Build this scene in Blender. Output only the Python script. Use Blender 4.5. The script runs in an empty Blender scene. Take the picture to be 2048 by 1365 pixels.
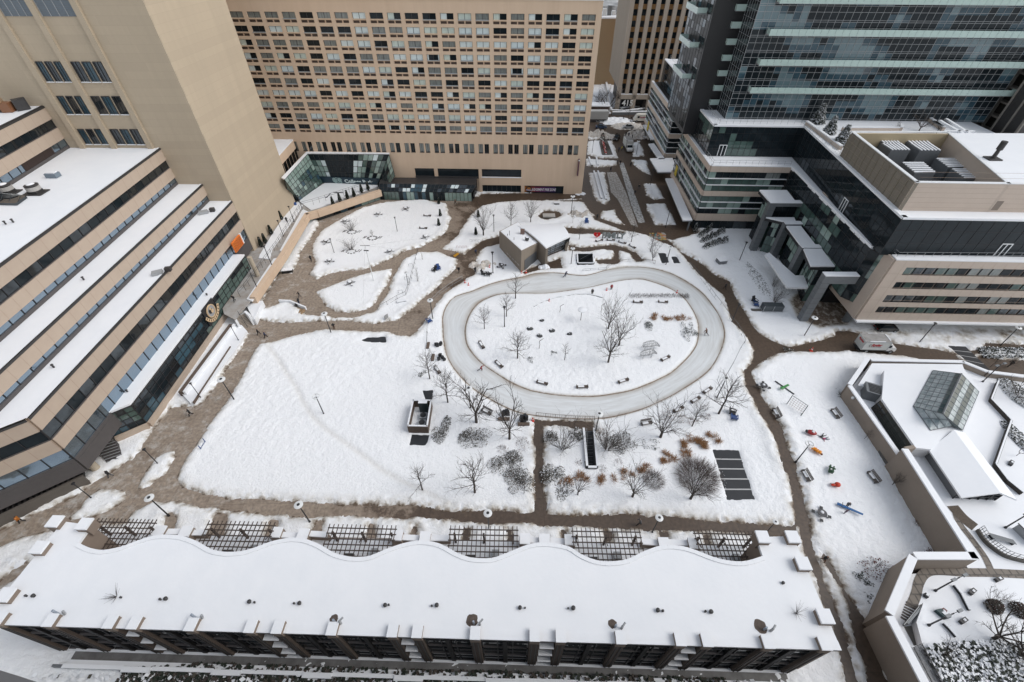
import bpy, bmesh, math, random
import numpy as np
from mathutils import Vector, Matrix
S = bpy.context.scene
COL = S.collection
# ---------------------------------------------------------------- camera, sky, sun, exposure
H = 60.0
FPX, NADX, NADY, CX, CY = 910.0, 1019.6, 1646.6, 1024.0, 682.5
_dn = Vector((NADX - CX, NADY - CY, FPX)).normalized()
_up = -_dn
_f = Vector((0, 0, 1)); _Y = (_f - _f.dot(_up) * _up).normalized(); _X = _Y.cross(_up)
_X = Vector((_Y.y*_up.z-_Y.z*_up.y, _Y.z*_up.x-_Y.x*_up.z, _Y.x*_up.y-_Y.y*_up.x))
cam = bpy.data.objects.new('camera', bpy.data.cameras.new('camera'))
COL.objects.link(cam); S.camera = cam
cam.data.sensor_width = 36.0; cam.data.lens = FPX / 2048 * 36.0
cam.data.clip_start = 0.5; cam.data.clip_end = 3000
def _w(v): return Vector((_X.dot(v), _Y.dot(v), _up.dot(v)))
_r, _u, _b = _w(Vector((1,0,0))), _w(Vector((0,-1,0))), _w(Vector((0,0,-1)))
cam.matrix_world = Matrix(((_r.x,_u.x,_b.x,0),(_r.y,_u.y,_b.y,0),(_r.z,_u.z,_b.z,H),(0,0,0,1)))
W = bpy.data.worlds.new('World'); S.world = W; W.use_nodes = True
nt = W.node_tree; bg = nt.nodes['Background']
sky = nt.nodes.new('ShaderNodeTexSky'); sky.sky_type = 'NISHITA'; sky.sun_disc = False
SUN_EL, SUN_AZ = math.radians(47), math.radians(97)     # azimuth clockwise from +Y
sky.sun_elevation = SUN_EL; sky.sun_rotation = SUN_AZ
sky.air_density = 1.6; sky.dust_density = 2.0; sky.ozone_density = 1.0
hs = nt.nodes.new('ShaderNodeHueSaturation'); hs.inputs['Saturation'].default_value = 0.40
nt.links.new(sky.outputs[0], hs.inputs['Color']); nt.links.new(hs.outputs[0], bg.inputs[0])
bg.inputs[1].default_value = 0.15
sun = bpy.data.objects.new('sun', bpy.data.lights.new('sun', 'SUN')); COL.objects.link(sun)
sun.data.energy = 0.9; sun.data.angle = math.radians(34); sun.data.color = (1.0, 0.985, 0.965)
_sd = Vector((math.sin(SUN_AZ)*math.cos(SUN_EL), math.cos(SUN_AZ)*math.cos(SUN_EL), math.sin(SUN_EL)))
sun.rotation_euler = _sd.to_track_quat('Z', 'Y').to_euler()
S.view_settings.view_transform = 'Standard'; S.view_settings.look = 'None'
S.view_settings.gamma = 1.0; S.view_settings.exposure = 0.32
S.render.engine = 'CYCLES'
# ---------------------------------------------------------------- surveying helpers: a sight line through the photograph meets a level or a wall
def ray(px, py):
    return _w(Vector((px - CX, py - CY, FPX)))
def P(px, py, z=0.0):
    d = ray(px, py); t = (z - H) / d.z
    return Vector((d.x*t, d.y*t, z))
def onplane(px, py, p0, n):
    d = ray(px, py); o = Vector((0,0,H)); t = (Vector(p0) - o).dot(n) / d.dot(n)
    return o + d*t
def onY(px, py, Y): return onplane(px, py, (0, Y, 0), Vector((0,1,0)))
def hgt(b, t, zb=0.0):
    p = P(b[0], b[1], zb); d = ray(*t)
    return H + d.z * math.hypot(p.x, p.y) / math.hypot(d.x, d.y)
TH = math.radians(-1.4)
U = Vector((math.cos(TH), math.sin(TH), 0)); V = Vector((-math.sin(TH), math.cos(TH), 0)); ZZ = Vector((0,0,1))
rnd = random.Random(7)
# ---------------------------------------------------------------- materials
_M = {}
def mat(name, col, rough=0.75, metal=0.0, noise=None, bump=None, streak=False, spec=0.5, coat=0.0, brick=None, alpha=None):
    """noise=(scale, amount, other colour); bump=(scale, strength); brick=(w,h,mortar colour, mortar size)"""
    if name in _M: return _M[name]
    m = bpy.data.materials.new(name); m.use_nodes = True; n = m.node_tree.nodes; l = m.node_tree.links
    b = n['Principled BSDF']; b.inputs['Base Color'].default_value = (*col, 1)
    b.inputs['Roughness'].default_value = rough; b.inputs['Metallic'].default_value = metal
    b.inputs['Specular IOR Level'].default_value = spec; b.inputs['Coat Weight'].default_value = coat
    b.inputs['Coat Roughness'].default_value = 0.03
    tc = n.new('ShaderNodeTexCoord'); src = None
    if brick:
        bt = n.new('ShaderNodeTexBrick'); bt.inputs['Color1'].default_value = (*col, 1)
        bt.inputs['Color2'].default_value = (*[c*0.93 for c in col], 1); bt.inputs['Mortar'].default_value = (*brick[2], 1)
        bt.inputs['Scale'].default_value = 1.0; bt.inputs['Brick Width'].default_value = brick[0]; bt.inputs['Row Height'].default_value = brick[1]
        bt.inputs['Mortar Size'].default_value = brick[3]; bt.offset = brick[4] if len(brick) > 4 else 0.0
        mp0 = n.new('ShaderNodeMapping'); l.new(tc.outputs['Object'], mp0.inputs[0])
        if len(brick) > 5: mp0.inputs['Rotation'].default_value = brick[5]
        l.new(mp0.outputs[0], bt.inputs['Vector']); src = bt.outputs['Color']; l.new(src, b.inputs['Base Color'])
    if noise:
        nz = n.new('ShaderNodeTexNoise'); nz.inputs['Scale'].default_value = noise[0]; nz.inputs['Detail'].default_value = 6
        nz.inputs['Roughness'].default_value = 0.65
        mp = n.new('ShaderNodeMapping'); l.new(tc.outputs['Object'], mp.inputs[0]); l.new(mp.outputs[0], nz.inputs['Vector'])
        if streak: mp.inputs['Scale'].default_value = (1, 1, 0.08)
        cr = n.new('ShaderNodeMapRange'); cr.inputs[1].default_value = 0.35; cr.inputs[2].default_value = 0.7
        cr.inputs[3].default_value = 0; cr.inputs[4].default_value = noise[1]; l.new(nz.outputs[0], cr.inputs[0])
        mx = n.new('ShaderNodeMix'); mx.data_type = 'RGBA'; l.new(cr.outputs[0], mx.inputs[0])
        mx.inputs[6].default_value = (*col, 1); mx.inputs[7].default_value = (*noise[2], 1)
        if src: l.new(src, mx.inputs[6])
        l.new(mx.outputs[2], b.inputs['Base Color'])
    if bump:
        bn = n.new('ShaderNodeTexNoise'); bn.inputs['Scale'].default_value = bump[0]; bn.inputs['Detail'].default_value = 5
        l.new(tc.outputs['Object'], bn.inputs['Vector'])
        bp = n.new('ShaderNodeBump'); bp.inputs['Strength'].default_value = bump[1]; bp.inputs['Distance'].default_value = 0.1
        l.new(bn.outputs[0], bp.inputs['Height']); l.new(bp.outputs[0], b.inputs['Normal'])
    _M[name] = m
    return m
SNOW = mat('roof_snow', (0.80, 0.81, 0.83), 0.6, noise=(0.22, 0.6, (0.73, 0.75, 0.78)), bump=(0.9, 0.35), spec=0.3)
BEIGE = mat('tan_precast', (0.62, 0.47, 0.345), 0.85, noise=(0.5, 0.6, (0.53, 0.39, 0.28)), streak=True)
CONC = mat('sand_concrete', (0.47, 0.385, 0.285), 0.9, noise=(0.5, 0.55, (0.40, 0.33, 0.245)), bump=(1.5, 0.3), streak=True, brick=(9.0, 1.35, (0.40, 0.33, 0.245), 0.02, 0.5, (1.5708, 0, 0)))
PANEL = mat('beige_panel', (0.46, 0.37, 0.295), 0.8, noise=(0.6, 0.5, (0.40, 0.315, 0.25)))
JOINT = mat('panel_joint_tan', (0.36, 0.27, 0.21), 0.85)
PINK = mat('pink_stone_panel', (0.52, 0.43, 0.36), 0.7, noise=(0.8, 0.5, (0.45, 0.37, 0.31)))
DARKM = mat('dark_bronze_metal', (0.035, 0.033, 0.034), 0.5, noise=(2, 0.5, (0.06, 0.055, 0.052)))
FASCIA = mat('charcoal_fascia', (0.075, 0.068, 0.068), 0.6, noise=(1, 0.5, (0.10, 0.09, 0.088)))
BLACK = mat('black_metal', (0.018, 0.018, 0.02), 0.45)
GREYM = mat('grey_metal_cladding', (0.17, 0.18, 0.19), 0.5, metal=0.3, noise=(1.2, 0.5, (0.13, 0.14, 0.15)))
LGREY = mat('light_grey_metal', (0.36, 0.37, 0.38), 0.5, metal=0.2, noise=(2, 0.4, (0.30, 0.31, 0.32)))
WHITEM = mat('white_painted_metal', (0.75, 0.76, 0.77), 0.45)
GBLUE = mat('blue_mirror_glass', (0.27, 0.345, 0.415), 0.06, metal=0.85, noise=(0.6, 0.35, (0.20, 0.265, 0.33)))
GDARK = mat('dark_glass', (0.010, 0.014, 0.017), 0.03, spec=0.22, noise=(0.35, 0.6, (0.022, 0.032, 0.038)))
GREFL = mat('dark_reflective_glass', (0.10, 0.115, 0.125), 0.05, metal=0.8, noise=(0.45, 0.8, (0.05, 0.055, 0.06)))
GGREEN = mat('green_glass', (0.05, 0.085, 0.075), 0.04, spec=0.9, noise=(0.3, 0.7, (0.11, 0.17, 0.15)))
GPALE = mat('pale_green_glass', (0.22, 0.31, 0.275), 0.06, spec=0.8, noise=(0.5, 0.7, (0.36, 0.44, 0.40)))
GTEAL = mat('teal_glass', (0.03, 0.06, 0.08), 0.04, spec=0.4, noise=(0.5, 0.7, (0.065, 0.125, 0.16)))
CURT = mat('pale_curtain_behind_glass', (0.60, 0.68, 0.62), 0.5, coat=0.8, noise=(3.0, 0.6, (0.42, 0.49, 0.45)), streak=True)
CURT2 = mat('white_curtain_behind_glass', (0.68, 0.77, 0.78), 0.5, coat=0.8, noise=(4.0, 0.5, (0.52, 0.60, 0.61)), streak=True)
CURTD = mat('grey_sheer_behind_glass', (0.13, 0.14, 0.135), 0.4, coat=0.8, noise=(6.0, 0.8, (0.30, 0.33, 0.31)), streak=True)
BALC = mat('frosted_green_balustrade_glass', (0.46, 0.58, 0.54), 0.15, noise=(1.0, 0.4, (0.36, 0.47, 0.44)))
WOOD = mat('weathered_wood', (0.13, 0.095, 0.075), 0.8, noise=(3, 0.6, (0.08, 0.058, 0.045)), streak=True)
PERG = mat('dark_pergola_timber', (0.055, 0.04, 0.032), 0.75, noise=(4, 0.5, (0.085, 0.06, 0.048)))
TAUPE = mat('taupe_stucco', (0.235, 0.185, 0.15), 0.9, noise=(0.7, 0.5, (0.19, 0.15, 0.12)))
BRICKG = mat('taupe_brick', (0.27, 0.225, 0.185), 0.9, noise=(0.5, 0.5, (0.22, 0.18, 0.15)), bump=(6, 0.2))
DBASE = mat('dark_stone_base', (0.115, 0.108, 0.098), 0.85, noise=(2, 0.5, (0.085, 0.08, 0.072)))
BARK = mat('bark', (0.058, 0.047, 0.04), 0.9, noise=(6, 0.5, (0.075, 0.06, 0.05)))
BARKL = mat('grey_bark', (0.085, 0.068, 0.058), 0.9, noise=(6, 0.5, (0.12, 0.10, 0.085)))
TWIGR = mat('reddish_twig', (0.085, 0.05, 0.042), 0.9)
LEAFD = mat('dark_evergreen_leaf', (0.014, 0.02, 0.013), 0.7, noise=(5, 0.6, (0.03, 0.038, 0.022)))
LEAFO = mat('dull_olive_leaf', (0.07, 0.062, 0.045), 0.8, noise=(5, 0.6, (0.08, 0.068, 0.052)))
GRASS = mat('tawny_dry_grass', (0.24, 0.115, 0.045), 0.85, noise=(4, 0.6, (0.33, 0.19, 0.09)))
ROCK = mat('boulder_stone', (0.05, 0.052, 0.053), 0.85, noise=(4, 0.6, (0.11, 0.112, 0.113)), bump=(5, 0.5))
MATB = mat('black_rubber_mat', (0.016, 0.018, 0.022), 0.6, noise=(1.0, 0.5, (0.028, 0.030, 0.034)))
LAMPW = mat('white_lamp_shade', (0.68, 0.69, 0.69), 0.4)
def plain(n, c, r=0.5): return mat(n, c, r, noise=(3, 0.3, tuple(x*0.75 for x in c)))
# ---------------------------------------------------------------- mesh builder
class MB:
    def __init__(s): s.v=[]; s.f=[]; s.m=[]; s.mats=[]
    def mi(s, m):
        if m not in s.mats: s.mats.append(m)
        return s.mats.index(m)
    def poly(s, pts, m):
        b=len(s.v); s.v += [tuple(p) for p in pts]; s.f.append(tuple(range(b,b+len(pts)))); s.m.append(s.mi(m))
    def hexa(s, p, m):
        b=len(s.v); s.v += [tuple(q) for q in p]; k=s.mi(m)
        for f in ((0,3,2,1),(4,5,6,7),(0,1,5,4),(1,2,6,5),(2,3,7,6),(3,0,4,7)):
            s.f.append(tuple(b+i for i in f)); s.m.append(k)
    def box(s, c, sx, sy, z0, z1, m, rz=0.0):
        ca,sa=math.cos(rz),math.sin(rz)
        q=[(c[0]+x*ca-y*sa, c[1]+x*sa+y*ca) for x,y in ((-sx/2,-sy/2),(sx/2,-sy/2),(sx/2,sy/2),(-sx/2,sy/2))]
        s.hexa([(a,b,z0) for a,b in q]+[(a,b,z1) for a,b in q], m)
    def wall(s, A, B, z0, z1, t0, t1, m):
        """slab along A->B, between offsets t0<t1 to the right-hand side of the walk A->B"""
        A,B=Vector((A[0],A[1],0)),Vector((B[0],B[1],0)); d=(B-A).normalized(); n=Vector((d.y,-d.x,0))
        q=[A+n*t1, B+n*t1, B+n*t0, A+n*t0]
        s.hexa([(p.x,p.y,z0) for p in q]+[(p.x,p.y,z1) for p in q], m)
    def prism(s, pl, z0, z1, m, mt=None, side=True):
        pl=[(p[0],p[1]) for p in pl]
        a=sum(pl[i][0]*pl[(i+1)%len(pl)][1]-pl[(i+1)%len(pl)][0]*pl[i][1] for i in range(len(pl)))
        if a<0: pl=pl[::-1]
        n=len(pl); b=len(s.v); s.v += [(x,y,z0) for x,y in pl]+[(x,y,z1) for x,y in pl]
        k=s.mi(m); kt=s.mi(mt or m)
        s.f.append(tuple(range(b+n-1,b-1,-1))); s.m.append(k); s.f.append(tuple(range(b+n,b+2*n))); s.m.append(kt)
        if side:
            for i in range(n):
                j=(i+1)%n; s.f.append((b+i,b+j,b+n+j,b+n+i)); s.m.append(k)
    def tube(s, p0, p1, r0, r1, m, n=6, cap=True):
        p0,p1=Vector(p0),Vector(p1); d=(p1-p0); 
        if d.length<1e-6: return
        d.normalize(); a=d.orthogonal().normalized(); c=d.cross(a); b=len(s.v); k=s.mi(m)
        for p,r in ((p0,r0),(p1,r1)):
            for i in range(n):
                t=2*math.pi*i/n; q=p+(a*math.cos(t)+c*math.sin(t))*r; s.v.append((q.x,q.y,q.z))
        for i in range(n):
            j=(i+1)%n; s.f.append((b+i,b+j,b+n+j,b+n+i)); s.m.append(k)
        if cap:
            s.f.append(tuple(range(b+n-1,b-1,-1))); s.m.append(k); s.f.append(tuple(range(b+n,b+2*n))); s.m.append(k)
    def path(s, pts, r, m, n=5):
        for a,b in zip(pts,pts[1:]): s.tube(a,b,r,r,m,n)
    def lathe(s, c, prof, m, n=14, sx=1, sy=1):
        b=len(s.v); k=s.mi(m)
        for r,z in prof:
            for i in range(n):
                t=2*math.pi*i/n; s.v.append((c[0]+r*sx*math.cos(t), c[1]+r*sy*math.sin(t), c[2]+z))
        for j in range(len(prof)-1):
            for i in range(n):
                i2=(i+1)%n; s.f.append((b+j*n+i,b+j*n+i2,b+(j+1)*n+i2,b+(j+1)*n+i)); s.m.append(k)
        s.f.append(tuple(range(b+n-1,b-1,-1))); s.m.append(k)
        e=b+(len(prof)-1)*n; s.f.append(tuple(range(e,e+n))); s.m.append(k)
    def blob(s, c, r, m, rg, sx=1, sy=1, sz=1, nu=8, nv=5, j=0.18):
        prof=[]; b=len(s.v); k=s.mi(m)
        for a in range(nv+1):
            ph=math.pi*(a/nv-0.5)
            for i in range(nu):
                t=2*math.pi*i/nu; q=r*(1+rg.uniform(-j,j))
                s.v.append((c[0]+sx*q*math.cos(ph)*math.cos(t), c[1]+sy*q*math.cos(ph)*math.sin(t), c[2]+sz*q*math.sin(ph)))
        for a in range(nv):
            for i in range(nu):
                i2=(i+1)%nu; s.f.append((b+a*nu+i,b+a*nu+i2,b+(a+1)*nu+i2,b+(a+1)*nu+i)); s.m.append(k)
    def mesh(s, name, off=(0,0,0), smooth=False):
        me=bpy.data.meshes.new(name)
        if s.v:
            a=np.array(s.v,dtype=float)-np.array(off); me.from_pydata(a.tolist(),[],s.f)
        for m in s.mats: me.materials.append(m)
        me.polygons.foreach_set('material_index', s.m)
        if smooth: me.polygons.foreach_set('use_smooth',[True]*len(s.f))
        me.update(); return me
    def build(s, name, parent=None, off=None, smooth=False):
        if off is None: off = wloc(parent) if parent else (0,0,0)
        o=bpy.data.objects.new(name, s.mesh(name,off,smooth)); COL.objects.link(o)
        if parent: o.parent=parent
        return o
def wloc(o):
    v=Vector((0,0,0))
    while o: v=v+o.location; o=o.parent
    return v
def tag(o, label, cat, group=None, kind=None):
    if label: o['label']=label
    if cat: o['category']=cat
    if group: o['group']=group
    if kind: o['kind']=kind
    return o
def thing(name, label, cat, loc=(0,0,0), group=None, rz=0.0):
    o=bpy.data.objects.new(name,None); o.empty_display_size=0.3; COL.objects.link(o)
    o.location=loc; o.rotation_euler=(0,0,rz); return tag(o,label,cat,group)
def dup(root, loc, rz=0.0, label=None, scale=1.0, group=None):
    r=root.copy(); COL.objects.link(r); r.location=loc; r.rotation_euler=(0,0,rz)
    r.scale=(scale,scale,scale) if not hasattr(scale,'__len__') else scale
    if label: r['label']=label
    if group: r['group']=group
    for ch in list(root.children):
        c=ch.copy(); COL.objects.link(c); c.parent=r
        for g in list(ch.children):
            d=g.copy(); COL.objects.link(d); d.parent=c
    return r
def proto_place(proto, used, loc, rz, label, scale=1.0):
    """first call moves the prototype itself, later calls copy it"""
    if id(proto) not in used:
        used.add(id(proto)); proto.location=loc; proto.rotation_euler=(0,0,rz)
        proto.scale=(scale,scale,scale) if not hasattr(scale,'__len__') else scale
        proto['label']=label; return proto
    return dup(proto, loc, rz, label, scale)
USED=set()
def text_mesh(txt, size, m, depth=0.03, parent=None, name='lettering', M=None, shear=0.0, bold=0.0):
    cu=bpy.data.curves.new('t','FONT'); cu.body=txt; cu.size=size; cu.extrude=depth; cu.align_x='CENTER'; cu.align_y='CENTER'; cu.shear=shear; cu.offset=bold; cu.resolution_u=3
    o=bpy.data.objects.new('t',cu); COL.objects.link(o); dg=bpy.context.evaluated_depsgraph_get()
    me=bpy.data.meshes.new_from_object(o.evaluated_get(dg)); bpy.data.objects.remove(o); bpy.data.curves.remove(cu)
    me.materials.clear(); me.materials.append(m); me.name=name
    if M is not None: me.transform(M)
    q=bpy.data.objects.new(name,me); COL.objects.link(q)
    if parent: me.transform(Matrix.Translation(-wloc(parent))); q.parent=parent
    return q
def frameM(o, xd, yd):
    xd=Vector(xd).normalized(); yd=Vector(yd).normalized(); zd=xd.cross(yd)
    return Matrix(((xd.x,yd.x,zd.x,o[0]),(xd.y,yd.y,zd.y,o[1]),(xd.z,yd.z,zd.z,o[2]),(0,0,0,1)))
def picker(nx, nz, mats, wts, rg, c=3.2):
    """neighbouring panes mostly show the same reflection: smooth random field, cut at the weights"""
    gx_,gz_=int(nx/c)+3,int(nz/c*1.4)+3; G=[[rg.random() for _ in range(gz_)] for _ in range(gx_)]; T=sum(wts); vals=[]
    def f(i,j):
        x,y=i/c,j/c*1.4; a,b=int(x),int(y); u,v=x-a,y-b
        return (G[a][b]*(1-u)+G[a+1][b]*u)*(1-v)+(G[a][b+1]*(1-u)+G[a+1][b+1]*u)*v+rg.uniform(-.09,.09)
    V_={(i,j):f(i,j) for i in range(nx) for j in range(nz)}; o=sorted(V_,key=V_.get); R={}
    for r,k in enumerate(o):
        q=(r+.5)/len(o)*T; n=0
        while n<len(wts)-1 and q>wts[n]: q-=wts[n]; n+=1
        R[k]=mats[n]
    return lambda i,j:R[(i,j)]
def curtain(g, mu, A, B, z0, z1, nx, nz, mats, wts, rg, t=0.05, mw=0.05, mm=None, hz=None):
    """glass panes on wall line A->B with proud mullions; mats picked at random by weight"""
    A,B=Vector((A[0],A[1],0)),Vector((B[0],B[1],0)); d=(B-A)/nx; n=Vector((d.y,-d.x,0)).normalized(); dz=(z1-z0)/nz
    pk=picker(nx,nz,mats,wts,rg)
    for i in range(nx):
        for j in range(nz):
            m=pk(i,j); a=A+d*i; b=a+d; za,zb=z0+dz*j,z0+dz*(j+1)
            e=rg.uniform(-0.004,0.004)
            a2=a+n*e
            g.poly([(a2.x,a2.y,za),(b.x,b.y,za),(b.x,b.y,zb),(a2.x,a2.y,zb)],m)
    for i in range(nx+1):
        c=A+d*i; l=d.normalized()*mw/2
        mu.wall(c-l,c+l,z0,z1,0.0,t,mm)
    for z in (hz if hz is not None else [z0+dz*j for j in range(nz+1)]):
        mu.wall(A,B,z-mw/2,z+mw/2,0.0,t*0.9,mm)
# ---------------------------------------------------------------- ground, paths, snow, rink
def PP(l, z=0.0): return [P(x,y,z) for x,y in l]
PATHS = [  # cleared paving as seen from above, one outline each
 [(-300,1110),(0,1064),(92,1021),(154,993),(182,972),(228,946),(255,926),(284,898),(308,860),(338,817),(372,812),(388,818),(412,803),(446,753),(480,700),(500,670),(480,655),(520,640),(558,646),(575,646),(674,640),(749,648),(794,643),(821,621),(849,594),(869,581),(889,559),(909,541),(919,521),(933,504),(968,482),(1002,472),(1006,486),(973,494),(951,514),(950,530),(948,549),(924,564),(889,587),(869,609),(849,644),(831,664),(819,674),(794,671),(774,664),(674,659),(637,663),(582,671),(520,690),(508,700),(486,743),(455,802),(431,829),(409,866),(388,897),(363,934),(354,958),(358,974),(400,984),(460,998),(560,1004),(700,1011),(860,1016),(925,1022),(1072,1026),(1095,1029),(1250,1033),(1400,1040),(1500,1050),(1560,1050),(1593,1055),(1600,1075),(1555,1072),(1500,1066),(1440,1064),(1330,1060),(1180,1054),(1000,1047),(925,1044),(800,1034),(680,1034),(560,1027),(492,1022),(400,1015),(354,1003),(308,1003),(268,1022),(252,1046),(180,1056),(120,1056),(49,1076),(0,1093),(-300,1160)],
 [(1070,848),(1085,852),(1086,900),(1088,980),(1094,1034),(1071,1034),(1071,940)],
 [(1070,841),(1120,842),(1183,846),(1190,862),(1172,864),(1166,857),(1110,852),(1082,853),(1070,850)],
 [(1507,700),(1499,726),(1488,745),(1492,775),(1510,805),(1535,850),(1560,910),(1580,965),(1593,1030),(1604,1100),(1636,1174),(1668,1254),(1692,1365),(1720,1480),(1745,1480),(1711,1365),(1682,1254),(1655,1174),(1628,1107),(1608,1000),(1590,930),(1560,855),(1527,800),(1509,765),(1506,742),(1530,722),(1565,706)],
 [(1640,1112),(1665,1150),(1690,1198),(1706,1241),(1740,1365),(1770,1480),(1815,1480),(1774,1365),(1734,1253),(1702,1198),(1672,1150),(1648,1110)],
 [(1249,455),(1286,465),(1321,484),(1349,497),(1373,519),(1388,537),(1413,562),(1446,590),(1466,647),(1489,668),(1505,700),(1530,722),(1565,706),(1617,704),(1697,702),(1776,710),(1842,718),(1914,722),(1980,750),(2060,775),(2120,790),(2120,760),(2048,742),(1990,722),(1940,712),(1901,704),(1842,696),(1790,688),(1770,676),(1700,664),(1667,662),(1671,672),(1637,686),(1578,692),(1545,684),(1522,670),(1502,647),(1476,601),(1456,564),(1425,551),(1406,529),(1363,504),(1336,482),(1309,470),(1345,474)],
 [(1168,250),(1335,250),(1352,330),(1388,452),(1396,466),(1345,480),(1300,470),(1240,460),(1189,440),(1172,408),(1164,398),(1158,380)],
 [(745,385),(900,390),(1166,384),(1168,404),(1100,402),(1047,401),(990,406),(965,411),(947,423),(930,445),(915,470),(890,493),(885,498),(919,506),(936,512),(930,522),(919,519),(874,504),(836,507),(806,522),(784,560),(772,589),(752,618),(720,640),(680,640),(650,630),(620,640),(580,600),(515,622),(560,545),(585,549),(598,525),(606,498),(642,447),(625,430),(690,405)],
 [(1127,456),(1189,460),(1249,463),(1249,468),(1190,468),(1127,468)],
 [(1133,488),(1164,496),(1202,492),(1227,491),(1251,496),(1271,506),(1286,522),(1274,524),(1259,508),(1239,502),(1229,501),(1202,499),(1165,504),(1140,500)],
 [(1228,500),(1238,500),(1240,524),(1228,524)], [(1192,521),(1228,519),(1240,524),(1235,530),(1200,529)],
 [(1046,545),(1078,530),(1119,518),(1124,536),(1080,540),(1050,548)],
 [(1078,432),(1084,424),(1098,421),(1116,425),(1121,432),(1112,438),(1095,440),(1082,437)],
 [(-200,1215),(0,1165),(45,1128),(52,1134),(0,1180),(-200,1240)],
 [(336,1026),(344,1026),(352,1036),(346,1064),(330,1064)],[(432,1030),(452,1030),(444,1075),(424,1075)],[(540,1044),(555,1044),(548,1080),(532,1080)],
 [(632,1043),(646,1043),(640,1066),(626,1066)],[(738,1050),(750,1050),(748,1084),(736,1084)],[(824,1050),(836,1052),(834,1072),(822,1072)],[(928,1056),(940,1056),(938,1080),(926,1080)],[(1014,1056),(1026,1057),(1026,1092),(1012,1092)],[(1122,1062),(1132,1062),(1134,1078),(1122,1078)],[(1210,1064),(1222,1064),(1224,1086),(1210,1086)],[(1320,1066),(1336,1066),(1338,1082),(1322,1082)],[(1408,1070),(1420,1070),(1422,1092),(1408,1092)],
 [(1882,720),(1905,712),(1960,700),(1975,690),(2090,690),(2090,742),(2010,735),(1968,720),(1950,745)],
]
ISLES = [  # snow heaps and beds standing inside the paving
 [(891,407),(902,437),(899,455),(881,475),(844,494),(811,504),(774,524),(749,534),(712,542),(662,547),(634,559),(620,549),(630,530),(622,500),(630,480),(649,457),(687,435),(724,417),(774,404),(849,400)],
 [(632,584),(674,566),(724,549),(784,538),(782,550),(772,574),(752,607),(737,620),(709,628),(674,626),(654,613),(644,600)],
 [(808,522),(836,508),(874,505),(919,520),(909,539),(889,557),(869,579),(849,592),(821,619),(794,641),(749,646),(712,642),(625,642),(575,648),(558,648),(562,634),(570,628),(625,632),(674,637),(720,633),(749,623),(774,590)],
 [(640,447),(605,499),(592,527),(585,545),(572,542),(600,497),(625,452)],
 [(357,898),(345,925),(332,948),(295,976),(276,976),(284,955),(308,914),(335,900)],
 [(252,984),(250,998),(234,1011),(191,1030),(150,1042),(136,1038),(150,1024),(172,998),(200,980),(230,976)],
 [(295,869),(286,900),(262,926),(246,910),(240,888)],
 [(1174,283),(1225,282),(1237,317),(1200,318),(1174,310)],[(1172,318),(1235,322),(1236,331),(1195,337),(1172,332)],
 [(1175,346),(1211,345),(1213,366),(1222,400),(1211,411),(1191,403)],[(1265,285),(1280,283),(1290,314),(1265,314)],
 [(1263,320),(1294,323),(1303,351),(1285,345),(1266,331)],[(1288,368),(1312,368),(1330,398),(1309,400),(1291,391)],
 [(1291,408),(1331,407),(1353,450),(1309,452),(1294,420)],[(1203,422),(1230,420),(1236,435),(1254,452),(1231,448),(1199,437)],
 [(1173,266),(1215,268),(1220,279),(1176,281)],[(1265,266),(1296,266),(1296,278),(1268,278)],
 [(780,392),(848,392),(850,397),(776,400)],[(898,393),(944,392),(950,388),(966,386),(955,394),(900,397)],[(1110,400),(1164,397),(1164,400),(1100,403)],
 [(182,964),(228,938),(226,945),(150,986),(0,1062),(-200,1140),(-200,1130),(0,1050)],
 [(1916,712),(1950,706),(1990,700),(2090,702),(2090,722),(2010,722),(1970,714),(1925,722)],
]
RO = [(886,650),(886,636),(891,618),(904,599),(922,590),(943,584),(970,573),(1003,563),(1040,556),(1070,548),(1090,547),(1114,547),(1147,551),(1170,552),(1190,548),(1214,541),(1251,535),(1290,536),(1315,540),(1339,547),(1376,566),(1406,589),(1428,617),(1440,636),(1448,662),(1446,688),(1436,713),(1421,737),(1400,756),(1370,776),(1340,794),(1292,816),(1245,830),(1198,838),(1145,838),(1072,832),(1028,822),(984,801),(948,779),(918,750),(896,717),(888,685)]
RI = [(934,690),(930,668),(932,649),(940,628),(955,609),(973,598),(1000,589),(1040,587),(1080,588),(1114,585),(1150,580),(1180,575),(1214,567),(1240,562),(1264,559),(1289,560),(1326,572),(1350,583),(1366,595),(1380,612),(1391,632),(1397,655),(1395,684),(1386,703),(1370,722),(1344,745),(1320,758),(1292,771),(1262,782),(1233,788),(1200,793),(1174,794),(1140,793),(1106,790),(1080,786),(1057,781),(1022,766),(993,748),(963,727),(943,705)]
def catmull(pts, n):
    out=[]; m=len(pts)
    for i in range(m):
        p0,p1,p2,p3=[Vector(pts[(i+k)%m]) for k in (-1,0,1,2)]
        for j in range(n):
            t=j/n; out.append(0.5*((2*p1)+(p2-p0)*t+(2*p0-5*p1+4*p2-p3)*t*t+(3*p1-p0-3*p2+p3)*t**3))
    return out
rinkC = P(1165,672)
def polar(pts, n):
    q=catmull(PP(pts),6); a=[(math.atan2(p.y-rinkC.y,p.x-rinkC.x),p) for p in q]
    th=np.array([x[0] for x in a]); xs=np.array([x[1].x for x in a]); ys=np.array([x[1].y for x in a]); o=np.argsort(th)
    th,xs,ys=th[o],xs[o],ys[o]; th=np.concatenate([th-2*np.pi,th,th+2*np.pi]); xs=np.tile(xs,3); ys=np.tile(ys,3)
    g=np.linspace(-np.pi,np.pi,n,endpoint=False); return np.stack([np.interp(g,th,xs),np.interp(g,th,ys)],1)
NR=300
ro,ri=polar(RO,NR),polar(RI,NR)
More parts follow.
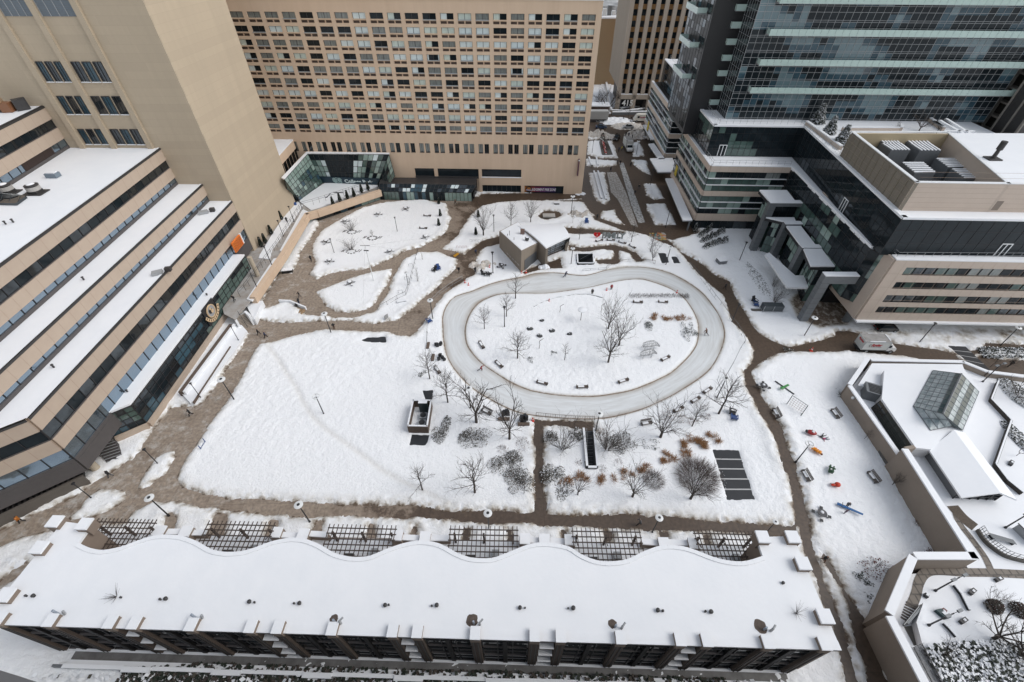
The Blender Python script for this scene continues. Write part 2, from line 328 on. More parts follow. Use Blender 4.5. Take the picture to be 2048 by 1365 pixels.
def sdf_poly(X,Y,pl):
    """signed distance, positive inside"""
    pl=np.array([(p[0],p[1]) for p in pl]); d=np.full(X.shape,1e9); ins=np.zeros(X.shape,bool)
    for i in range(len(pl)):
        a,b=pl[i],pl[(i+1)%len(pl)]; e=b-a; L=max(e@e,1e-9)
        t=np.clip(((X-a[0])*e[0]+(Y-a[1])*e[1])/L,0,1); d=np.minimum(d,(X-a[0]-t*e[0])**2+(Y-a[1]-t*e[1])**2)
        c=((a[1]>Y)!=(b[1]>Y))
        with np.errstate(divide='ignore',invalid='ignore'):
            ins^=c&(X<(b[0]-a[0])*(Y-a[1])/((b[1]-a[1]) if b[1]!=a[1] else 1e-9)+a[0])
    d=np.sqrt(d); return np.where(ins,d,-d)
def vnoise(X,Y,sc,seed):
    g=np.random.RandomState(seed).rand(256,256); c_,s_=math.cos(seed*1.3),math.sin(seed*1.3); X,Y=X*c_-Y*s_,X*s_+Y*c_; x,y=X/sc+1000,Y/sc+1000
    xi,yi=np.floor(x).astype(int),np.floor(y).astype(int); fx,fy=x-xi,y-yi; fx=fx*fx*(3-2*fx); fy=fy*fy*(3-2*fy)
    G=lambda i,j:g[i%256,j%256]
    return (G(xi,yi)*(1-fx)+G(xi+1,yi)*fx)*(1-fy)+(G(xi,yi+1)*(1-fx)+G(xi+1,yi+1)*fx)*fy
gx=np.arange(-110,130.01,0.26); gy=[5.0]
while gy[-1]<262: gy.append(gy[-1]+0.16+0.0022*max(0,gy[-1]-12))
gy=np.array(gy); X,Y=np.meshgrid(gx,gy)
SD=np.full(X.shape,-60.0)
def patch(arr,pl,op,margin=6):
    q=np.array([(p[0],p[1]) for p in pl]); i0,i1=np.searchsorted(gx,[q[:,0].min()-margin,q[:,0].max()+margin]); j0,j1=np.searchsorted(gy,[q[:,1].min()-margin,q[:,1].max()+margin])
    s=np.s_[j0:j1,i0:i1]; 
    if j1>j0 and i1>i0: arr[s]=op(arr[s],sdf_poly(X[s],Y[s],pl))
for pl in PATHS: patch(SD,PP(pl),np.maximum)
SD=np.maximum(SD,np.minimum(Y-182.5,206-Y))                     # the far street
for pl in ISLES: patch(SD,PP(pl),lambda a,b:np.where(b>-6,np.minimum(a,-b),a))
MATS=[[(720,682),(735,675),(772,674),(773,686),(745,686)],[(824,870),(859,871),(853,892),(819,891)],[(845,782),(867,781),(864,801),(852,803)],[(1425,900),(1478,901),(1510,1001),(1453,1001)],[(1316,507),(1331,507),(1339,527),(1323,527)],[(1341,514),(1354,514),(1361,527),(1348,527)],[(1893,692),(1931,694),(1980,741),(1942,731)]]
SDM=np.full(X.shape,-60.0)
for pl in MATS: patch(SDM,PP(pl),np.maximum)
SDR=np.full(X.shape,-60.0)
_o=sdf_poly(X,Y,ro[::3]); _i=sdf_poly(X,Y,ri[::3]); SDR=np.minimum(_o,-_i)
n1=vnoise(X,Y,1.6,1)-.5; n2=vnoise(X,Y,0.55,2)-.5; n3=vnoise(X,Y,0.28,3)-.5; n4=vnoise(X,Y,6,4)-.5; n5=vnoise(X,Y,18,5)-.5
n9=vnoise(X,Y,3.4,9)-.5; n8=vnoise(X,Y,0.9,8)-.5
dist=-SD+0.6*n9+0.3*n1+0.2*n8+0.25*n2+0.4*n3
dm=-SDM+0.25*n2; dr=-SDR+0.05*n2
d=np.minimum(np.minimum(dist,dm+0.12),dr+0.05)
tramp=0.5+0.5*np.clip(n5*3,-1,1)
z=np.where(d>0,0.27*(1-np.exp(-np.maximum(d,0)/0.45)),np.maximum(d,-0.35)*0.6-0.02)
bank=np.exp(-((dist-1.1)/0.8)**2)*(0.10+0.30*np.clip(n4+0.1,0,1))*(1+1.2*n8)*(SD<0.2)
z=z+np.where(d>0,bank*np.clip(d/0.4,0,1)+(0.13*n3+0.075*n2+0.05*n1)*np.clip(d,0,1)*(0.45+0.75*tramp)+0.10*n4,0)
foot=[(536,694),(553,715),(572,745),(592,775),(608,808),(628,838),(655,862),(690,886),(725,912),(765,942),(800,962),(850,985),(905,1012)]
fp=PP(foot); df=np.full(X.shape,1e9)
for a,b in zip(fp,fp[1:]):
    e=b-a; t=np.clip(((X-a.x)*e.x+(Y-a.y)*e.y)/(e.x**2+e.y**2),0,1); df=np.minimum(df,np.hypot(X-a.x-t*e.x,Y-a.y-t*e.y))
groove=np.exp(-(df/0.45)**2); z=z-0.11*groove*(d>0.5)
# fan of boot prints on the lawns
rs=np.random.RandomState(5)
dirt=np.clip(np.exp(-np.maximum(dist,0)/0.55)*1.2*(0.55+1.4*n2+0.9*n3),0,1)+0.18*groove
dirt=np.maximum(dirt,np.clip(1.0-np.maximum(dr,0)/0.5,0,1)*0.55)
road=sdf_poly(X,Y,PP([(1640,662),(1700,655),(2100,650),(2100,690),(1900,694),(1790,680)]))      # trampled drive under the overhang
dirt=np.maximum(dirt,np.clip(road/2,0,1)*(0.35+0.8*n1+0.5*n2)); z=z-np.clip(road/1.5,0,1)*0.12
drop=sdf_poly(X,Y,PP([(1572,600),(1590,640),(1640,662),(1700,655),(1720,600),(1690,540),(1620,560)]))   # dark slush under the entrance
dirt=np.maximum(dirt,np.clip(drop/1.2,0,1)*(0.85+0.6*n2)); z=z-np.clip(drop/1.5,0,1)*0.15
PITS=[[(1168,862),(1185,862),(1192,938),(1175,938)],[(1155,512),(1185,512),(1186,530),(1156,530)]]
ok=np.ones(X.shape,bool)
for pl in PITS: ok&=~(sdf_poly(X,Y,PP(pl))>-0.15)
nx,ny=len(gx),len(gy)
idx=np.arange(nx*ny).reshape(ny,nx)
keep=(ok[:-1,:-1]&ok[1:,:-1]&ok[:-1,1:]&ok[1:,1:])&(np.maximum.reduce([z[:-1,:-1],z[1:,:-1],z[:-1,1:],z[1:,1:]])>-0.005)
q=np.stack([idx[:-1,:-1],idx[:-1,1:],idx[1:,1:],idx[1:,:-1]],-1)[keep]
me=bpy.data.meshes.new('snow_cover'); me.vertices.add(nx*ny); me.vertices.foreach_set('co',np.stack([X,Y,z],-1).ravel())
me.loops.add(q.size); me.loops.foreach_set('vertex_index',q.ravel().astype(np.int32)); me.polygons.add(len(q))
me.polygons.foreach_set('loop_start',np.arange(0,q.size,4,dtype=np.int32)); me.polygons.foreach_set('loop_total',np.full(len(q),4,dtype=np.int32))
me.polygons.foreach_set('use_smooth',np.ones(len(q),bool))
at=me.attributes.new('dirt','FLOAT','POINT'); at.data.foreach_set('value',dirt.ravel().astype(np.float32))
me.update(calc_edges=True); me.validate()
m=mat('ground_snow',(0.84,0.85,0.865),0.65,spec=0.25); n=m.node_tree.nodes; l=m.node_tree.links; b=n['Principled BSDF']
a=n.new('ShaderNodeAttribute'); a.attribute_name='dirt'; tc=n.new('ShaderNodeTexCoord')
nz=n.new('ShaderNodeTexNoise'); nz.inputs['Scale'].default_value=3.5; nz.inputs['Detail'].default_value=8; l.new(tc.outputs['Object'],nz.inputs['Vector'])
ma=n.new('ShaderNodeMath'); ma.operation='MULTIPLY_ADD'; l.new(nz.outputs[0],ma.inputs[0]); ma.inputs[1].default_value=1.3; ma.inputs[2].default_value=-0.62
ad=n.new('ShaderNodeMath'); ad.operation='MULTIPLY_ADD'; l.new(ma.outputs[0],ad.inputs[0]); l.new(a.outputs['Fac'],ad.inputs[1]); l.new(a.outputs['Fac'],ad.inputs[2]); ad.use_clamp=True
cr=n.new('ShaderNodeValToRGB'); e=cr.color_ramp.elements; e[0].color=(0.84,0.85,0.865,1); e[1].color=(0.13,0.095,0.068,1); e[1].position=0.95
k=cr.color_ramp.elements.new(0.28); k.color=(0.70,0.69,0.67,1); k=cr.color_ramp.elements.new(0.6); k.color=(0.40,0.36,0.31,1)
l.new(ad.outputs[0],cr.inputs[0]); l.new(cr.outputs[0],b.inputs['Base Color'])
bn=n.new('ShaderNodeTexNoise'); bn.inputs['Scale'].default_value=3.2; bn.inputs['Detail'].default_value=9; bn.inputs['Roughness'].default_value=0.62; l.new(tc.outputs['Object'],bn.inputs['Vector'])
bp=n.new('ShaderNodeBump'); bp.inputs['Strength'].default_value=0.8; bp.inputs['Distance'].default_value=0.2; l.new(bn.outputs[0],bp.inputs['Height']); l.new(bp.outputs[0],b.inputs['Normal'])
me.materials.append(m)
o=bpy.data.objects.new('snow_ground',me); COL.objects.link(o); o['kind']='structure'
# paving sheet with the two stair wells left open
def sheet(name, outer, holes, z, m):
    bm=bmesh.new(); ed=[]
    for lp in [outer]+holes:
        vs=[bm.verts.new((p[0],p[1],z)) for p in lp]; ed+=[bm.edges.new((vs[i],vs[(i+1)%len(vs)])) for i in range(len(vs))]
    bmesh.ops.triangle_fill(bm,use_beauty=True,use_dissolve=False,edges=ed,normal=(0,0,1))
    me=bpy.data.meshes.new(name); bm.to_mesh(me); bm.free(); me.materials.append(m)
    o=bpy.data.objects.new(name,me); COL.objects.link(o); o['kind']='structure'; return o
m=mat('paving',(0.17,0.13,0.10),0.75); n=m.node_tree.nodes; l=m.node_tree.links; b=n['Principled BSDF']; tc=n.new('ShaderNodeTexCoord')
sx=n.new('ShaderNodeSeparateXYZ'); l.new(tc.outputs['Object'],sx.inputs[0])
gr=n.new('ShaderNodeMapRange'); gr.inputs[1].default_value=-25; gr.inputs[2].default_value=2; gr.inputs[3].default_value=-0.13; gr.inputs[4].default_value=0.30; l.new(sx.outputs[0],gr.inputs[0])
nz=n.new('ShaderNodeTexNoise'); nz.inputs['Scale'].default_value=0.22; nz.inputs['Detail'].default_value=9; nz.inputs['Roughness'].default_value=0.68; l.new(tc.outputs['Object'],nz.inputs['Vector'])
ad=n.new('ShaderNodeMath'); ad.operation='ADD'; l.new(gr.outputs[0],ad.inputs[0]); l.new(nz.outputs[0],ad.inputs[1])
cr=n.new('ShaderNodeValToRGB'); e=cr.color_ramp.elements; e[0].position=0.40; e[0].color=(0.275,0.222,0.175,1); e[1].position=0.66; e[1].color=(0.078,0.053,0.036,1)
k=cr.color_ramp.elements.new(0.52); k.color=(0.21,0.163,0.125,1); k=cr.color_ramp.elements.new(0.57); k.color=(0.10,0.07,0.049,1)
l.new(ad.outputs[0],cr.inputs[0])
n6=n.new('ShaderNodeTexNoise'); n6.inputs['Scale'].default_value=2.2; n6.inputs['Detail'].default_value=7; l.new(tc.outputs['Object'],n6.inputs['Vector'])
mr=n.new('ShaderNodeMapRange'); mr.inputs[1].default_value=0.3; mr.inputs[2].default_value=0.75; mr.inputs[3].default_value=0.72; mr.inputs[4].default_value=1.28; l.new(n6.outputs[0],mr.inputs[0])
br=n.new('ShaderNodeTexBrick'); br.offset=0; br.inputs['Scale'].default_value=1; br.inputs['Brick Width'].default_value=5.2; br.inputs['Row Height'].default_value=5.2; br.inputs['Mortar Size'].default_value=0.03
br.inputs['Color1'].default_value=(1,1,1,1); br.inputs['Color2'].default_value=(0.95,0.95,0.95,1); br.inputs['Mortar'].default_value=(0.68,0.66,0.64,1)
mp=n.new('ShaderNodeMapping'); mp.inputs['Rotation'].default_value=(0,0,math.radians(-1.4)); l.new(tc.outputs['Object'],mp.inputs[0]); l.new(mp.outputs[0],br.inputs['Vector'])
x1=n.new('ShaderNodeMix'); x1.data_type='RGBA'; x1.blend_type='MULTIPLY'; x1.inputs[0].default_value=1; l.new(cr.outputs[0],x1.inputs[6]); l.new(br.outputs['Color'],x1.inputs[7])
x2=n.new('ShaderNodeMix'); x2.data_type='RGBA'; x2.blend_type='MULTIPLY'; x2.inputs[0].default_value=1; l.new(x1.outputs[2],x2.inputs[6]); l.new(mr.outputs[0],x2.inputs[7]); sl_=n.new('ShaderNodeTexNoise'); sl_.inputs['Scale'].default_value=0.5; sl_.inputs['Detail'].default_value=10; sl_.inputs['Roughness'].default_value=0.75; l.new(tc.outputs['Object'],sl_.inputs['Vector'])
sw=n.new('ShaderNodeMapRange'); sw.inputs[1].default_value=-58; sw.inputs[2].default_value=-18; sw.inputs[3].default_value=0.02; sw.inputs[4].default_value=-0.16; l.new(sx.outputs[0],sw.inputs[0]); sa=n.new('ShaderNodeMath'); sa.operation='ADD'; l.new(sl_.outputs[0],sa.inputs[0]); l.new(sw.outputs[0],sa.inputs[1])
sm=n.new('ShaderNodeMapRange'); sm.inputs[1].default_value=0.50; sm.inputs[2].default_value=0.66; sm.inputs[3].default_value=0; sm.inputs[4].default_value=0.75; l.new(sa.outputs[0],sm.inputs[0])
x3_=n.new('ShaderNodeMix'); x3_.data_type='RGBA'; l.new(sm.outputs[0],x3_.inputs[0]); l.new(x2.outputs[2],x3_.inputs[6]); x3_.inputs[7].default_value=(0.50,0.48,0.45,1); l.new(x3_.outputs[2],b.inputs['Base Color'])
l.new(gr.outputs[0],b.inputs['Roughness']); mr2=n.new('ShaderNodeMapRange'); mr2.inputs[1].default_value=0.4; mr2.inputs[2].default_value=0.7; mr2.inputs[3].default_value=0.85; mr2.inputs[4].default_value=0.45; l.new(ad.outputs[0],mr2.inputs[0]); l.new(mr2.outputs[0],b.inputs['Roughness'])
bgv=lambda p:(p.x,p.y)
sheet('pavement',[(-900,-300),(900,-300),(900,1500),(-900,1500)],[[bgv(p) for p in PP(pl)] for pl in PITS],0.0,m)
# far snow beyond the detailed sheet
fs=MB()
for x0,x1_,y0,y1 in ((-900,-110,-300,1500),(130,900,-300,1500),(-110,130,262,1500),(-110,130,-300,5)): fs.poly([(x0,y0,0.2),(x1_,y0,0.2),(x1_,y1,0.2),(x0,y1,0.2)],SNOW)
fs.build('far_snow_ground')['kind']='structure'
rd=MB(); ASPH=mat('wet_asphalt',(0.045,0.034,0.027),0.55,noise=(0.35,0.8,(0.085,0.06,0.045))); rd.poly([(-110,185,0.004),(130,185,0.004),(130,204.5,0.004),(-110,204.5,0.004)],ASPH)
for y in (188.3,191.8): 
    for i in range(-4,16): rd.poly([(20+i*4,y,0.008),(22.2+i*4,y,0.008),(22.2+i*4,y+.14,0.008),(20+i*4,y+.14,0.008)],mat('faded_road_paint',(0.30,0.27,0.24),0.7))
rd.build('road')['kind']='structure'
# ice ring
ic=bpy.data.meshes.new('ice'); NV=8; vs=[];fc=[];uv=[]
for i in range(NR):
    for j in range(NV+1): t=j/NV; p=ri[i]*(1-t)+ro[i]*t; vs.append((p[0],p[1],0.05))
for i in range(NR):
    for j in range(NV):
        i2=(i+1)%NR; fc.append((i*(NV+1)+j,i*(NV+1)+j+1,i2*(NV+1)+j+1,i2*(NV+1)+j)); uv+=[(i/NR,j/NV),(i/NR,(j+1)/NV),((i+1)/NR,(j+1)/NV),((i+1)/NR,j/NV)]
ic.from_pydata(vs,[],fc); ul=ic.uv_layers.new(name='UVMap'); ul.data.foreach_set('uv',np.array(uv).ravel())
m=mat('skating_ice',(0.56,0.58,0.585),0.28,spec=0.5); n=m.node_tree.nodes; l=m.node_tree.links; b=n['Principled BSDF']; tc=n.new('ShaderNodeTexCoord')
mp=n.new('ShaderNodeMapping'); mp.inputs['Scale'].default_value=(26,9,1); l.new(tc.outputs['UV'],mp.inputs[0]); nz=n.new('ShaderNodeTexNoise'); nz.inputs['Scale'].default_value=1.0; nz.inputs['Detail'].default_value=8; nz.inputs['Roughness'].default_value=0.7; l.new(mp.outputs[0],nz.inputs['Vector'])
cr=n.new('ShaderNodeValToRGB'); e=cr.color_ramp.elements; e[0].position=0.33; e[0].color=(0.56,0.565,0.56,1); e[1].position=0.62; e[1].color=(0.68,0.70,0.71,1); l.new(nz.outputs[0],cr.inputs[0])
n7=n.new('ShaderNodeTexNoise'); n7.inputs['Scale'].default_value=0.09; n7.inputs['Detail'].default_value=5; l.new(tc.outputs['Object'],n7.inputs['Vector'])
su=n.new('ShaderNodeSeparateXYZ'); l.new(tc.outputs['UV'],su.inputs[0]); ed=n.new('ShaderNodeMath'); ed.operation='PINGPONG'; ed.inputs[1].default_value=0.5; l.new(su.outputs[1],ed.inputs[0])
e1=n.new('ShaderNodeMapRange'); e1.inputs[1].default_value=0.0; e1.inputs[2].default_value=0.22; e1.inputs[3].default_value=1; e1.inputs[4].default_value=0; l.new(ed.outputs[0],e1.inputs[0])
e2=n.new('ShaderNodeMath'); e2.operation='MULTIPLY'; l.new(e1.outputs[0],e2.inputs[0]); mr=n.new('ShaderNodeMapRange'); mr.inputs[1].default_value=0.4; mr.inputs[2].default_value=0.66; mr.inputs[3].default_value=0.12; mr.inputs[4].default_value=1.1; l.new(n7.outputs[0],mr.inputs[0]); l.new(mr.outputs[0],e2.inputs[1]); e2.use_clamp=True
mx=n.new('ShaderNodeMix'); mx.data_type='RGBA'; l.new(e2.outputs[0],mx.inputs[0]); l.new(cr.outputs[0],mx.inputs[6]); mx.inputs[7].default_value=(0.33,0.275,0.22,1); l.new(mx.outputs[2],b.inputs['Base Color'])
ic.materials.append(m); o=bpy.data.objects.new('ice_rink',ic); COL.objects.link(o); o['kind']='structure'
kb=MB(); KERB=mat('rink_edge_mud',(0.17,0.125,0.09),0.8,noise=(1.2,0.9,(0.36,0.31,0.26)))
for R,sg in ((ro,1),(ri,-1)):
    c=np.array([rinkC.x,rinkC.y])
    for i in range(NR):
        a,b2=R[i],R[(i+1)%NR]; da=(a-c)/np.linalg.norm(a-c)*sg; db=(b2-c)/np.linalg.norm(b2-c)*sg
        w0,w1=-0.10,0.16
        kb.poly([(*(a+da*w0),0.066),(*(b2+db*w0),0.066),(*(b2+db*w1),0.10),(*(a+da*w1),0.10)],KERB)
kb.build('rink_kerb')['kind']='structure'
# cobbled strip in the lane
cb=MB(); COB=mat('snowy_cobbles',(0.52,0.52,0.51),0.85,noise=(1.6,1.0,(0.09,0.08,0.07))); cb.poly([(p.x,p.y,0.03) for p in PP([(1238,326),(1247,326),(1290,445),(1277,447),(1262,410)])],COB)
cb.poly([(p.x,p.y,0.02) for p in PP([(1214,345),(1232,345),(1252,385),(1276,455),(1262,450),(1236,400),(1222,385)])],mat('slushy_paving',(0.18,0.15,0.125),0.8,noise=(1.8,1.0,(0.50,0.49,0.47)))); cb.build('cobbled_strip')['kind']='structure'
# rubber mats
ML=['black rubber mat with a snowy torn edge on the lawn beside the curved path','black square mat lying on the snow in front of the timber enclosure','dark ground panel behind the timber enclosure','large black paved panel ruled by four pale lines beside the round brown thicket','larger black panel lying by the lamp behind the rink','smaller black panel lying beside a larger one behind the rink','black slatted ground panel crossing the lane behind the truck']
for k,(pl,lb) in enumerate(zip(MATS,ML)):
    mb=MB(); q=PP(pl); t=0.055
    if k in (3,6):
        e0,e1,e2,e3=q; N=5 if k==3 else 4
        for i in range(N):
            a,b=i/N+(0.013 if i else 0),(i+1)/N-(0.013 if i<N-1 else 0); L=lambda s:e0.lerp(e3,s); R_=lambda s:e1.lerp(e2,s)
            mb.prism([L(a),R_(a),R_(b),L(b)],0.0,t,MATB)
    else: mb.prism(q,0.0,t,MATB)
    if k in (3,6): mb.prism(q,0.0,t-.012,mat('grey_joint',(.42,.42,.42),.8))
    tag(mb.build('ground_mat'),lb,'mat')
# ---------------------------------------------------------------- west side: concrete tower, stepped building, terrace, slab hotel
YT = P(508,500,2.5).y
ZT = 2.2
def zT(px,py): return onY(px,py,YT).z
tc_ = P(508,500,2.5); te = P(584,407,2.5)
R_tower = thing('concrete_tower','tall sand coloured concrete tower block rising out of the frame with blank right side','tower',(tc_.x,tc_.y,0))
b=MB(); xe=te.x+0.0
b.prism([(tc_.x-0.0,tc_.y),(te.x+1.0,te.y),(te.x-60,te.y+2),(-140,te.y),(-140,YT)],0,78,CONC)
wl=b.build('wall',R_tower)
# recessed window bays between broad vertical pilasters on the south face
xs=[onY(px,py,YT).x for px,py in ((20,60),(75,33),(150,33))]
tw=MB(); 
def zrow(a,bb): return zT(*bb),zT(*a)
pil=MB()
for px,py in ((15,52),(82,40),(168,40)):
    x=onY(px,py,YT).x; pil.box((x,YT-0.25),1.0,0.5,20.5,77,CONC)
pil.build('pilaster',R_tower)
x3=[onY(px,py,YT).x for px,py in ((15,52),(82,40),(168,40))]
for (t0,t1) in (((71,124),(91,163)),((115,193),(136,228)),((157,259),(176,288))):
    z0,z1=zT(*t1),zT(*t0)
    for bay in (0,1):
        xa,xb=x3[bay]+0.7,x3[bay+1]-0.7; w=(xb-xa)/3
        for k in range(3):
            f=MB(); xl,xr=xa+k*w+0.22,xa+(k+1)*w-0.22
            f.poly([(xl,YT-0.03,z0),(xr,YT-0.03,z0),(xr,YT-0.03,z1),(xl,YT-0.03,z1)],GREFL if (k+bay)%2 else GTEAL)
            f.box(((xl+xr)/2,YT-0.06),0.06,0.1,z0,z1,BLACK); f.box(((xl+xr)/2-0.25*w,YT-0.055),0.05,0.08,z0,z1,BLACK)
            for x in (xl,xr): f.box((x,YT-0.08),0.09,0.15,z0,z1,DARKM)
            f.wall((xl,YT),(xr,YT),z1-0.04,z1+0.08,0,0.14,DARKM)
            f.wall((xl-.1,YT),(xr+.1,YT),z0-0.16,z0-0.04,0,0.2,SNOW)
            f.build('window',R_tower)
for bay in (0,1):
    f=MB(); xa,xb=x3[bay]+0.7,x3[bay+1]-0.7; z0=zT(75,33)
    f.poly([(xa,YT-0.03,z0),(xb,YT-0.03,z0),(xb,YT-0.03,z0+12),(xa,YT-0.03,z0+12)],mat('grey_louvre',(0.15,0.18,0.21),0.5,noise=(2,.4,(0.11,0.135,0.16))))
    for k in range(5): f.box((xa+(xb-xa)*k/4,YT-0.06),0.09,0.1,z0,z0+12,LGREY)
    for k in range(40): f.wall((xa,YT),(xb,YT),z0+k*.3,z0+k*.3+.05,0,0.07,GREYM)
    f.build('louvre_panel',R_tower)
# ---- stepped building
zr=[zT(84,212),zT(317,296),zT(401,368.5),zT(461,402)]; z4=zT(490,475)
EX=[((0,253),(84,212)),((0,525),(317,296)),((0,737),(401,369)),((51,837),(461,402))]
fr=[]
for (a,bb),zz in zip(EX,zr):
    A,B=P(a[0],a[1],zz),P(bb[0],bb[1],zz); A=A+(A-B).normalized()*25 if a[0]==0 else A; B.y=YT; fr.append((A,B))
R_st=thing('stepped_office_building','stepped beige office block with ribbon windows and broad snow covered terraces','building',(fr[3][1].x,fr[3][1].y,0))
core=MB(); roofs=MB(); band=MB(); glassd=MB(); mull=MB()
rg=random.Random(3)
def footing(i):
    A,B=fr[i]
    if i==3:
        T=P(0,857,zr[3]); C=A+(T-A)*8; return [A,B,(-140,YT),(-140,C.y),C]
    return [A,B,(-140,YT),(-140,A.y)]
for i,zz in enumerate(zr):
    ft=footing(i); zb=[zr[1]-.5,zr[2]-.5,zr[3]-.5,z4-2.6][i]
    core.prism(ft,zb if i<3 else 2.9,zz-0.35,PANEL)
    cen=Vector((sum(p[0] for p in ft)/len(ft),sum(p[1] for p in ft)/len(ft),0))
    roofs.prism([(p[0],p[1]) for p in ft],zz-0.35,zz-0.06,SNOW)
def ribbon(A,B,zl,kinds,wid=2.25):
    global glassd,mull
    """alternating stone and window bands down one front; kinds: s stone, d dark glass, b blue glass"""
    L=(Vector((B.x,B.y,0))-Vector((A.x,A.y,0))).length; n=max(1,int(L/wid)); d=(B-A)/n
    for (z1,z0,k) in zip(zl,zl[1:],kinds):
        if k=='s':
            band.wall(A,B,z0,z1,0.0,0.32,PANEL)
            for j in range(n+1): p=A+d*j; q=d.normalized()*0.025; band.wall(p-q,p+q,z0+.02,z1-.02,0.3,0.325,JOINT)
        else:
            for j in range(n):
                a,c=A+d*j,A+d*(j+1); nn=Vector((d.y,-d.x,0)).normalized(); e=rg.uniform(0.02,0.05)
                gm=GBLUE if k=='b' else (GDARK if rg.random()<.42 else GREFL)
                glassd.poly([((a+nn*e).x,(a+nn*e).y,z0),((c+nn*e).x,(c+nn*e).y,z0),((c+nn*0.03).x,(c+nn*0.03).y,z1),((a+nn*0.03).x,(a+nn*0.03).y,z1)],gm)
            for j in range(n+1): p=A+d*j; q=d.normalized()*0.05; mull.wall(p-q,p+q,z0,z1,0.02,0.12,BLACK)
            mull.wall(A,B,z1-0.12,z1,0.02,0.10,BLACK); 
            mull.wall(A,B,z0,z0+(0.55 if k=='b' else 0.1),0.02,0.2,FASCIA)
            gw=glassd.build('window_band',R_st); mull.build('mullion',gw); glassd=MB(); mull=MB()
ribbon(fr[0][0],fr[0][1],[zr[0],zT(101,238),zT(112,255.6),zT(127,276.7),zr[1]-.1],'sdsb')
ribbon(fr[1][0],fr[1][1],[zr[1],zT(329,320),zT(338,336),zT(348,355),zr[2]-.1],'sdsb')
ribbon(fr[2][0],fr[2][1],[zr[2],zT(411,390),zr[3]-.1],'sb')
zl3=[zr[3],zT(469,423),zT(476,440),zT(483,457),z4-0.6]
ribbon(fr[3][0],fr[3][1],zl3,'sdsb')
A3=fr[3][0]; C3=footing(3)[4]
ribbon(C3,A3,zl3,'sdsb')
band.wall(C3,A3,2.9,z4-0.6,0.0,0.25,FASCIA); band.wall(A3,fr[3][1],2.9,z4-0.6,0.0,0.25,FASCIA)
core.build('wall',R_st); rs_=roofs.build('roof_snow',R_st); band.build('stone_band',R_st)
par=MB()
for i in range(4):
    A,B=fr[i]; par.wall(A,B,zr[i]-.35,zr[i],0.02,0.36,DARKM)
    par.wall(A,B,zr[i]-.02,zr[i]+.04,-0.18,0.16,SNOW if i else DARKM)
par.wall(C3,A3,zr[3]-.35,zr[3],0.02,0.36,DARKM)
par.build('parapet',R_st)
lo=MB()
for k in range(26):
    p=fr[0][1]+(fr[0][0]-fr[0][1]).normalized()*(4.2); q=fr[0][1]+(fr[0][0]-fr[0][1]).normalized()*(12.5); lo.wall(q,p,zr[1]+.25+k*.08,zr[1]+.29+k*.08,0.03,0.16,mat('brown_louvre',(0.06,0.04,0.035),0.6))
lo.build('louvre',R_st)
# glass hall at the foot
h=[P(191,837,z4),P(260,809,z4),P(489,510,z4)]; h[2].y=min(h[2].y,YT-0.6)
hb=[h[0],h[1],h[2],Vector((h[2].x-5.2,h[2].y,0)),Vector((h[0].x-0.6,h[0].y+0.4,0))]
g=MB(); mu=MB(); cr_=MB()
inner=[(p.x+(hb[3].x-p.x)*.03,p.y+ (0.15 if i==0 else 0)) for i,p in enumerate(hb)]
cr_.prism([(p.x-0.25,p.y+.05) for p in hb[:3]]+[(hb[3].x,hb[3].y),(hb[4].x+.3,hb[4].y)],0,z4-.3,BLACK)
pc=MB()
for a,bb,nx_ in ((h[0],h[1],4),(h[1],h[2],22)):
    curtain(g,mu,a,bb,1.25,z4-.25,nx_,4,[GGREEN,GDARK,GREFL,GTEAL],[.35,.3,.2,.15],rg,0.07,0.09,BLACK)
    pc.wall(a,bb,0,1.25,-0.05,0.45,PANEL)
gh=g.build('curtain_wall',R_st); mu.build('mullion',gh); cr_.build('hall_core',R_st); pc.build('plinth',R_st)
rf=MB(); rf.prism(hb,z4-.28,z4+.12,SNOW); rf.prism([(p.x*1.0+0.12*(1 if i in(1,2) else 0),p.y) for i,p in enumerate(hb)],z4-.42,z4-.281,DARKM); rf.build('hall_roof',R_st)
# entrance under the corner: column, soffit, steps
co=MB(); cb_=P(195,940); co.tube((cb_.x,cb_.y,0),(cb_.x,cb_.y,3.2),.55,.55,mat('cream_column',(0.42,0.36,0.28),.8),14); co.build('column',R_st)
cc=P(516,552,ZT); co=MB(); co.tube((cc.x,cc.y,0),(cc.x,cc.y,z4+1.2),.45,.45,_M['cream_column'],14); co.build('column',R_st)
ca=MB(); q=[P(-60,1010,3.0),P(0,985,3.0),P(145,922,3.0),P(152,938,3.0),P(0,1004,3.0),P(-60,1030,3.0)]; ca.prism(q,2.7,3.1,SNOW); ca.build('canopy',R_st)
st=MB(); a,bb,c,d_=P(199,903),P(240,890),P(249,921),P(218,932)
for i in range(8):
    t0,t1=i/8,(i+1)/8; q=[a.lerp(d_,t0),bb.lerp(c,t0),bb.lerp(c,t1),a.lerp(d_,t1)]; st.prism(q,0,1.5-1.35*t1+0.02,mat('dark_step_stone',(0.06,0.055,0.055),.8))
    e=[q[3]+(q[0]-q[3])*0.25,q[2]+(q[1]-q[2])*0.25,q[2],q[3]]; st.prism(e,1.5-1.35*t1+0.021,1.5-1.35*t1+0.04,LGREY)
st.build('entrance_steps',R_st)
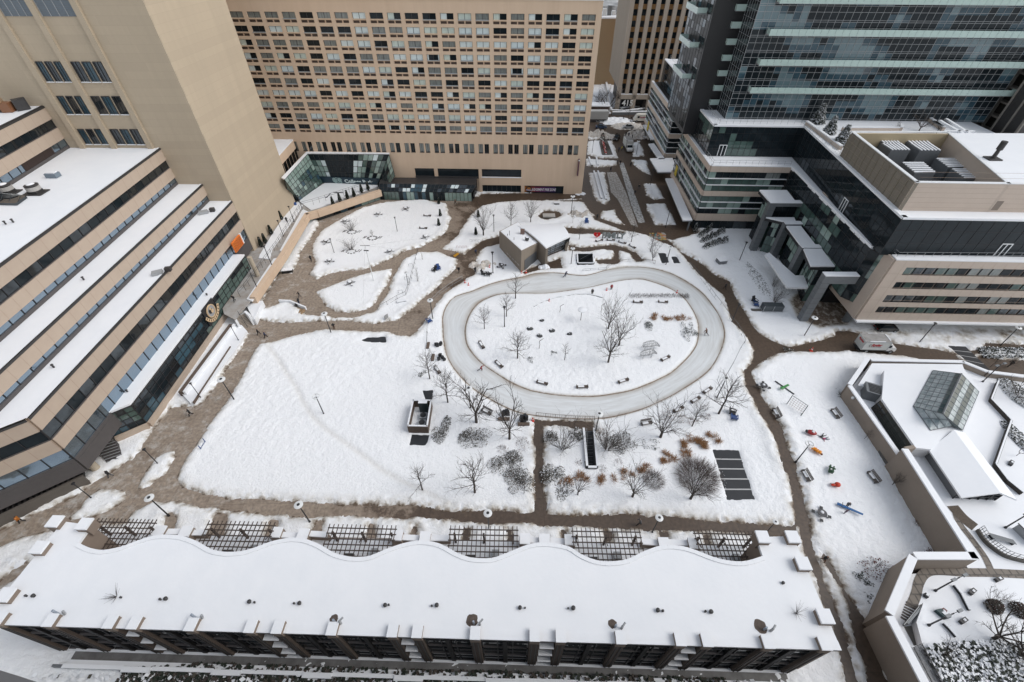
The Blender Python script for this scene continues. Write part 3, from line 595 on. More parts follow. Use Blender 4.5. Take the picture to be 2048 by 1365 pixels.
# ramp wall with dark grille west of the entrance
R_rw=thing('ramp_wall','long grey panelled ramp wall with a black slot below the dark fascia','wall',P(180,965))
rw=MB(); A,B=P(-120,1118),P(183,968); rw.wall(A,B,0,2.0,-0.4,0.0,mat('grey_wall_panel',(0.12,0.105,0.092),.75,noise=(1,.5,(.09,.08,.07)))); rw.build('wall_panel',R_rw)
d=(B-A).normalized()
for k in range(1): 
    s=MB(); s.wall(A,B,1.2,1.7,-2.4,-0.4,BLACK)
    for j in range(int((B-A).length/.6)): p=A+d*(j*.6); s.wall(p,p+d*.12,1.7,2.1,-2.2,-0.5,DARKM)
    s.build('grille',R_rw)
# ---- snow domes, fans and boxes on the stepped roofs
def roof_fan(px,py,z,label):
    p=P(px,py,z); t=thing('roof_fan',label,'roof fan',p)
    q=MB(); q.box(p,3.0,2.2,z,z+.12,DARKM); q.box(p,1.5,1.5,z+.12,z+.5,DARKM); q.build('curb',t)
    q=MB(); q.lathe(p,[(0.85,.5),(1.0,.55),(1.0,1.15),(.92,1.2)],mat('galvanised_drum',(0.40,0.38,0.36),.5,noise=(3,.5,(.28,.27,.26))),16); q.build('drum',t)
    q=MB(); q.lathe(p,[(.98,1.2),(1.02,1.35),(.6,1.5),(.55,1.45)],DARKM,16); q.lathe(p,[(.6,1.5),(.3,1.62),(.05,1.66)],SNOW,12); q.build('cap',t)
roof_fan(18,386,zr[1],'round roof fan nearest the left edge on the white upper terrace')
roof_fan(73,386,zr[1],'round roof fan beside the dark hatch on the white upper terrace')
p=P(108,354,zr[1]); t=thing('roof_hatch','small blue grey vent box alone on the white upper terrace','vent box',p); q=MB(); q.box(p,1.9,1.2,zr[1],zr[1]+.7,mat('bluegrey_box',(.16,.20,.24),.5)); q.build('housing',t); q=MB(); q.box(p,1.4,.8,zr[1]+.701,zr[1]+.85,SNOW); q.build('lid',t)
p=P(20,415,zr[1]); t=thing('sunken_skylight','dark pyramid skylight with rails at the left edge of the upper terrace','skylight',p); q=MB()
b0=[P(-15,388,zr[1]+.02),P(20,389,zr[1]+.02),P(55,396,zr[1]+.02),P(34,411,zr[1]+.02),P(-15,410,zr[1]+.02)]; q.prism(b0,zr[1]-.02,zr[1]+.35,GREFL); q.build('glazing',t); q=MB()
for k in range(4): a=b0[0].lerp(b0[2],k/4+.1); q.tube(a+Vector((0,0,.35)),a+Vector((0,-1.2,1.0)),.05,.05,LGREY,5)
q.build('rail',t)
for k,(px,py,zz,lb) in enumerate(((408,427,zr[3],'snow speckled condenser lying on the lowest stepped terrace near the tower'),(316,548,zr[3],'low metal frame on the lowest stepped terrace'))):
    p=P(px,py,zz); t=thing('roof_unit',lb,'roof unit',p); q=MB(); q.box(p,1.6,1.0,zz,zz+.5,LGREY,.5); q.build('case',t); q=MB(); q.box((p.x+1.4,p.y+.9),.9,.7,zz,zz+.7,DARKM,.2); q.build('fan_box',t)
p=P(14,222,zr[0]); t=thing('rooftop_plant','cluster of tan and black plant boxes on the topmost stepped roof','roof plant',p); rg2=random.Random(2)
for k in range(7):
    q=MB(); c=(p.x+rg2.uniform(-3.5,3),p.y+rg2.uniform(-1.2,1.4)); q.box(c,rg2.uniform(1,2),rg2.uniform(1,1.6),zr[0],zr[0]+rg2.uniform(.8,2),[DARKM,plain('rust_box',(.22,.10,.05)),plain('tan_box',(.38,.27,.17))][k%3],rg2.uniform(0,1)); q.build('plant_box',t)
for k,(px,py,zz) in enumerate(((168,560,zr[2]),(108,735,zr[3]),(12,449,zr[1]),(415,592,z4),(365,636,z4),(256,785,z4),(27,445,zr[1]))):
    p=P(px,py,zz); q=MB(); q.tube(p,p+Vector((0,0,.45)),.12,.12,DARKM,8); q.tube(p+Vector((0,0,.45)),p+Vector((0,0,.55)),.2,.16,DARKM,8); q.build('roof_vent',R_st)
# emblem sign on the dark hall glass, orange striped sign at the corner
d=(h[2]-h[1]).normalized(); nn=Vector((d.y,-d.x,0))
sp=onplane(423,625,h[1]+nn*.25,nn); t=thing('pub_sign','round emblem sign with a lettered ribbon on dark backing on the glass hall','sign',sp)
q=MB(); a=sp-d*2.0-nn*.15; q.wall(a,a+d*4.0,sp.z-1.9,sp.z+2.0,-.02,.08,BLACK); q.build('backing',t)
M_=frameM(sp,d,ZZ); q=MB(); CRM=plain('cream_sign',(.62,.45,.28)); GR=plain('grey_sign',(.33,.33,.34))
def disc(mb,M,c,r,dep,m,n=20,sx=1.0,a0=0,a1=2*math.pi,r2=0):
    for i in range(n):
        t0,t1=a0+(a1-a0)*i/n,a0+(a1-a0)*(i+1)/n
        f=lambda t,rr,zz:M@Vector((c[0]+rr*sx*math.cos(t),c[1]+rr*math.sin(t),zz))
        if r2>0: mb.hexa([f(t0,r2,0),f(t1,r2,0),f(t1,r,0),f(t0,r,0),f(t0,r2,dep),f(t1,r2,dep),f(t1,r,dep),f(t0,r,dep)],m)
        else: mb.poly([f(t0,r,dep),f(t1,r,dep),M@Vector((c[0],c[1],dep))],m)
disc(q,M_,(0,.35),1.15,.10,GR); disc(q,M_,(0,.35),1.3,.16,CRM,r2=1.1); disc(q,M_,(-.2,.5),.55,.16,mat('sign_black',(.02,.02,.02),.5)); disc(q,M_,(.25,.2),.4,.17,CRM); disc(q,M_,(-.05,.9),.28,.17,CRM); q.build('emblem',t)
q=MB()
for i in range(10):
    a0,a1=math.pi*(1.12+.76*i/10),math.pi*(1.12+.76*(i+1)/10); f=lambda t_,rr,zz:M_@Vector((2.3*math.cos(t_)*rr,1.35+2.6*math.sin(t_)*rr,zz))
    q.hexa([f(a0,.92,.18),f(a1,.92,.18),f(a1,1.18,.18),f(a0,1.18,.18),f(a0,.92,.24),f(a1,.92,.24),f(a1,1.18,.24),f(a0,1.18,.24)],CRM)
    am=(a0+a1)/2; q.hexa([f(am-.04,.97,.241),f(am+.03,.97,.241),f(am+.03,1.12,.241),f(am-.04,1.12,.241),f(am-.04,.97,.26),f(am+.03,.97,.26),f(am+.03,1.12,.26),f(am-.04,1.12,.26)],_M['sign_black'])
q.build('ribbon',t)
sp=Vector((P(474,490,5).x,P(474,490,5).y,0)); o1=onplane(475,488,fr[3][1]+Vector((1.2,-1.2,0)),Vector((1,0,0)))
t=thing('orange_shop_sign','orange sign of upright dark strokes hanging at the tower corner','sign',o1); q=MB(); OR=mat('orange_sign_face',(.75,.17,.02),.5,noise=(2,.5,(.85,.28,.05)))
q.box((o1.x,o1.y),.3,3.6,o1.z-1.1,o1.z+1.2,OR); q.build('panel',t); q=MB()
for k in range(9): q.box((o1.x+.16,o1.y-1.55+k*.37),.05,.11,o1.z-1.0,o1.z+1.05,mat('sign_maroon',(.09,.015,.008),.6))
q.build('stroke',t); q=MB(); q.box((o1.x+.1,o1.y+1.95),.3,.3,o1.z-1.0,o1.z+1.35,SNOW); q.build('end_cap',t)
# ---- raised terrace
Q=[(470,640),(492,612),(503,600),(564,512),(612,432),(634,426),(760,384)]
qw=[P(x,y,ZT) for x,y in Q]
R_te=thing('raised_terrace','raised paved terrace with tan edge wall below the concrete tower','terrace',qw[3])
tp=MB(); pavl=mat('terrace_paving',(.27,.235,.20),.8,noise=(.5,.9,(.42,.42,.42)))
tp.prism(qw[:]+[P(768,345,ZT),P(620,300,ZT),P(440,430,ZT),P(430,560,ZT),P(448,628,ZT)],1.95,ZT,pavl); tp.build('paving',R_te)
sn=MB()
for pl in ([(520,512),(545,470),(575,425),(596,405),(606,412),(590,437),(566,470),(545,500),(540,520),(518,518)],[(598,404),(628,382),(650,368),(752,366),(756,374),(640,416),(622,421)],[(548,519),(566,516),(505,604),(494,600)],[(606,420),(622,428),(570,508),(560,503)]):
    sn.prism([P(x,y,ZT) for x,y in pl],ZT-.05,ZT+.22,SNOW)
sn.build('terrace_snow',R_te)
ew=MB(); gl=MB(); ml=MB()
for a,bb in zip(qw[2:],qw[3:]):
    ew.wall(a,bb,1.25,2.95,-0.15,.95,BEIGE)
    n_=max(2,int((bb-a).length/1.9)); curtain(gl,ml,a,bb,0,1.24,n_,1,[GPALE,GTEAL,GDARK,GREFL],[.3,.25,.25,.2],rg,.08,.09,BLACK)
ew.build('edge_wall',R_te); gg=gl.build('under_glazing',R_te); ml.build('mullion',gg)
er=MB()
for a,bb in zip(qw[1:],qw[2:]):
    n_=max(1,int((bb-a).length/1.6)); d=(bb-a)/n_
    for i in range(n_+1): er.tube(a+d*i+Vector((-.2,0,ZT)),a+d*i+Vector((-.2,0,ZT+1.6)),.035,.035,BLACK,5)
    for zz in (ZT+1.15,ZT+1.6): er.tube(a+Vector((-.2,0,zz)),bb+Vector((-.2,0,zz)),.03,.03,BLACK,5)
er.build('railing',R_te)
R_ss=thing('terrace_stairs','broad pale stone stairs with a central handrail leading down from the terrace','stairs',P(490,645))
a,bb,c,d_=P(469,634,ZT),P(491,625,ZT),P(509,650,0),P(484,660,0); s=MB(); tr=MB()
for k in range(10):
    t0,t1=k/10,(k+1)/10; zz=ZT*(1-t1)+.02; g4=[a.lerp(d_,t0),bb.lerp(c,t0),bb.lerp(c,t1),a.lerp(d_,t1)]
    s.prism(g4,0,zz,mat('pale_step_stone',(.36,.31,.26),.85,noise=(2,.5,(.25,.21,.17)))); tr.prism([g4[0],g4[1],g4[1].lerp(g4[2],.3),g4[0].lerp(g4[3],.3)],zz+.001,zz+.03,mat('painted_step_shade',(.08,.068,.06),.9))  # dark strip at the back of each tread: riser shade painted in
s.build('step',R_ss); tr.build('step_shade',R_ss); s=MB(); m0,m1=a.lerp(bb,.45),d_.lerp(c,.45); s.tube(m0+Vector((0,0,.95)),m1+Vector((0,0,1.0)),.04,.04,BLACK,5)
for k in range(4): p=m0.lerp(m1,k/3); s.tube(p,p+Vector((0,0,.98)),.035,.035,BLACK,5)
s.build('handrail',R_ss)
s=MB()
for e0,e1 in ((bb,c),(a,d_)): 
    dd=(e1-e0).normalized(); s.wall((e0.x,e0.y),(e1.x,e1.y),0,2.5 if e0 is bb else 2.0,-.25 if e0 is bb else -.1,.25 if e0 is bb else .3,SNOW)
s.build('cheek_wall',R_ss)
# long planter in front of the hall
R_pl=thing('long_planter','long snow filled planter with brown timber edge beside the glass hall','planter',P(420,740))
s=MB(); s.prism(PP([(366,792),(385,812),(400,800),(470,712),(497,668),(486,656),(460,660),(420,720)]),0,.75,SNOW); s.build('snow_bed',R_pl)
s=MB(); a,bb=P(368,789,.8),P(468,653,.8); s.wall(bb,a,.0,1.35,-.1,.75,WOOD); s.wall(bb,a,.0,1.5,-.5,-.1,SNOW); s.build('edge_wall',R_pl)
s=MB(); a,bb=P(388,806,.8),P(462,694,.8); s.wall(bb,a,.5,.95,0,.18,WOOD); s.build('bench_slat',R_pl)
# ---- slab hotel
S0=P(1163,389); NS=Vector((U.y,-U.x,0))
def sl(px,py):
    q=onplane(px,py,S0,NS); return (q-S0).dot(U), q.z
def SP(s,z,t=0.0): q=S0+U*s+NS*t; return Vector((q.x,q.y,z))
zt1,zb10=sl(1192,29.4)[1],sl(1168,256.2)[1]; PIT=(zt1-zb10)/9; s_r=-1.35; s_l=sl(457,22)[0]; BP=(s_r-s_l)/20.76; WW=.76*BP
ZTOP=sl(1207,1.5)[1]
R_ho=thing('slab_hotel','long tan slab block gridded with ten rows of wide windows','building',SP(0,0))
w=MB(); D=.38
bk=[SP(0,0,-D),SP(0,0,-17),SP(-110,0,-17),SP(-110,0,-D)]
w.prism([(p.x,p.y) for p in bk],0,ZTOP,BEIGE)
def wb(s0,s1,z0,z1,t0=-D,t1=0.0,m=BEIGE,mb=None): (mb or w).wall(SP(s0,0),SP(s1,0),z0,z1,t0,t1,m)
rows=[(zt1-i*PIT) for i in range(10)]; WH=2.06
wb(-110,0,rows[0],ZTOP)
for i,zt_ in enumerate(rows):
    if i<9: wb(-110,0,rows[i+1],zt_-WH)
    ss=s_r
    wb(s_r,0,zt_-WH,zt_)
    for j in range(21):
        s1=s_r-j*BP; s0=s1-WW; nx_=s0-(BP-WW) if j<20 else -110
        wb(nx_,s0,zt_-WH,zt_)
zm1,zm0=sl(1132,291)[1],sl(1131,309)[1]
wb(-110,0,zm1,rows[9]-WH)
zlo=sl(1120,341)[1]
pw=1.22
def midx(j): return s_r-.9-j*BP
prev=0
for j in range(21):
    for k in (0,1):
        s1=midx(j)-k*(pw+.42); wb(s1,prev,zm0,zm1); prev=s1-pw
wb(-110,prev,zm0,zm1)
wb(-110,0,zlo,zm0)
# lower storey openings, right to left
op=[(1126,1049,371.5,392,'banner'),(1041,965,371.5,393,'dark')]; up=[(1041,965,341.5,354)]
sA,sB=sl(1127,380)[0],sl(1049,380)[0]; sC,sD=sl(1042,380)[0],sl(965,380)[0]
zu0=sl(1000,355)[1]; zg1=sl(1000,371)[1]
wb(sC,0,zu0,zlo)
wb(sC,0,zg1,zu0); wb(sD,sC,zg1,zu0); wb(sA,0,0,zg1); wb(sC,sB,0,zg1); wb(sD-.9,sD,0,zlo)
wb(-110,-48.0,0,zlo)
sE=sl(872,345)[0]; wb(sE-.5,sE+.5,zu0,zlo); wb(-48,sD-.9,zu0-.5,zu0,-D,.05,DARKM)
w.build('wall',R_ho)
wn=[]
for i,zt_ in enumerate(rows):
    for j in range(21): wn.append((i,j,zt_,s_r-j*BP))
rgw=random.Random(12)
def win_into(mb,zt_,s1):
    s0=s1-WW; c=(s0+s1)/2; r=rgw.random(); g1=zt_-1.22
    def pane(a,b_,m,dz=0): mb.poly([SP(a,g1,-D+.04),SP(b_,g1,-D+.04),SP(b_,zt_,-D+.04),SP(a,zt_,-D+.04)],m)
    a,b_=(s0,c),(c,s1)
    if r<.36: k=rgw.choice([CURT,CURT2]); pane(s0,c,k); pane(c,s1,k)
    elif r<.62: pane(s0,c,CURTD); pane(c,s1,CURTD)
    elif r<.72: k=rgw.choice([CURT,CURT2]); pane(s0,c,k); pane(c,s1,GDARK)
    elif r<.78: pane(s0,s0+.4,CURT2); pane(s0+.4,s1-.4,GDARK); pane(s1-.4,s1,CURT2)
    else: pane(s0,c,GDARK); pane(c,s1,GDARK)
    for x in (s0+.04,c,s1-.04): mb.wall(SP(x-.045,0),SP(x+.045,0),g1,zt_,-D+.03,-D+.1,DARKM)
    mb.wall(SP(s0,0),SP(s1,0),zt_-.07,zt_,-D+.02,-D+.12,DARKM)
    mb.wall(SP(s0-.03,0),SP(s1+.03,0),g1-.16,g1,-D,.06,LGREY if rgw.random()<.5 else BEIGE)
    mb.wall(SP(s0,0),SP(s1,0),zt_-WH,g1-.18,-D,-D+.05,mat('brown_vent_grille',(.075,.05,.04),.7))
    mb.wall(SP(c-.14,0),SP(c+.14,0),zt_-WH,g1-.17,-D+.02,-D+.13,BEIGE); mb.wall(SP(s0,0),SP(s1,0),g1-.32,g1-.165,-D+.01,-D+.2,BEIGE)
rest=MB()
for i,j,zt_,s1 in wn:
    if i*21+j<100:
        q=MB(); win_into(q,zt_,s1); q.build('window',R_ho)
    else: win_into(rest,zt_,s1)
rest.build('lower_windows',R_ho)['kind']='stuff'
mid=MB()
for j in range(21):
    for k in (0,1):
        s1=midx(j)-k*(pw+.42); s0=s1-pw; m_=rgw.choice([GDARK,CURTD,CURTD,GREFL])
        mid.poly([SP(s0,zm0,-D+.05),SP(s1,zm0,-D+.05),SP(s1,zm1,-D+.05),SP(s0,zm1,-D+.05)],m_)
        for x in (s0+.05,(s0+s1)/2,s1-.05): mid.wall(SP(x-.04,0),SP(x+.04,0),zm0,zm1,-D+.04,-D+.12,DARKM)
        mid.wall(SP(s0,0),SP(s1,0),zm0-.08,zm0+.02,-D,.08,DARKM)
mid.build('paired_windows',R_ho)['kind']='stuff'
q=MB(); q.poly([SP(sD,zu0,-D+.04),SP(sC,zu0,-D+.04),SP(sC,zlo,-D+.04),SP(sD,zlo,-D+.04)],GDARK); q.poly([SP(-48,zu0,-D+.04),SP(sD,zu0,-D+.04),SP(sD,zlo,-D+.04),SP(-48,zlo,-D+.04)],GDARK)
q.wall(SP(sD-.1,0),SP(sC+.1,0),zu0-.1,zu0+.06,-.1,.2,SNOW); q.build('upper_opening',R_ho)
q=MB(); q.poly([SP(sD,0.05,-D+.04),SP(sC,0.05,-D+.04),SP(sC,zg1,-D+.04),SP(sD,zg1,-D+.04)],GDARK)
for k in range(9): x=sD+(sC-sD)*k/8; q.wall(SP(x-.05,0),SP(x+.05,0),0,zg1,-D+.03,-D+.14,DARKM)
q.build('ground_glazing',R_ho)
rs2=MB(); rs2.prism([(p.x,p.y) for p in (SP(.15,0,.15),SP(.15,0,-17),SP(-110,0,-17),SP(-110,0,.15))],ZTOP,ZTOP+.3,SNOW); rs2.build('roof_snow',R_ho)
# banner in the shop opening
bz0,bz1=.35,zg1-.35; R_bn=thing('gym_banner','purple and orange banner with white lettering in the ground floor opening','banner',SP((sA+sB)/2,0,-.2))
q=MB(); q.wall(SP(sB,0),SP(sA,0),0,zg1,-D+.01,-D+.05,GDARK); q.build('backing',R_bn)
q=MB(); sW=sB+(sA-sB)*.80; cols=[(.33,.11,.02),(.20,.035,.03),(.12,.012,.05),(.08,.012,.075),(.045,.01,.075),(.03,.01,.065)]
for k,c_ in enumerate(cols): q.wall(SP(sB+(sW-sB)*k/6,0),SP(sB+(sW-sB)*(k+1)/6,0),bz0,bz1,-D+.06,-D+.10,plain('banner_%d'%k,c_,.6))
q.build('cloth',R_bn); q=MB(); M_=frameM(SP(sB+1.25,(bz0+bz1)/2,-D+.1),U,ZZ); disc(q,M_,(0,0),.85,.02,plain('logo_dark',(.03,.02,.02)),18,1.15); disc(q,M_,(0,.1),.5,.03,plain('logo_orange',(.35,.13,.03)),14,1.2)
q.hexa([M_@Vector(p) for p in ((-.8,-.35,.04),(.8,-.45,.04),(.8,-.18,.04),(-.8,-.08,.04),(-.8,-.35,.05),(.8,-.45,.05),(.8,-.18,.05),(-.8,-.08,.05))],plain('logo_lilac',(.4,.38,.5))); q.build('logo',R_bn)
text_mesh('JUDGEMENT FREE ZONE',1.02,plain('banner_letter',(.75,.70,.75)),.02,R_bn,'lettering',frameM(SP(sB+(sW-sB)*.62,(bz0+bz1)/2-.1,-D+.12),U,ZZ)@Matrix.Scale(.62,4,(1,0,0)),.15,.02)
a=sl(1158,318); q=MB(); t=thing('vertical_sign','narrow purple vertical sign on the plain end of the tan slab','sign',SP(a[0],a[1]-4,.3)); q.wall(SP(a[0]-.15,0),SP(a[0]+.15,0),sl(1154,350)[1],a[1],.1,.9,plain('purple_sign',(.10,.035,.06))); q.build('panel',t); q=MB(); q.wall(SP(a[0]-.2,0),SP(a[0]+.2,0),a[1]-.2,a[1],.9,1.2,LAMPW); q.build('bracket',t)
# low wing left of the slab, with white roof
LW=[P(534,263,14.6),P(600,262,14.6),P(553,314,14.6),P(520,320,14.6)]
R_lw=thing('low_wing','low tan wing with a white roof wedged between tower and slab','building',LW[2]); w=MB()
lA,lB=LW[2],LW[1]
w.prism([(lA.x,lA.y),(lB.x,lB.y),(lB.x-40,lB.y),(lA.x-40,lA.y)],0,14.2,BEIGE); w.build('wall',R_lw); w=MB(); w.prism([(lA.x,lA.y),(lB.x,lB.y),(lB.x-40,lB.y),(lA.x-40,lA.y)],14.2,14.5,SNOW); w.build('roof_snow',R_lw)
w=MB(); d=(lB-lA); L=d.length; d.normalize()
for k in range(8):
    for e in (0,.0): 
        p=lA+d*(1.0+k*(L-1.5)/8); w.wall(p,p+d*1.0,9.4,12.0,.02,.05,GDARK); w.wall(p+d*1.25,p+d*2.1,9.4,12.0,.02,.05,GREFL)
w.build('window_pair',R_lw)
# glass entrance hall with the blue name band
zb=ZT+.1; c0=P(700,369,zb); NC=Vector((U.y,-U.x,0))
za=onplane(700,308.5,c0,NC).z
TL,TR=P(615,308.5,za),P(778,309.5,za); BL,BR=P(646,366,zb),P(754,371,zb); WL=P(569,360,za); WB=P(600,402,zb); RT=P(790,352,za-5); RB=P(762,399,0)
R_at=thing('glass_entrance_hall','angular glass entrance hall with a dark blue name band over the terrace','building',BL)
g=MB(); mu=MB()
def lquad(g,mu,a,b_,c,d_,nx,nz,mats,wts,rg,m0=.075):
    """glazed quad a,b (top) c,d (bottom under b,a)"""
    f=lambda s,t:(a.lerp(b_,s)).lerp(d_.lerp(c,s),t)
    pk=picker(nx,nz,mats,wts,rg)
    for i in range(nx):
        for j in range(nz): g.poly([f(i/nx,(j+1)/nz),f((i+1)/nx,(j+1)/nz),f((i+1)/nx,j/nz),f(i/nx,j/nz)],pk(i,j))
    for i in range(nx+1): mu.tube(f(i/nx,0),f(i/nx,1),m0,m0,BLACK,4)
    for j in range(nz+1): mu.tube(f(0,j/nz),f(1,j/nz),m0,m0,BLACK,4)
f=lambda s,t:TL.lerp(TR,s).lerp(BL.lerp(BR,s),t)
NXA=16
for i in range(NXA):
    for j in range(5):
        dk=(3<=i<9); g.poly([f(i/NXA,(j+1)/5),f((i+1)/NXA,(j+1)/5),f((i+1)/NXA,j/5),f(i/NXA,j/5)],GDARK if dk or (j<1 and i<9) else rg.choices([GPALE,GGREEN,GDARK,CURT2],[.35,.35,.15,.15])[0])
for i in range(NXA+1): mu.tube(f(i/NXA,0),f(i/NXA,1),.075,.075,BLACK,4)
for j in range(6): mu.tube(f(0,j/5),f(1,j/5),.075,.075,BLACK,4)
lquad(g,mu,WL,TL,BL,WB,9,6,[GPALE,GGREEN,GTEAL],[.5,.4,.1],rg)
lquad(g,mu,WL,WB,P(597,408,0),P(584,412,0),3,3,[GDARK,GGREEN,GTEAL],[.5,.3,.2],rg)
lquad(g,mu,TR,RT,RB,BR,4,5,[GDARK,GGREEN,GPALE],[.6,.25,.15],rg)
gg=g.build('glass',R_at); mu.build('mullion',gg)
bd=MB(); n0=NC*.12; t4=.76; a,b_,c,d_=f(0,t4)+n0,f(1,t4)+n0,f(1,1)+n0,f(0,1)+n0; BLU=mat('dark_blue_band',(.012,.035,.055),.5); bd.poly([a,b_,c,d_],BLU); bd.poly([a+n0,b_+n0,b_,a],BLU); bd.build('name_band',R_at)
yd=(a-d_).normalized(); M_=frameM(d_.lerp(c,.66).lerp(a.lerp(b_,.66),.42)+n0*.6,b_-a,yd); hb_=(a-d_).length
text_mesh('College Park',hb_*.74,plain('band_letter',(.70,.80,.80)),.03,R_at,'lettering',M_,0,.03)
q=MB(); M_=frameM(d_.lerp(c,.29).lerp(a.lerp(b_,.29),.5)+n0*.6,b_-a,yd)
for k,r in enumerate((.18,.36,.54,.72,.9)): 
    for a0 in (0,): disc(q,M_,(0,0),r*hb_*.52+.05,.03,plain('band_logo',(.50,.68,.65)),18,1.35,(-.9 if k%2 else 2.2),( 4.2 if k%2 else 7.3),r*hb_*.52-.06+.02)
q.build('logo',R_at)
rf=MB(); rf.prism([(p.x,p.y) for p in (TL,TR,Vector((TR.x,TR.y+6,0)),Vector((TL.x-.6,TL.y+1.4,0)),Vector((WL.x-1.0,WL.y+.8,0)),WL)],za-.1,za+.25,SNOW); rf.build('roof_snow',R_at)
cr_=MB(); cr_.prism([(TL.x+.6,TL.y+1.5),(TR.x-.3,TR.y+1.5),(TR.x,TR.y+7.5),(TL.x-4,TL.y+7.5)],0,za-.15,DARKM); cr_.build('hall_core',R_at)
# street level shop front under the slab
F0,F1=P(762,400),P(945,396); R_sf=thing('shop_front','dark glazed shop front with pale lower panes below the tan slab','shop front',F0); g=MB(); mu=MB()
F1=Vector((F1.x,F0.y+(F1.x-F0.x)*math.tan(TH),0)); zsf=zu0-.6
lquad(g,mu,Vector((F0.x,F0.y+1.5,zsf)),Vector((F1.x+1.2,F1.y+1.5,zsf)),Vector((F1.x,F1.y,2.5)),Vector((F0.x,F0.y,2.5)),24,2,[GDARK,GREFL,CURT2,GTEAL],[.5,.2,.2,.1],rg)
lquad(g,mu,Vector((F0.x,F0.y,2.5)),Vector((F1.x,F1.y,2.5)),Vector((F1.x,F1.y,0)),Vector((F0.x,F0.y,0)),24,1,[GPALE,GTEAL,GDARK,GGREEN],[.4,.15,.3,.15],rg)
lquad(g,mu,Vector((F1.x+1.2,F1.y+1.5,zsf)),Vector((F1.x+1.2,S0.y+1.0,zsf)),Vector((F1.x+1.2,S0.y+1,0)),Vector((F1.x,F1.y,0)),3,4,[GDARK],[1],rg)
gg=g.build('glass',R_sf); mu.build('mullion',gg); q=MB(); q.prism([(F0.x+.3,F0.y+1.7),(F1.x+.6,F1.y+1.7),(F1.x+.9,S0.y+1),(F0.x+.3,S0.y+1)],0,zsf-.05,BLACK); q.build('shop_core',R_sf)
q=MB(); q.prism([(F0.x,F0.y+1.4),(F1.x+1.2,F1.y+1.4),(F1.x+1.2,S0.y+1),(F0.x,S0.y+1)],zsf,zsf+.2,DARKM); q.build('roof',R_sf)
# ---------------------------------------------------------------- east side: stepped glass office, glass tower, far blocks
def V2(p): return Vector((p.x,p.y,0))
B1=P(1385,458); ZB=16.6
zb=[onY(x,y,B1.y).z for x,y in ((1390,440),(1393,427),(1404,391),(1406,382),(1419,343),(1422,332))]
C0=Vector((B1.x-.1,B1.y,0)); C1=V2(P(1350,341,zb[1])); C1=C0+V*(C1.y-C0.y)
CI=C0+U*18.6; CE=P(1743,495,ZB); CE=Vector((CE.x,CE.y,0)); CI=Vector((CI.x+.0,CI.y,0))
W3=V2(P(1790,520,ZB)); Zu=23.4
U0=P(1411,311.5,ZB); UT=onY(1428,251,U0.y); Zu=UT.z; U0=V2(U0)
UI=V2(P(1609,253,Zu)); UE=V2(P(1806,436,Zu)); UB=V2(P(1388,197,Zu)); UB=U0+V*(UB.y-U0.y); UI=U0+U*((UI-U0).dot(U))
R_of=thing('stepped_glass_office','low glass and pale stone office stepping round an inner corner with snowy terraces','building',C0)
rg=random.Random(21); g=MB(); mu=MB(); st=MB(); core=MB(); sn=MB()
e=.25
CM=CI.lerp(CE,.58); core.prism([C0+Vector((e,e,0)),CI+Vector((0,e,0)),CE+Vector((e,e,0)),W3+Vector((e,4.6,0)),W3+Vector((46,4.6,0)),W3+Vector((46,60,0)),C1+Vector((e,0,0))],5.3,ZB-.5,BLACK); core.prism([C0+Vector((e,e,0)),CI+Vector((0,e,0)),CM+Vector((e,0,0)),CM+Vector((46,0,0)),W3+Vector((46,60,0)),C1+Vector((e,0,0))],0,5.29,BLACK)
q=MB()
sn.prism([C0,CI,CE,CE+Vector((2.2,0,0)),W3+Vector((.2,.3,0)),W3+Vector((50,.3,0)),W3+Vector((50,62,0)),C1],ZB-.5,ZB-.15,SNOW)
def bandwall(A,B,z0,z1,m=PINK,t=.35,n=None):
    st.wall(A,B,z0,z1,0,t,m); L=(B-A).length; n=n or max(1,int(L/1.9)); d=(B-A)/n
    for i in range(n+1): p=A+d*i; q=d.normalized()*.02; st.wall(p-q,p+q,z0+.02,z1-.02,t-.01,t+.005,JOINT)
GM=[GGREEN,GPALE,GDARK,CURTD]; GWT=[.42,.22,.3,.06]
def nw():
    global g,mu
    u=g.build('curtain_wall',R_of); mu.build('mullion',u); g=MB(); mu=MB()
for (A,B,n) in ((C1,C0,15),(C0,CI,11)):
    bandwall(A,B,zb[0],zb[1]); bandwall(A,B,zb[2],zb[3]); bandwall(A,B,zb[4],ZB)
    curtain(g,mu,A,B,zb[1],zb[2],n,3,GM,GWT,rg,.07,.06,BLACK); nw(); curtain(g,mu,A,B,zb[3],zb[4],n,3,GM,GWT,rg,.07,.06,BLACK); nw()
    curtain(g,mu,A,B,0,zb[0],n,1,[GDARK,GREFL],[.8,.2],rg,.05,.06,BLACK)
    for z0,z1 in ((zb[1],zb[2]),(zb[3],zb[4])):
        for f in (.34,.67): mu.wall(A,B,z0+(z1-z0)*f-.05,z0+(z1-z0)*f+.05,.05,.5,WHITEM)
    nw()
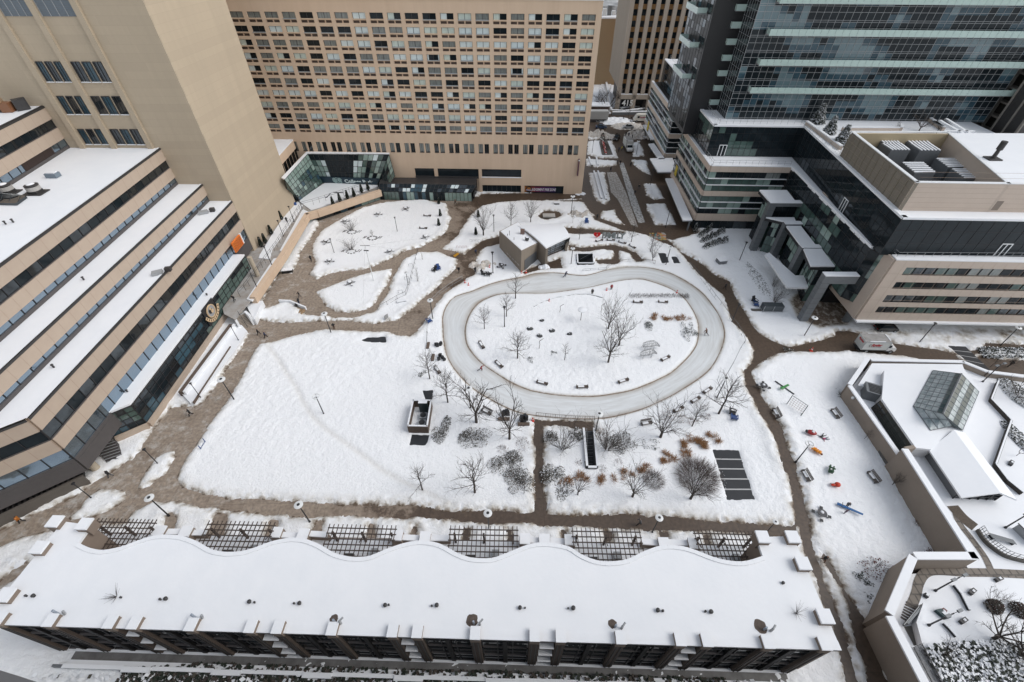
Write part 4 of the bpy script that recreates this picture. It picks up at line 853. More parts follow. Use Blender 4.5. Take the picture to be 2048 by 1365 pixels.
# inner return and its glazed hall
CM=CI.lerp(CE,.58); curtain(g,mu,CI,CM,0,ZB,11,9,[GDARK,GGREEN,GPALE,GREFL],[.45,.27,.15,.13],rg,.06,.06,BLACK); curtain(g,mu,CM,CE,5.5,ZB,8,6,[GDARK,GGREEN,GPALE,GREFL],[.45,.27,.15,.13],rg,.06,.06,BLACK); nw()
st.wall(CI,CE,ZB-.2,ZB+.25,-.5,.12,SNOW); st.wall(C1,C0,ZB,ZB+.18,-.4,.38,SNOW); st.wall(C0,CI,ZB,ZB+.18,-.4,.38,SNOW); st.wall(CE,CE+U*2.0,ZB-.2,ZB+.25,-.5,.12,SNOW)
curtain(g,mu,CE,W3+Vector((.4,1.6,0)),5.5,ZB-.4,2,6,[GDARK,GGREEN],[.7,.3],rg,.06,.06,BLACK); nw()
# set back top storey
core.prism([U0+Vector((.2,.2,0)),UI+Vector((.1,.2,0)),UE+Vector((.2,.2,0)),UE+Vector((46,.2,0)),UE+Vector((46,62,0)),UB+Vector((.2,0,0))],ZB-.2,Zu-.3,BLACK)
TD=[GDARK,GREFL,GGREEN]; 
curtain(g,mu,UB,U0,ZB,Zu,12,4,[GDARK,GREFL,GGREEN],[.4,.3,.3],rg,.05,.05,BLACK); nw()
curtain(g,mu,U0,UI,ZB,Zu,14,4,[GDARK,GGREEN],[.8,.2],rg,.05,.05,BLACK); nw()
curtain(g,mu,UI,UE,ZB,Zu,24,4,[GDARK,GREFL],[.9,.1],rg,.05,.05,BLACK); nw()
curtain(g,mu,UE,UE+U*46,ZB,Zu,24,3,[GDARK],[1],rg,.05,.05,BLACK); nw()
for A,B in ((UB,U0),(U0,UI),(UI,UE),(UE,UE+U*46)): st.wall(A,B,Zu-.25,Zu+.12,-.75,.15,SNOW)
sn.prism([U0,UI,UE,UE+U*46,UE+Vector((46,62,0)),UB],Zu-.3,Zu-.05,SNOW)
# doors on terraces
for s,A,B in ((.13,U0,UI),(.62,UI,UE),(.42,UE,UE+U*46)):
    p=A.lerp(B,s); d=(B-A).normalized(); q=MB(); 
    for x in (0,.85,1.7): q.wall(p+d*(x-.07),p+d*(x+.07),ZB,ZB+2.6,.06,.14,WHITEM)
    q.wall(p-d*.07,p+d*1.77,ZB+2.5,ZB+2.64,.06,.15,WHITEM); q.build('terrace_door',R_of)
def railing(mb,pts,z,h=1.05,sp=1.5,m=LGREY,r=.03,mid=True):
    for a,b in zip(pts,pts[1:]):
        a,b=V2(a),V2(b); n=max(1,int((b-a).length/sp)); d=(b-a)/n
        for i in range(n+1): p=a+d*i; mb.tube((p.x,p.y,z),(p.x,p.y,z+h),r,r,m,4)
        for zz in ((z+h,z+h*.5) if mid else (z+h,)): mb.tube((a.x,a.y,zz),(b.x,b.y,zz),r,r,m,4)
q=MB(); railing(q,[C1+Vector((.4,0,0)),C0+Vector((.5,.5,0)),CI+Vector((0,.5,0))],ZB,1.1); q.build('railing',R_of); q=MB(); railing(q,[W3+Vector((.5,3.5,0)),W3+Vector((.5,.6,0)),W3+Vector((46,.6,0))],ZB,1.1); q.build('railing',R_of); q=MB(); railing(q,[UB+Vector((1.4,-8,0)),U0+Vector((1.6,1.2,0)),UI+Vector((-.4,1.2,0)),UI.lerp(UE,.5)+Vector((1,0,0))],Zu,1.1); q.build('railing',R_of)
# raised east wing on columns: pale stone with four strips of glass
Zw=P(1711,640,3.2).z; WR=W3+U*48
core2=MB(); core2.prism([W3+Vector((.3,.3,0)),WR+Vector((0,.3,0)),WR+Vector((0,24,0)),W3+Vector((.3,24,0))],3.25,ZB-.4,PINK); 
zz=[onplane(x,y,W3,Vector((-U.y,U.x,0))).z for x,y in ((1840,534),(1834,550),(1815,563),(1808,577),(1793,589),(1786,604),(1776,612),(1768,625))]
bz=[ZB+.1,zz[0],zz[1],zz[2],zz[3],zz[4],zz[5],zz[6],zz[7],3.3]
gw=MB(); mw=MB()
for k in range(0,9,2): st.wall(W3,WR,bz[k+1],bz[k],0,.3,PINK)
LS=[7.0,6.2,5.6,5.0]
for k,i in enumerate((1,3,5,7)):
    z1,z0=bz[i],bz[i+1]; a=W3+U*(2.6); st.wall(W3,a,z0,z1,0,.3,PINK); curtain(gw,mw,a,WR,z0,z1,24,1,[GREFL,GGREEN,GDARK,CURTD],[.25,.38,.25,.12],rg,.12,.07,BLACK)
for k in range(26): p=W3+U*(k*1.9); st.wall(p-U*.02,p+U*.02,3.32,ZB,.295,.305,JOINT)
for z in (5.2,8.1,11,13.9): st.wall(W3,WR,z-.02,z+.02,.296,.306,JOINT)
# west end of the wing
E_=W3+V*26; st.wall(E_,W3,3.3,ZB+.1,0,.3,PINK)
for k in range(12): p=E_.lerp(W3,k/12); st.wall(p-V*.02,p+V*.02,3.32,ZB,.295,.305,JOINT)
core2.build('east_wing',R_of); gv=gw.build('strip_window',R_of); mw.build('mullion',gv)
st.wall(W3,WR,3.0,3.3,-1.0,.9,SNOW); st.wall(W3,WR,ZB+.1,ZB+.3,-1.2,.35,SNOW)
st.build('stone_band',R_of); core.build('core',R_of); sn.build('roof_snow',R_of)
q=MB(); 
for x,y in ((1693,646),(1693+130,648),(1950,650)): p=P(x,y); q.tube((p.x,p.y+.5,0),(p.x,p.y+.5,3.3),.7,.7,GREYM,14)
q.build('column',R_of); q=MB(); q.prism([W3+Vector((-.5,9,0)),WR+Vector((0,9,0)),WR+Vector((0,24,0)),W3+Vector((-.5,24,0))],0,3.25,BLACK); q.build('base',R_of)
# four grey portal frames with glazed bays and canopies
feet=[(1503,501),(1541,517),(1571,564),(1601,641)]; tops=[(1546,405),(1576,447),(1609,494),(1650,548)]
pf=[]
for k,(f_,t_) in enumerate(zip(feet,tops)):
    b_=P(*f_); zt_=hgt(f_,t_); pf.append((b_,zt_))
    q=MB(); xr=CI.x+(CE.x-CI.x)*max(0,min(1,(CI.y-b_.y)/(CI.y-CE.y)))
    q.box((b_.x+.2,b_.y),1.5,1.3,0,zt_,GREYM); q.box(((b_.x+.95+xr)/2,b_.y),xr-b_.x-.95,1.3,zt_-(1.7 if k==3 else .8),zt_,GREYM); q.box(((b_.x-.55+xr)/2,b_.y),xr-b_.x+.55,1.32,zt_+.002,zt_+.16,SNOW)
    for zq in np.arange(1.2,zt_-1.5,1.2): q.box((b_.x+.2,b_.y),1.52,1.32,zq-.015,zq+.015,DARKM)
    q.build('portal_frame',R_of)
pf=[(pf[0][0]+Vector((0,7.0,0)),pf[0][1])]+pf
for k in range(4):
    a,b_=pf[k][0],pf[k+1][0]; zt_=min(pf[k][1],pf[k+1][1])-.32; q=MB(); xr=CI.x-.2; m_=MB()
    A=Vector((a.x+1.6,a.y-.8,0)); B=Vector((b_.x+1.6,b_.y+.8,0)); 
    if k==3: B=A.lerp(B,.55)
    curtain(q,m_,A,B,0.1,zt_,5,4,[GGREEN,GPALE,GDARK],[.4,.3,.3],rg,.06,.06,BLACK); curtain(q,m_,B,Vector((xr,B.y,0)),0.1,zt_,3,4,[GGREEN,GDARK],[.5,.5],rg,.06,.06,BLACK)
    gq=q.build('bay_glazing',R_of); m_.build('mullion',gq); q=MB(); q.prism([A+Vector((-1.9,0,0)),B+Vector((-1.9,0,0)),Vector((CE.x-.1,B.y,0)),Vector((CE.x+.4,A.y,0))],zt_,zt_+.3,SNOW); q.prism([A+Vector((-1.95,0.05,0)),B+Vector((-1.95,-.1,0)),Vector((CE.x-.1,B.y-.1,0)),Vector((CE.x+.4,A.y,0))],zt_-.6,zt_-.001,BLACK); q.build('canopy',R_of)
q=MB(); cz=3.6; pl=[P(1530,510,cz),P(1574,576,cz),P(1637,576,cz),P(1640,552,cz),P(1590,552,cz),P(1538,506,cz)]; q.prism([(p.x,p.y) for p in pl],cz-.35,cz,WHITEM); q.prism([(p.x,p.y) for p in pl],cz+.001,cz+.12,SNOW); q.build('entrance_canopy',R_of)
# lane side canopies
for k,pl in enumerate(([(1331,357),(1347,357),(1385,440),(1366,440)],[(1300,317),(1345,316),(1356,344),(1316,344)],[(1297,288),(1308,287),(1330,318),(1318,319)],[(1286,250),(1322,250),(1332,279),(1302,279)])):
    q=MB(); z=3.1; w_=[P(x,y,z) for x,y in pl]; q.prism([(p.x,p.y) for p in w_],z-.3,z,SNOW); q.prism([(p.x,p.y) for p in w_],z-.55,z-.301,GREYM)
    for p in w_[1:3]: q.box((p.x-.5,p.y+.2),.35,.35,0,z-.56,GREYM)
    q.build('lane_canopy',R_of)
for px,py in ((1372,346),(1320,256)):
    z=hgt((1357,395),(px,py)) if px>1340 else 6.5; p=P(px,py,6.2); q=MB(); q.box((C0.x-.55,p.y),.12,1.8,5.4,8.2,plain('yellow_poster',(.55,.42,.03))); q.box((C0.x-.54,p.y),.1,2.2,5.2,8.4,BLACK); q.build('poster',R_of)
# glazed north block with stone bands and a terrace on top
D0=P(1329,316,2.6); D0=V2(D0); yB=D0.y
zA=[onY(x,y,yB).z for x,y in ((1328,315),(1331,307),(1340,277),(1342,268),(1351,235),(1353,224))]; zR=onY(1366,170,yB).z+.0
R_nb=thing('corner_glass_block','narrow dark glass block with three stone bands and a roof terrace beside the street','building',D0)
g=MB(); mu=MB(); st=MB(); D1=D0+V*34; D2=D0+U*12; D3=D0+Vector((2.2,1.6,0)); 
q=MB(); q.prism([D0+Vector((.2,.2,0)),D2+Vector((0,.2,0)),D2+V*34,D1+Vector((.2,0,0))],0,zA[5]-.2,BLACK); q.prism([D3+Vector((.2,.2,0)),D3+U*11,D3+U*11+V*30,D3+V*30+Vector((.2,0,0))],zA[5]-.2,zR-.2,BLACK); q.build('core',R_nb)
def nb():
    global g,mu
    u=g.build('curtain_wall',R_nb); mu.build('mullion',u); g=MB(); mu=MB()
for A,B,n in ((D1,D0,16),(D0,D2,6)):
    for i in (0,2,4): st.wall(A,B,zA[i],zA[i+1],0,.35,PINK); st.wall(A,B,zA[i+1],zA[i+1]+.15,-.3,.37,SNOW)
    for z0,z1 in ((0,zA[0]),(zA[1],zA[2]),(zA[3],zA[4])):
        curtain(g,mu,A,B,z0,z1,n,3,[GGREEN,GDARK,GREFL] if A is D1 else [GDARK],[.4,.4,.2] if A is D1 else [1],rg,.06,.05,BLACK); nb()
        if z0>0:
            for f in (.4,.75): mu.wall(A,B,z0+(z1-z0)*f-.05,z0+(z1-z0)*f+.05,.05,.4,WHITEM)
E1=D3+V*30; curtain(g,mu,E1,D3,zA[5],zR,14,4,[GREFL,GDARK,GTEAL],[.4,.4,.2],rg,.04,.04,BLACK); nb(); curtain(g,mu,D3,D3+U*11,zA[5],zR,5,4,[GDARK],[1],rg,.04,.04,BLACK)
gq=g.build('curtain_wall',R_nb); mu.build('mullion',gq); st.wall(E1,D3,zR-.2,zR+.15,-.9,.15,SNOW); st.wall(D3,D3+U*11,zR-.2,zR+.15,-.9,.15,SNOW); st.build('stone_band',R_nb)
q=MB(); q.prism([D3,D3+U*11,D3+U*11+V*30,E1],zR-.2,zR+.05,SNOW); q.build('roof_snow',R_nb); q=MB(); railing(q,[E1+Vector((1.6,0,0)),D3+Vector((1.6,1.6,0)),D3+U*10+Vector((0,1.6,0))],zR,1.2,1.6,LGREY)
q.box((D3.x+5.5,D3.y+14),4.5,16,zR+2.4,zR+2.6,LGREY,TH); q.box((D3.x+3.6,D3.y+6.6),.2,.2,zR,zR+2.4,BLACK); q.build('terrace_shelter',R_nb)
# tall glass tower with glass edged balconies
G0=V2(P(1450,238,Zu)); G1=G0+U*((P(1960,238,Zu)-P(1450,238,Zu)).length-1.0)
R_gt=thing('glass_tower','tall dark glass apartment tower with long frosted balcony strips behind the low office','tower',G0)
g=MB(); mu=MB(); FL=onY(1500,124,G0.y).z; b3=[onY(1500,y,G0.y-1.4).z for y in (70,131,185)]; fp_=(b3[0]-b3[2])/4
q=MB(); q.prism([G0+Vector((.3,.3,0)),G1+Vector((-.3,.3,0)),G1+V*22,G0+V*7+Vector((.3,0,0))],Zu-.2,80,BLACK); q.prism([G0+V*7+Vector((-7,0,0)),G0+V*7+Vector((2,0,0)),G0+V*24,G0+V*24+Vector((-7,0,0))],Zu-6,80,BLACK); q.build('core',R_gt)
zf0=Zu; nfl=16; zt_=zf0+nfl*fp_
TM=[GDARK,GTEAL,GREFL,mat('teal_curtain_glass',(.12,.19,.215),.3,coat=.8,noise=(2,.6,(.07,.12,.14)),streak=True)]
nx_=int((G1-G0).length/1.5)
def nf():
    global g,mu
    u=g.build('curtain_wall',R_gt); mu.build('mullion',u); g=MB(); mu=MB()
curtain(g,mu,G0,G1,zf0,zt_,nx_,nfl*2,TM,[.58,.24,.01,.17],rg,.06,.065,LGREY,hz=[zf0+fp_*(i+f) for i in range(nfl) for f in (0.0,.12,.62)]); nf()
GL0=G0+V*8; curtain(g,mu,GL0,G0,zf0-5,zt_,6,nfl*2,[GREFL,GDARK],[.55,.45],rg,.06,.045,LGREY); nf()
GM0=GL0+Vector((-7,0,0)); curtain(g,mu,GM0,GL0,zf0-5,zt_,4,nfl*2,[GDARK,GREFL],[.8,.2],rg,.06,.04,DARKM); nf(); GN0=GM0+V*18; curtain(g,mu,GN0,GM0,zf0-5,zt_,8,nfl*2,[GREFL,GDARK,GTEAL],[.4,.4,.2],rg,.06,.04,DARKM); nf()
def balcony(A,B,z,dep,lab=None):
    q=MB(); q.wall(A,B,z-.18,z,.02,dep,LGREY); q.wall(A,B,z,z+.08,.1,dep-.15,SNOW); r=q.build('balcony',R_gt); q=MB(); n=max(1,int((B-A).length/1.5)); d=(B-A)/n; nn=Vector((d.y,-d.x,0)).normalized()
    for i in range(n): q.wall(A+d*i+d*.02,A+d*(i+1)-d*.02,z-.1,z+1.1,dep,dep+.05,BALC)
    for e in (A,B): q.tube((e+nn*.1)+ZZ*(z+.5),(e+nn*dep)+ZZ*(z+.5),.02,.02,BALC,4); a=e+nn*.1; b_=e+nn*dep; q.poly([a+ZZ*(z-.1),b_+ZZ*(z-.1),b_+ZZ*(z+1.1),a+ZZ*(z+1.1)],BALC)
    q.build('balustrade',r)
bx0=(V2(P(1478,187,b3[2]))-G0).dot(U); 
for k in range(-1,8): 
    z=b3[2]+k*2*fp_
    if z>zf0+1 and z<zt_: balcony(G0+U*3.2,G1+U*1.5,z,1.6)
for k in range(9):
    z=b3[2]+(k-1.5)*fp_*1.15
    if z>zf0-3: balcony(GL0+Vector((-2.4,0,0)),GL0+Vector((-.1,0,0)),z,1.6)
for k in range(6):
    z=zR+6+k*2.4*fp_; balcony(GM0+V*13,GM0+V*3,z,2.3)
# rooftop garden of the office: planter walls, paths
R_rg=thing('roof_garden_walls','low stone planter walls and pergola edge on the snowy office roof','planter walls',P(1760,262,Zu))
q=MB()
for a,b_ in (((1680,300),(1612,250)),((1683,262),(1795,262)),((1800,262),(1800,255)),((1850,238),(1885,262)),((1850,238),(1930,238))):
    A,B=V2(P(*a,Zu)),V2(P(*b_,Zu)); q.wall(A,B,Zu-.1,Zu+.7,-.3,.3,PINK); q.wall(A,B,Zu+.701,Zu+.9,-.32,.32,SNOW)
q.build('wall_run',R_rg); q=MB()
for k in range(16): p=P(1860+k*2,268+(k%2),Zu); q.box(p,.5,2.5,Zu+2.2,Zu+2.4,GREYM); 
for A,B in ((P(1890,262,Zu+3),P(1950,262,Zu+3)),(P(1880,240,Zu+3),P(1960,285,Zu+3)),(P(1893,237,Zu+3),P(1968,283,Zu+3))): q.wall(A,B,Zu+2.6,Zu+3.0,-.3,.3,SNOW)
q.build('pergola_beam',R_rg)
# penthouse plant enclosure
R_ph=thing('rooftop_plant_enclosure','pale walled rooftop enclosure open to the sky with five slatted cooling units','plant enclosure',P(1800,425,Zu))
h0=V2(P(1798,421,Zu)); zp=onY(1830,366,h0.y).z; h1=V2(P(1704,265,zp)); h1=Vector((h1.x,h1.y,0)); hR=h0+U*46; hI=V2(P(1893,270,zp)); hJ=V2(P(2030,370,zp))
h1=h0+(h1-h0); hM=Vector((hI.x+1.0,h1.y,0)); hK=h0+U*((hJ-h0).dot(U)-1)
q=MB(); q.wall(h0,hR,Zu-.1,zp,-.4,0,PINK); q.wall(h1,h0,Zu-.1,zp,-.4,0,mat('taupe_screen',(.17,.145,.115),.7,noise=(1.0,.8,(.235,.205,.165)),streak=True)); q.wall(h1+Vector((.4,-.4,0)),hM+Vector((0,-.4,0)),Zu-.1,zp,.0,.4,mat('warm_screen',(.42,.34,.22),.8)); q.wall(hM,hK,Zu,zp,-.4,0,PINK)
q.build('wall',R_ph); q=MB(); d=(h0-h1)/12; L_=(h0-h1).length
for i in range(13): p=h1+d*i; q.wall(p-d*.02,p+d*.02,Zu,zp-.3,.0,.12,mat('screen_rib',(.25,.215,.165),.7))
for z in np.arange(Zu+1,zp,1.15): q.wall(h1,h0,z-.03,z+.03,0,.06,_M['screen_rib'])
for k in range(8):
    z=Zu+.85*k+.6; q.wall(h0,hR,z-.015,z+.015,0,.008,JOINT)
q.build('screen_rib',R_ph); q=MB()
q.wall(h0,hR,zp,zp+.12,-.5,.06,WHITEM); q.wall(h1,h0,zp,zp+.12,-.5,.06,WHITEM); q.wall(h1,hM,zp,zp+.12,-.5,.05,WHITEM); q.wall(hM,hK,zp,zp+.12,-.45,.1,WHITEM); q.build('coping',R_ph)
q=MB(); q.prism([hM+Vector((.4,0,0)),hM+Vector((40,0,0)),hR+Vector((0,.4,0)),hK+Vector((.5,.4,0))],zp-1.0,zp-.05,SNOW); q.build('roof_snow',R_ph); q=MB(); q.prism([h1+Vector((.3,-.3,0)),hM,hK,h0+Vector((.3,.3,0))],Zu,Zu+.05,FASCIA); q.build('deck',R_ph)
q=MB(); q.wall(h0+U*14.6,h0+U*16,Zu+.3,Zu+1.9,.0,.05,plain('brown_hatch',(.20,.16,.13))); q.build('hatch',R_ph)
zc=zp-1.4
for k,pl in enumerate(([(1749,274),(1786,274),(1802,288),(1766,287)],[(1762,288),(1804,288),(1821,301),(1782,301)],[(1802,275),(1846,275),(1862,288),(1820,288)],[(1819,288),(1862,288),(1883,302),(1840,302)],[(1803,325),(1845,325),(1871,346),(1830,347)],[(1871,317),(1912,317),(1938,335),(1897,336)],[(1902,338),(1945,338),(1971,357),(1930,358)])):
    w_=[V2(P(x,y,zc-(1.0 if k>3 else 0))) for x,y in pl]; z1=zc-(1.0 if k>3 else 0); c=sum(w_,Vector())/4; w_=[c+(p-c) for p in w_]
    t=MB(); t.prism(w_,Zu+.06,z1,GREYM); t.prism([c+(p-c)*.94 for p in w_],z1,z1+.02,BLACK); u=t.build('cooling_unit',R_ph); t=MB()
    for i in range(6):
        s=(i+.3)/6; a,b_=w_[0].lerp(w_[1],s),w_[3].lerp(w_[2],s); dd=(w_[1]-w_[0])/6*.42
        if k>3: a,b_=w_[0].lerp(w_[3],s),w_[1].lerp(w_[2],s); dd=(w_[3]-w_[0])/6*.42
        t.prism([a,a+dd,b_+dd,b_],z1+.03,z1+.16,SNOW)
    t.build('slat',u)
p=P(1985,318,zp); q=MB(); t=thing('roof_flue','leaning black flue on a square base on the white upper roof','flue',p); q.box(p,2.2,1.8,zp-.05,zp+.15,DARKM); q.build('base',t); q=MB(); q.tube(p+ZZ*.1,p+ZZ*1.6,.35,.3,DARKM,10); q.tube(p+ZZ*1.6,p+ZZ*3.0,.5,.5,DARKM,10); q.build('pipe',t)
# concrete block under construction, far right
R_cb=thing('unfinished_concrete_block','raw concrete frame building at the far right with open floors and dark window bays','building',P(1990,240,10))
q=MB(); x0=G1.x+3; y0=G1.y-4; CR=mat('raw_concrete',(.26,.235,.21),.9,noise=(.8,.6,(.18,.165,.15)))
for k in range(16): z=Zu-14+k*3.0; q.box((x0+16,y0+8),34,18,z,z+.35,CR); q.box((x0-.6,y0-1.2),1.5,.3,z+.35,z+.5,SNOW)
for i in range(12): q.box((x0+.3+i*3,y0-.5),.45,.6,0,Zu+34,CR)
for i in range(5): q.box((x0-.6,y0+2+i*4),.6,.45,0,Zu+34,CR)
q.build('frame',R_cb); q=MB(); q.box((x0+17,y0+9),32,16,0,Zu+34,mat('dark_interior',(.03,.028,.026),.9,noise=(.5,.8,(.07,.06,.055)))); q.build('floor_core',R_cb)
q=MB(); q.box((x0+2.5,y0-.9),5,.08,Zu-1,Zu+1.4,plain('blue_tarp',(.03,.07,.20))); q.build('tarp',R_cb); q=MB(); q.box((x0+3,y0-1.0),6,.2,Zu-2.0,Zu-1.0,plain('plywood',(.40,.25,.14))); q.build('hoarding',R_cb)
R_cg=thing('dark_gridded_block','dark building with pale grid of frames below the unfinished block at the right edge','building',P(2040,250,12)); q=MB(); o1=V2(P(1965,285,Zu-3)); o2=V2(P(2060,60,Zu+14)); 
q.box((o1.x+16,o1.y-1),28,6,0,Zu+10,DARKM); q.build('wall',R_cg); q=MB()
for k in range(9): q.box((o1.x+16,o1.y-4.1),28.2,.3,Zu-12+k*3.0,Zu-11.6+k*3.0,CR)
for i in range(10): q.box((o1.x+2+i*3,o1.y-4.12),.35,.35,0,Zu+10,CR)
for i in range(3): q.box((o1.x+1.9,o1.y-4+i*3),.3,.35,0,Zu+10,CR)
q.build('grid_frame',R_cg)
# brown office tower across the street, number 415
T0=V2(P(1231,222)); R_bt=thing('brown_office_tower','tall brown office tower with vertical concrete fins and the number 415 at its door','tower',T0)
zrw=[onY(1240,y,T0.y).z for y in (178.5,159.5,54.5)]; flo=(onY(1250,54.5,T0.y).z-zrw[0])/6; TX=T0+U*62; q=MB(); FIN=mat('fin_concrete',(.40,.34,.28),.85,noise=(.6,.5,(.33,.275,.225)),streak=True); SPD=mat('ochre_spandrel',(.34,.19,.075),.8,noise=(1,.4,(.26,.14,.055)))
q.prism([T0+Vector((.5,.5,0)),TX+Vector((0,.5,0)),TX+V*26,T0+V*26+Vector((.5,0,0))],8,95,SPD); q.prism([T0+Vector((2.2,2.5,0)),TX+Vector((0,2.5,0)),TX+V*24,T0+V*24+Vector((2,0,0))],0,8,BLACK); q.build('wall',R_bt)
q=MB(); 
FW=(V2(P(1330,222))-V2(P(1231,222))).length/6.55
zfl=zrw[0]-.9
for i in range(17): p=T0+U*(.3+i*FW); q.wall(p-U*.75,p+U*.75,zfl-1.0,95,-.5,.55,FIN)
for i in range(28): p=T0+V*(.4+i*.98); q.wall(p+V*.28,p-V*.28,8.5,95,-.5,.5,FIN)
q.build('fin',R_bt); q=MB()
for k in range(-1,24):
    z=zrw[0]+k*flo
    for i in range(16): 
        p=T0+U*(.3+i*FW); q.wall(p+U*.75,p+U*(FW-.75),z,z+flo*.55,-.48,-.4,GDARK)
    if k>=0:
        for i in range(27): p=T0+V*(.4+i*.98); q.wall(p+V*.98-V*.3,p+V*.3,z,z+flo*.55,-.48,-.42,GDARK)
q.build('window',R_bt); q=MB()
for i in range(9): p=T0+U*(.3+i*2*FW); q.box((p.x,p.y),1.7,1.6,0,9.2,FIN,TH)
q.wall(T0-U*.6,TX,zfl-2.6,zfl-.95,-.6,.8,FIN); q.wall(T0,TX,zfl-.94,zfl-.7,-.3,.7,SNOW); q.build('entrance_pier',R_bt)
text_mesh('415',3.0,plain('number_white',(.7,.7,.68)),.1,R_bt,'number',frameM(Vector((P(1246,214).x,T0.y-1.9,3.4)),U,ZZ),0,.06)
# street garden across the road
R_sl=thing('street_planter','snowy low ramp and planter walls in front of the brown tower','planter',P(1270,226)); q=MB()
for (x0,y0,x1,y1) in ((1240,222,1278,218),(1243,228,1292,222),(1222,226,1246,227),(1224,230,1300,229)): A,B=P(x0,y0),P(x1,y1); q.wall(A,B,0,1.0,-.4,.4,GREYM); q.wall(A,B,1.0,1.25,-.5,.5,SNOW)
q.build('wall_run',R_sl)
R_hb=thing('snowy_hedge_bed','snow covered planting bed between the slab and the brown tower','bed',P(1208,205)); q=MB(); a=[P(x,y) for x,y in ((1190,235),(1222,228),(1222,170),(1205,165),(1190,200))]; q.prism([(p.x,p.y) for p in a],0,.6,SNOW); q.build('snow_bed',R_hb)
q=MB(); A,B=P(1222,228),P(1210,160); q.wall(A,B,0,1.3,-.4,.4,FIN); q.wall(A,B,1.3,1.5,-.4,.4,SNOW); q.build('bed_wall',R_hb)
p=P(1203,240); R_sh=thing('lane_arch','dark arched structure with a white roof beside the far street','kiosk',p); q=MB(); q.box((p.x-1,p.y+7),9,4,0,3.4,plain('brown_arch',(.07,.04,.03))); q.build('wall',R_sh); q=MB(); q.box((p.x-1,p.y+7),9.5,4.5,3.4,3.8,SNOW); q.build('roof_snow',R_sh)
# tan block beyond
bb0=P(1197,127,12); R_tb=thing('plain_tan_block','plain tan side wall of a block beyond the street with snowy roof clutter','building',V2(bb0)); q=MB(); y=T0.y+38; xl,xr=onY(1190,100,y).x,onY(1224,100,y).x; ztop=onY(1205,38,y).z; q.box(((xl+xr)/2,y+8),xr-xl+10,16,0,ztop,plain('ochre_wall',(.36,.255,.15),.9)); q.build('wall',R_tb)
q=MB(); q.box(((xl+xr)/2,y+8),xr-xl+10.2,16.2,ztop,ztop+.5,SNOW)
for k in range(5): q.box((xl+1+k*2.2,y+4+k),1.6,2,ztop+.5,ztop+2+k%3,LAMPW if k%2 else GREYM)
q.build('roof_clutter',R_tb)
R_fb=thing('far_low_block','far low roofs seen between the slab and the brown tower','building',(onY(1205,10,y+60).x,y+60,0)); q=MB(); q.box((onY(1205,10,y+60).x,y+75),60,30,0,onY(1205,12,y+60).z,mat('far_grey_roof',(.10,.105,.11),.9,noise=(.15,1,(.5,.5,.5)))); q.build('wall',R_fb)
# ---------------------------------------------------------------- row house with wavy roof
ZH=9.4
SHAFT=mat('shaded_taupe_front',(.115,.088,.072),.9,noise=(.8,.5,(.085,.065,.053)))  # pilaster taupe darkened: the shade on this front is put into the colour
R_rh=thing('row_house','long low row house with a wavy edged snow roof and brown pilasters','building',P(860,1320))
wave=[(154,1090),(168,1097),(182,1102),(206,1105),(242,1098),(272,1087),(303,1077),(333,1074),(363,1077),(391,1087),(418,1102),(436,1107),(454,1109),(484,1107),(515,1098),(545,1087),(575,1081),(590,1080.5),(610,1083),(636,1093),(666,1110),(696,1118),(718,1119),(742,1116),(778,1101),(817,1089),(845,1086),(878,1092),(908,1108),(930,1117),(948,1121),(984,1121),(1014,1111),(1060,1093),(1096,1090),(1135,1097),(1161,1113),(1191,1125),(1221,1128),(1257,1123),(1288,1108),(1324,1096),(1357,1096),(1388,1104),(1427,1119),(1463,1127),(1494,1127),(1527,1117)]
out=[(-34,1242),(17,1178),(126,1043),(182,1051)]+wave+[(1513,1076),(1536,1074),(1572,1073),(1592,1087),(1680,1294)]
o3=[P(x,y,ZH) for x,y in out]
FA,FB=o3[0],o3[-1]
def smooth_line(pts,n=3):
    r=[]
    for i in range(len(pts)-1):
        p0,p1,p2,p3=[Vector(pts[max(0,min(len(pts)-1,i+k))]) for k in (-1,0,1,2)]
        for j in range(n): t=j/n; r.append(0.5*((2*p1)+(p2-p0)*t+(2*p0-5*p1+4*p2-p3)*t*t+(3*p1-p0-3*p2+p3)*t**3))
    return r+[Vector(pts[-1])]
wv=smooth_line([P(x,y,ZH) for x,y in wave],3)
plan=[P(x,y,ZH) for x,y in out[:4]]+wv+[P(x,y,ZH) for x,y in out[4+len(wave):]]
q=MB(); q.prism([(p.x,p.y) for p in plan],0,ZH-.35,TAUPE); q.build('wall',R_rh)
q=MB(); c=Vector((sum(p.x for p in plan)/len(plan),sum(p.y for p in plan)/len(plan),0)); q.prism([(p.x,p.y) for p in plan],ZH-.35,ZH,SNOW); q.build('roof_snow',R_rh)
q=MB()
for a,b in zip(wv,wv[1:]): q.wall(b,a,ZH-.30,ZH+.10,-.22,.22,SNOW)
q.build('wave_coping',R_rh)
q=MB(); d=(FB-FA); LF=d.length; d.normalize()
q.wall(FA,FB,ZH-.6,ZH-.1,.0,.25,FASCIA); q.wall(FA,FB,ZH-.09,ZH+.06,-.5,.30,SNOW); q.build('cornice',R_rh)
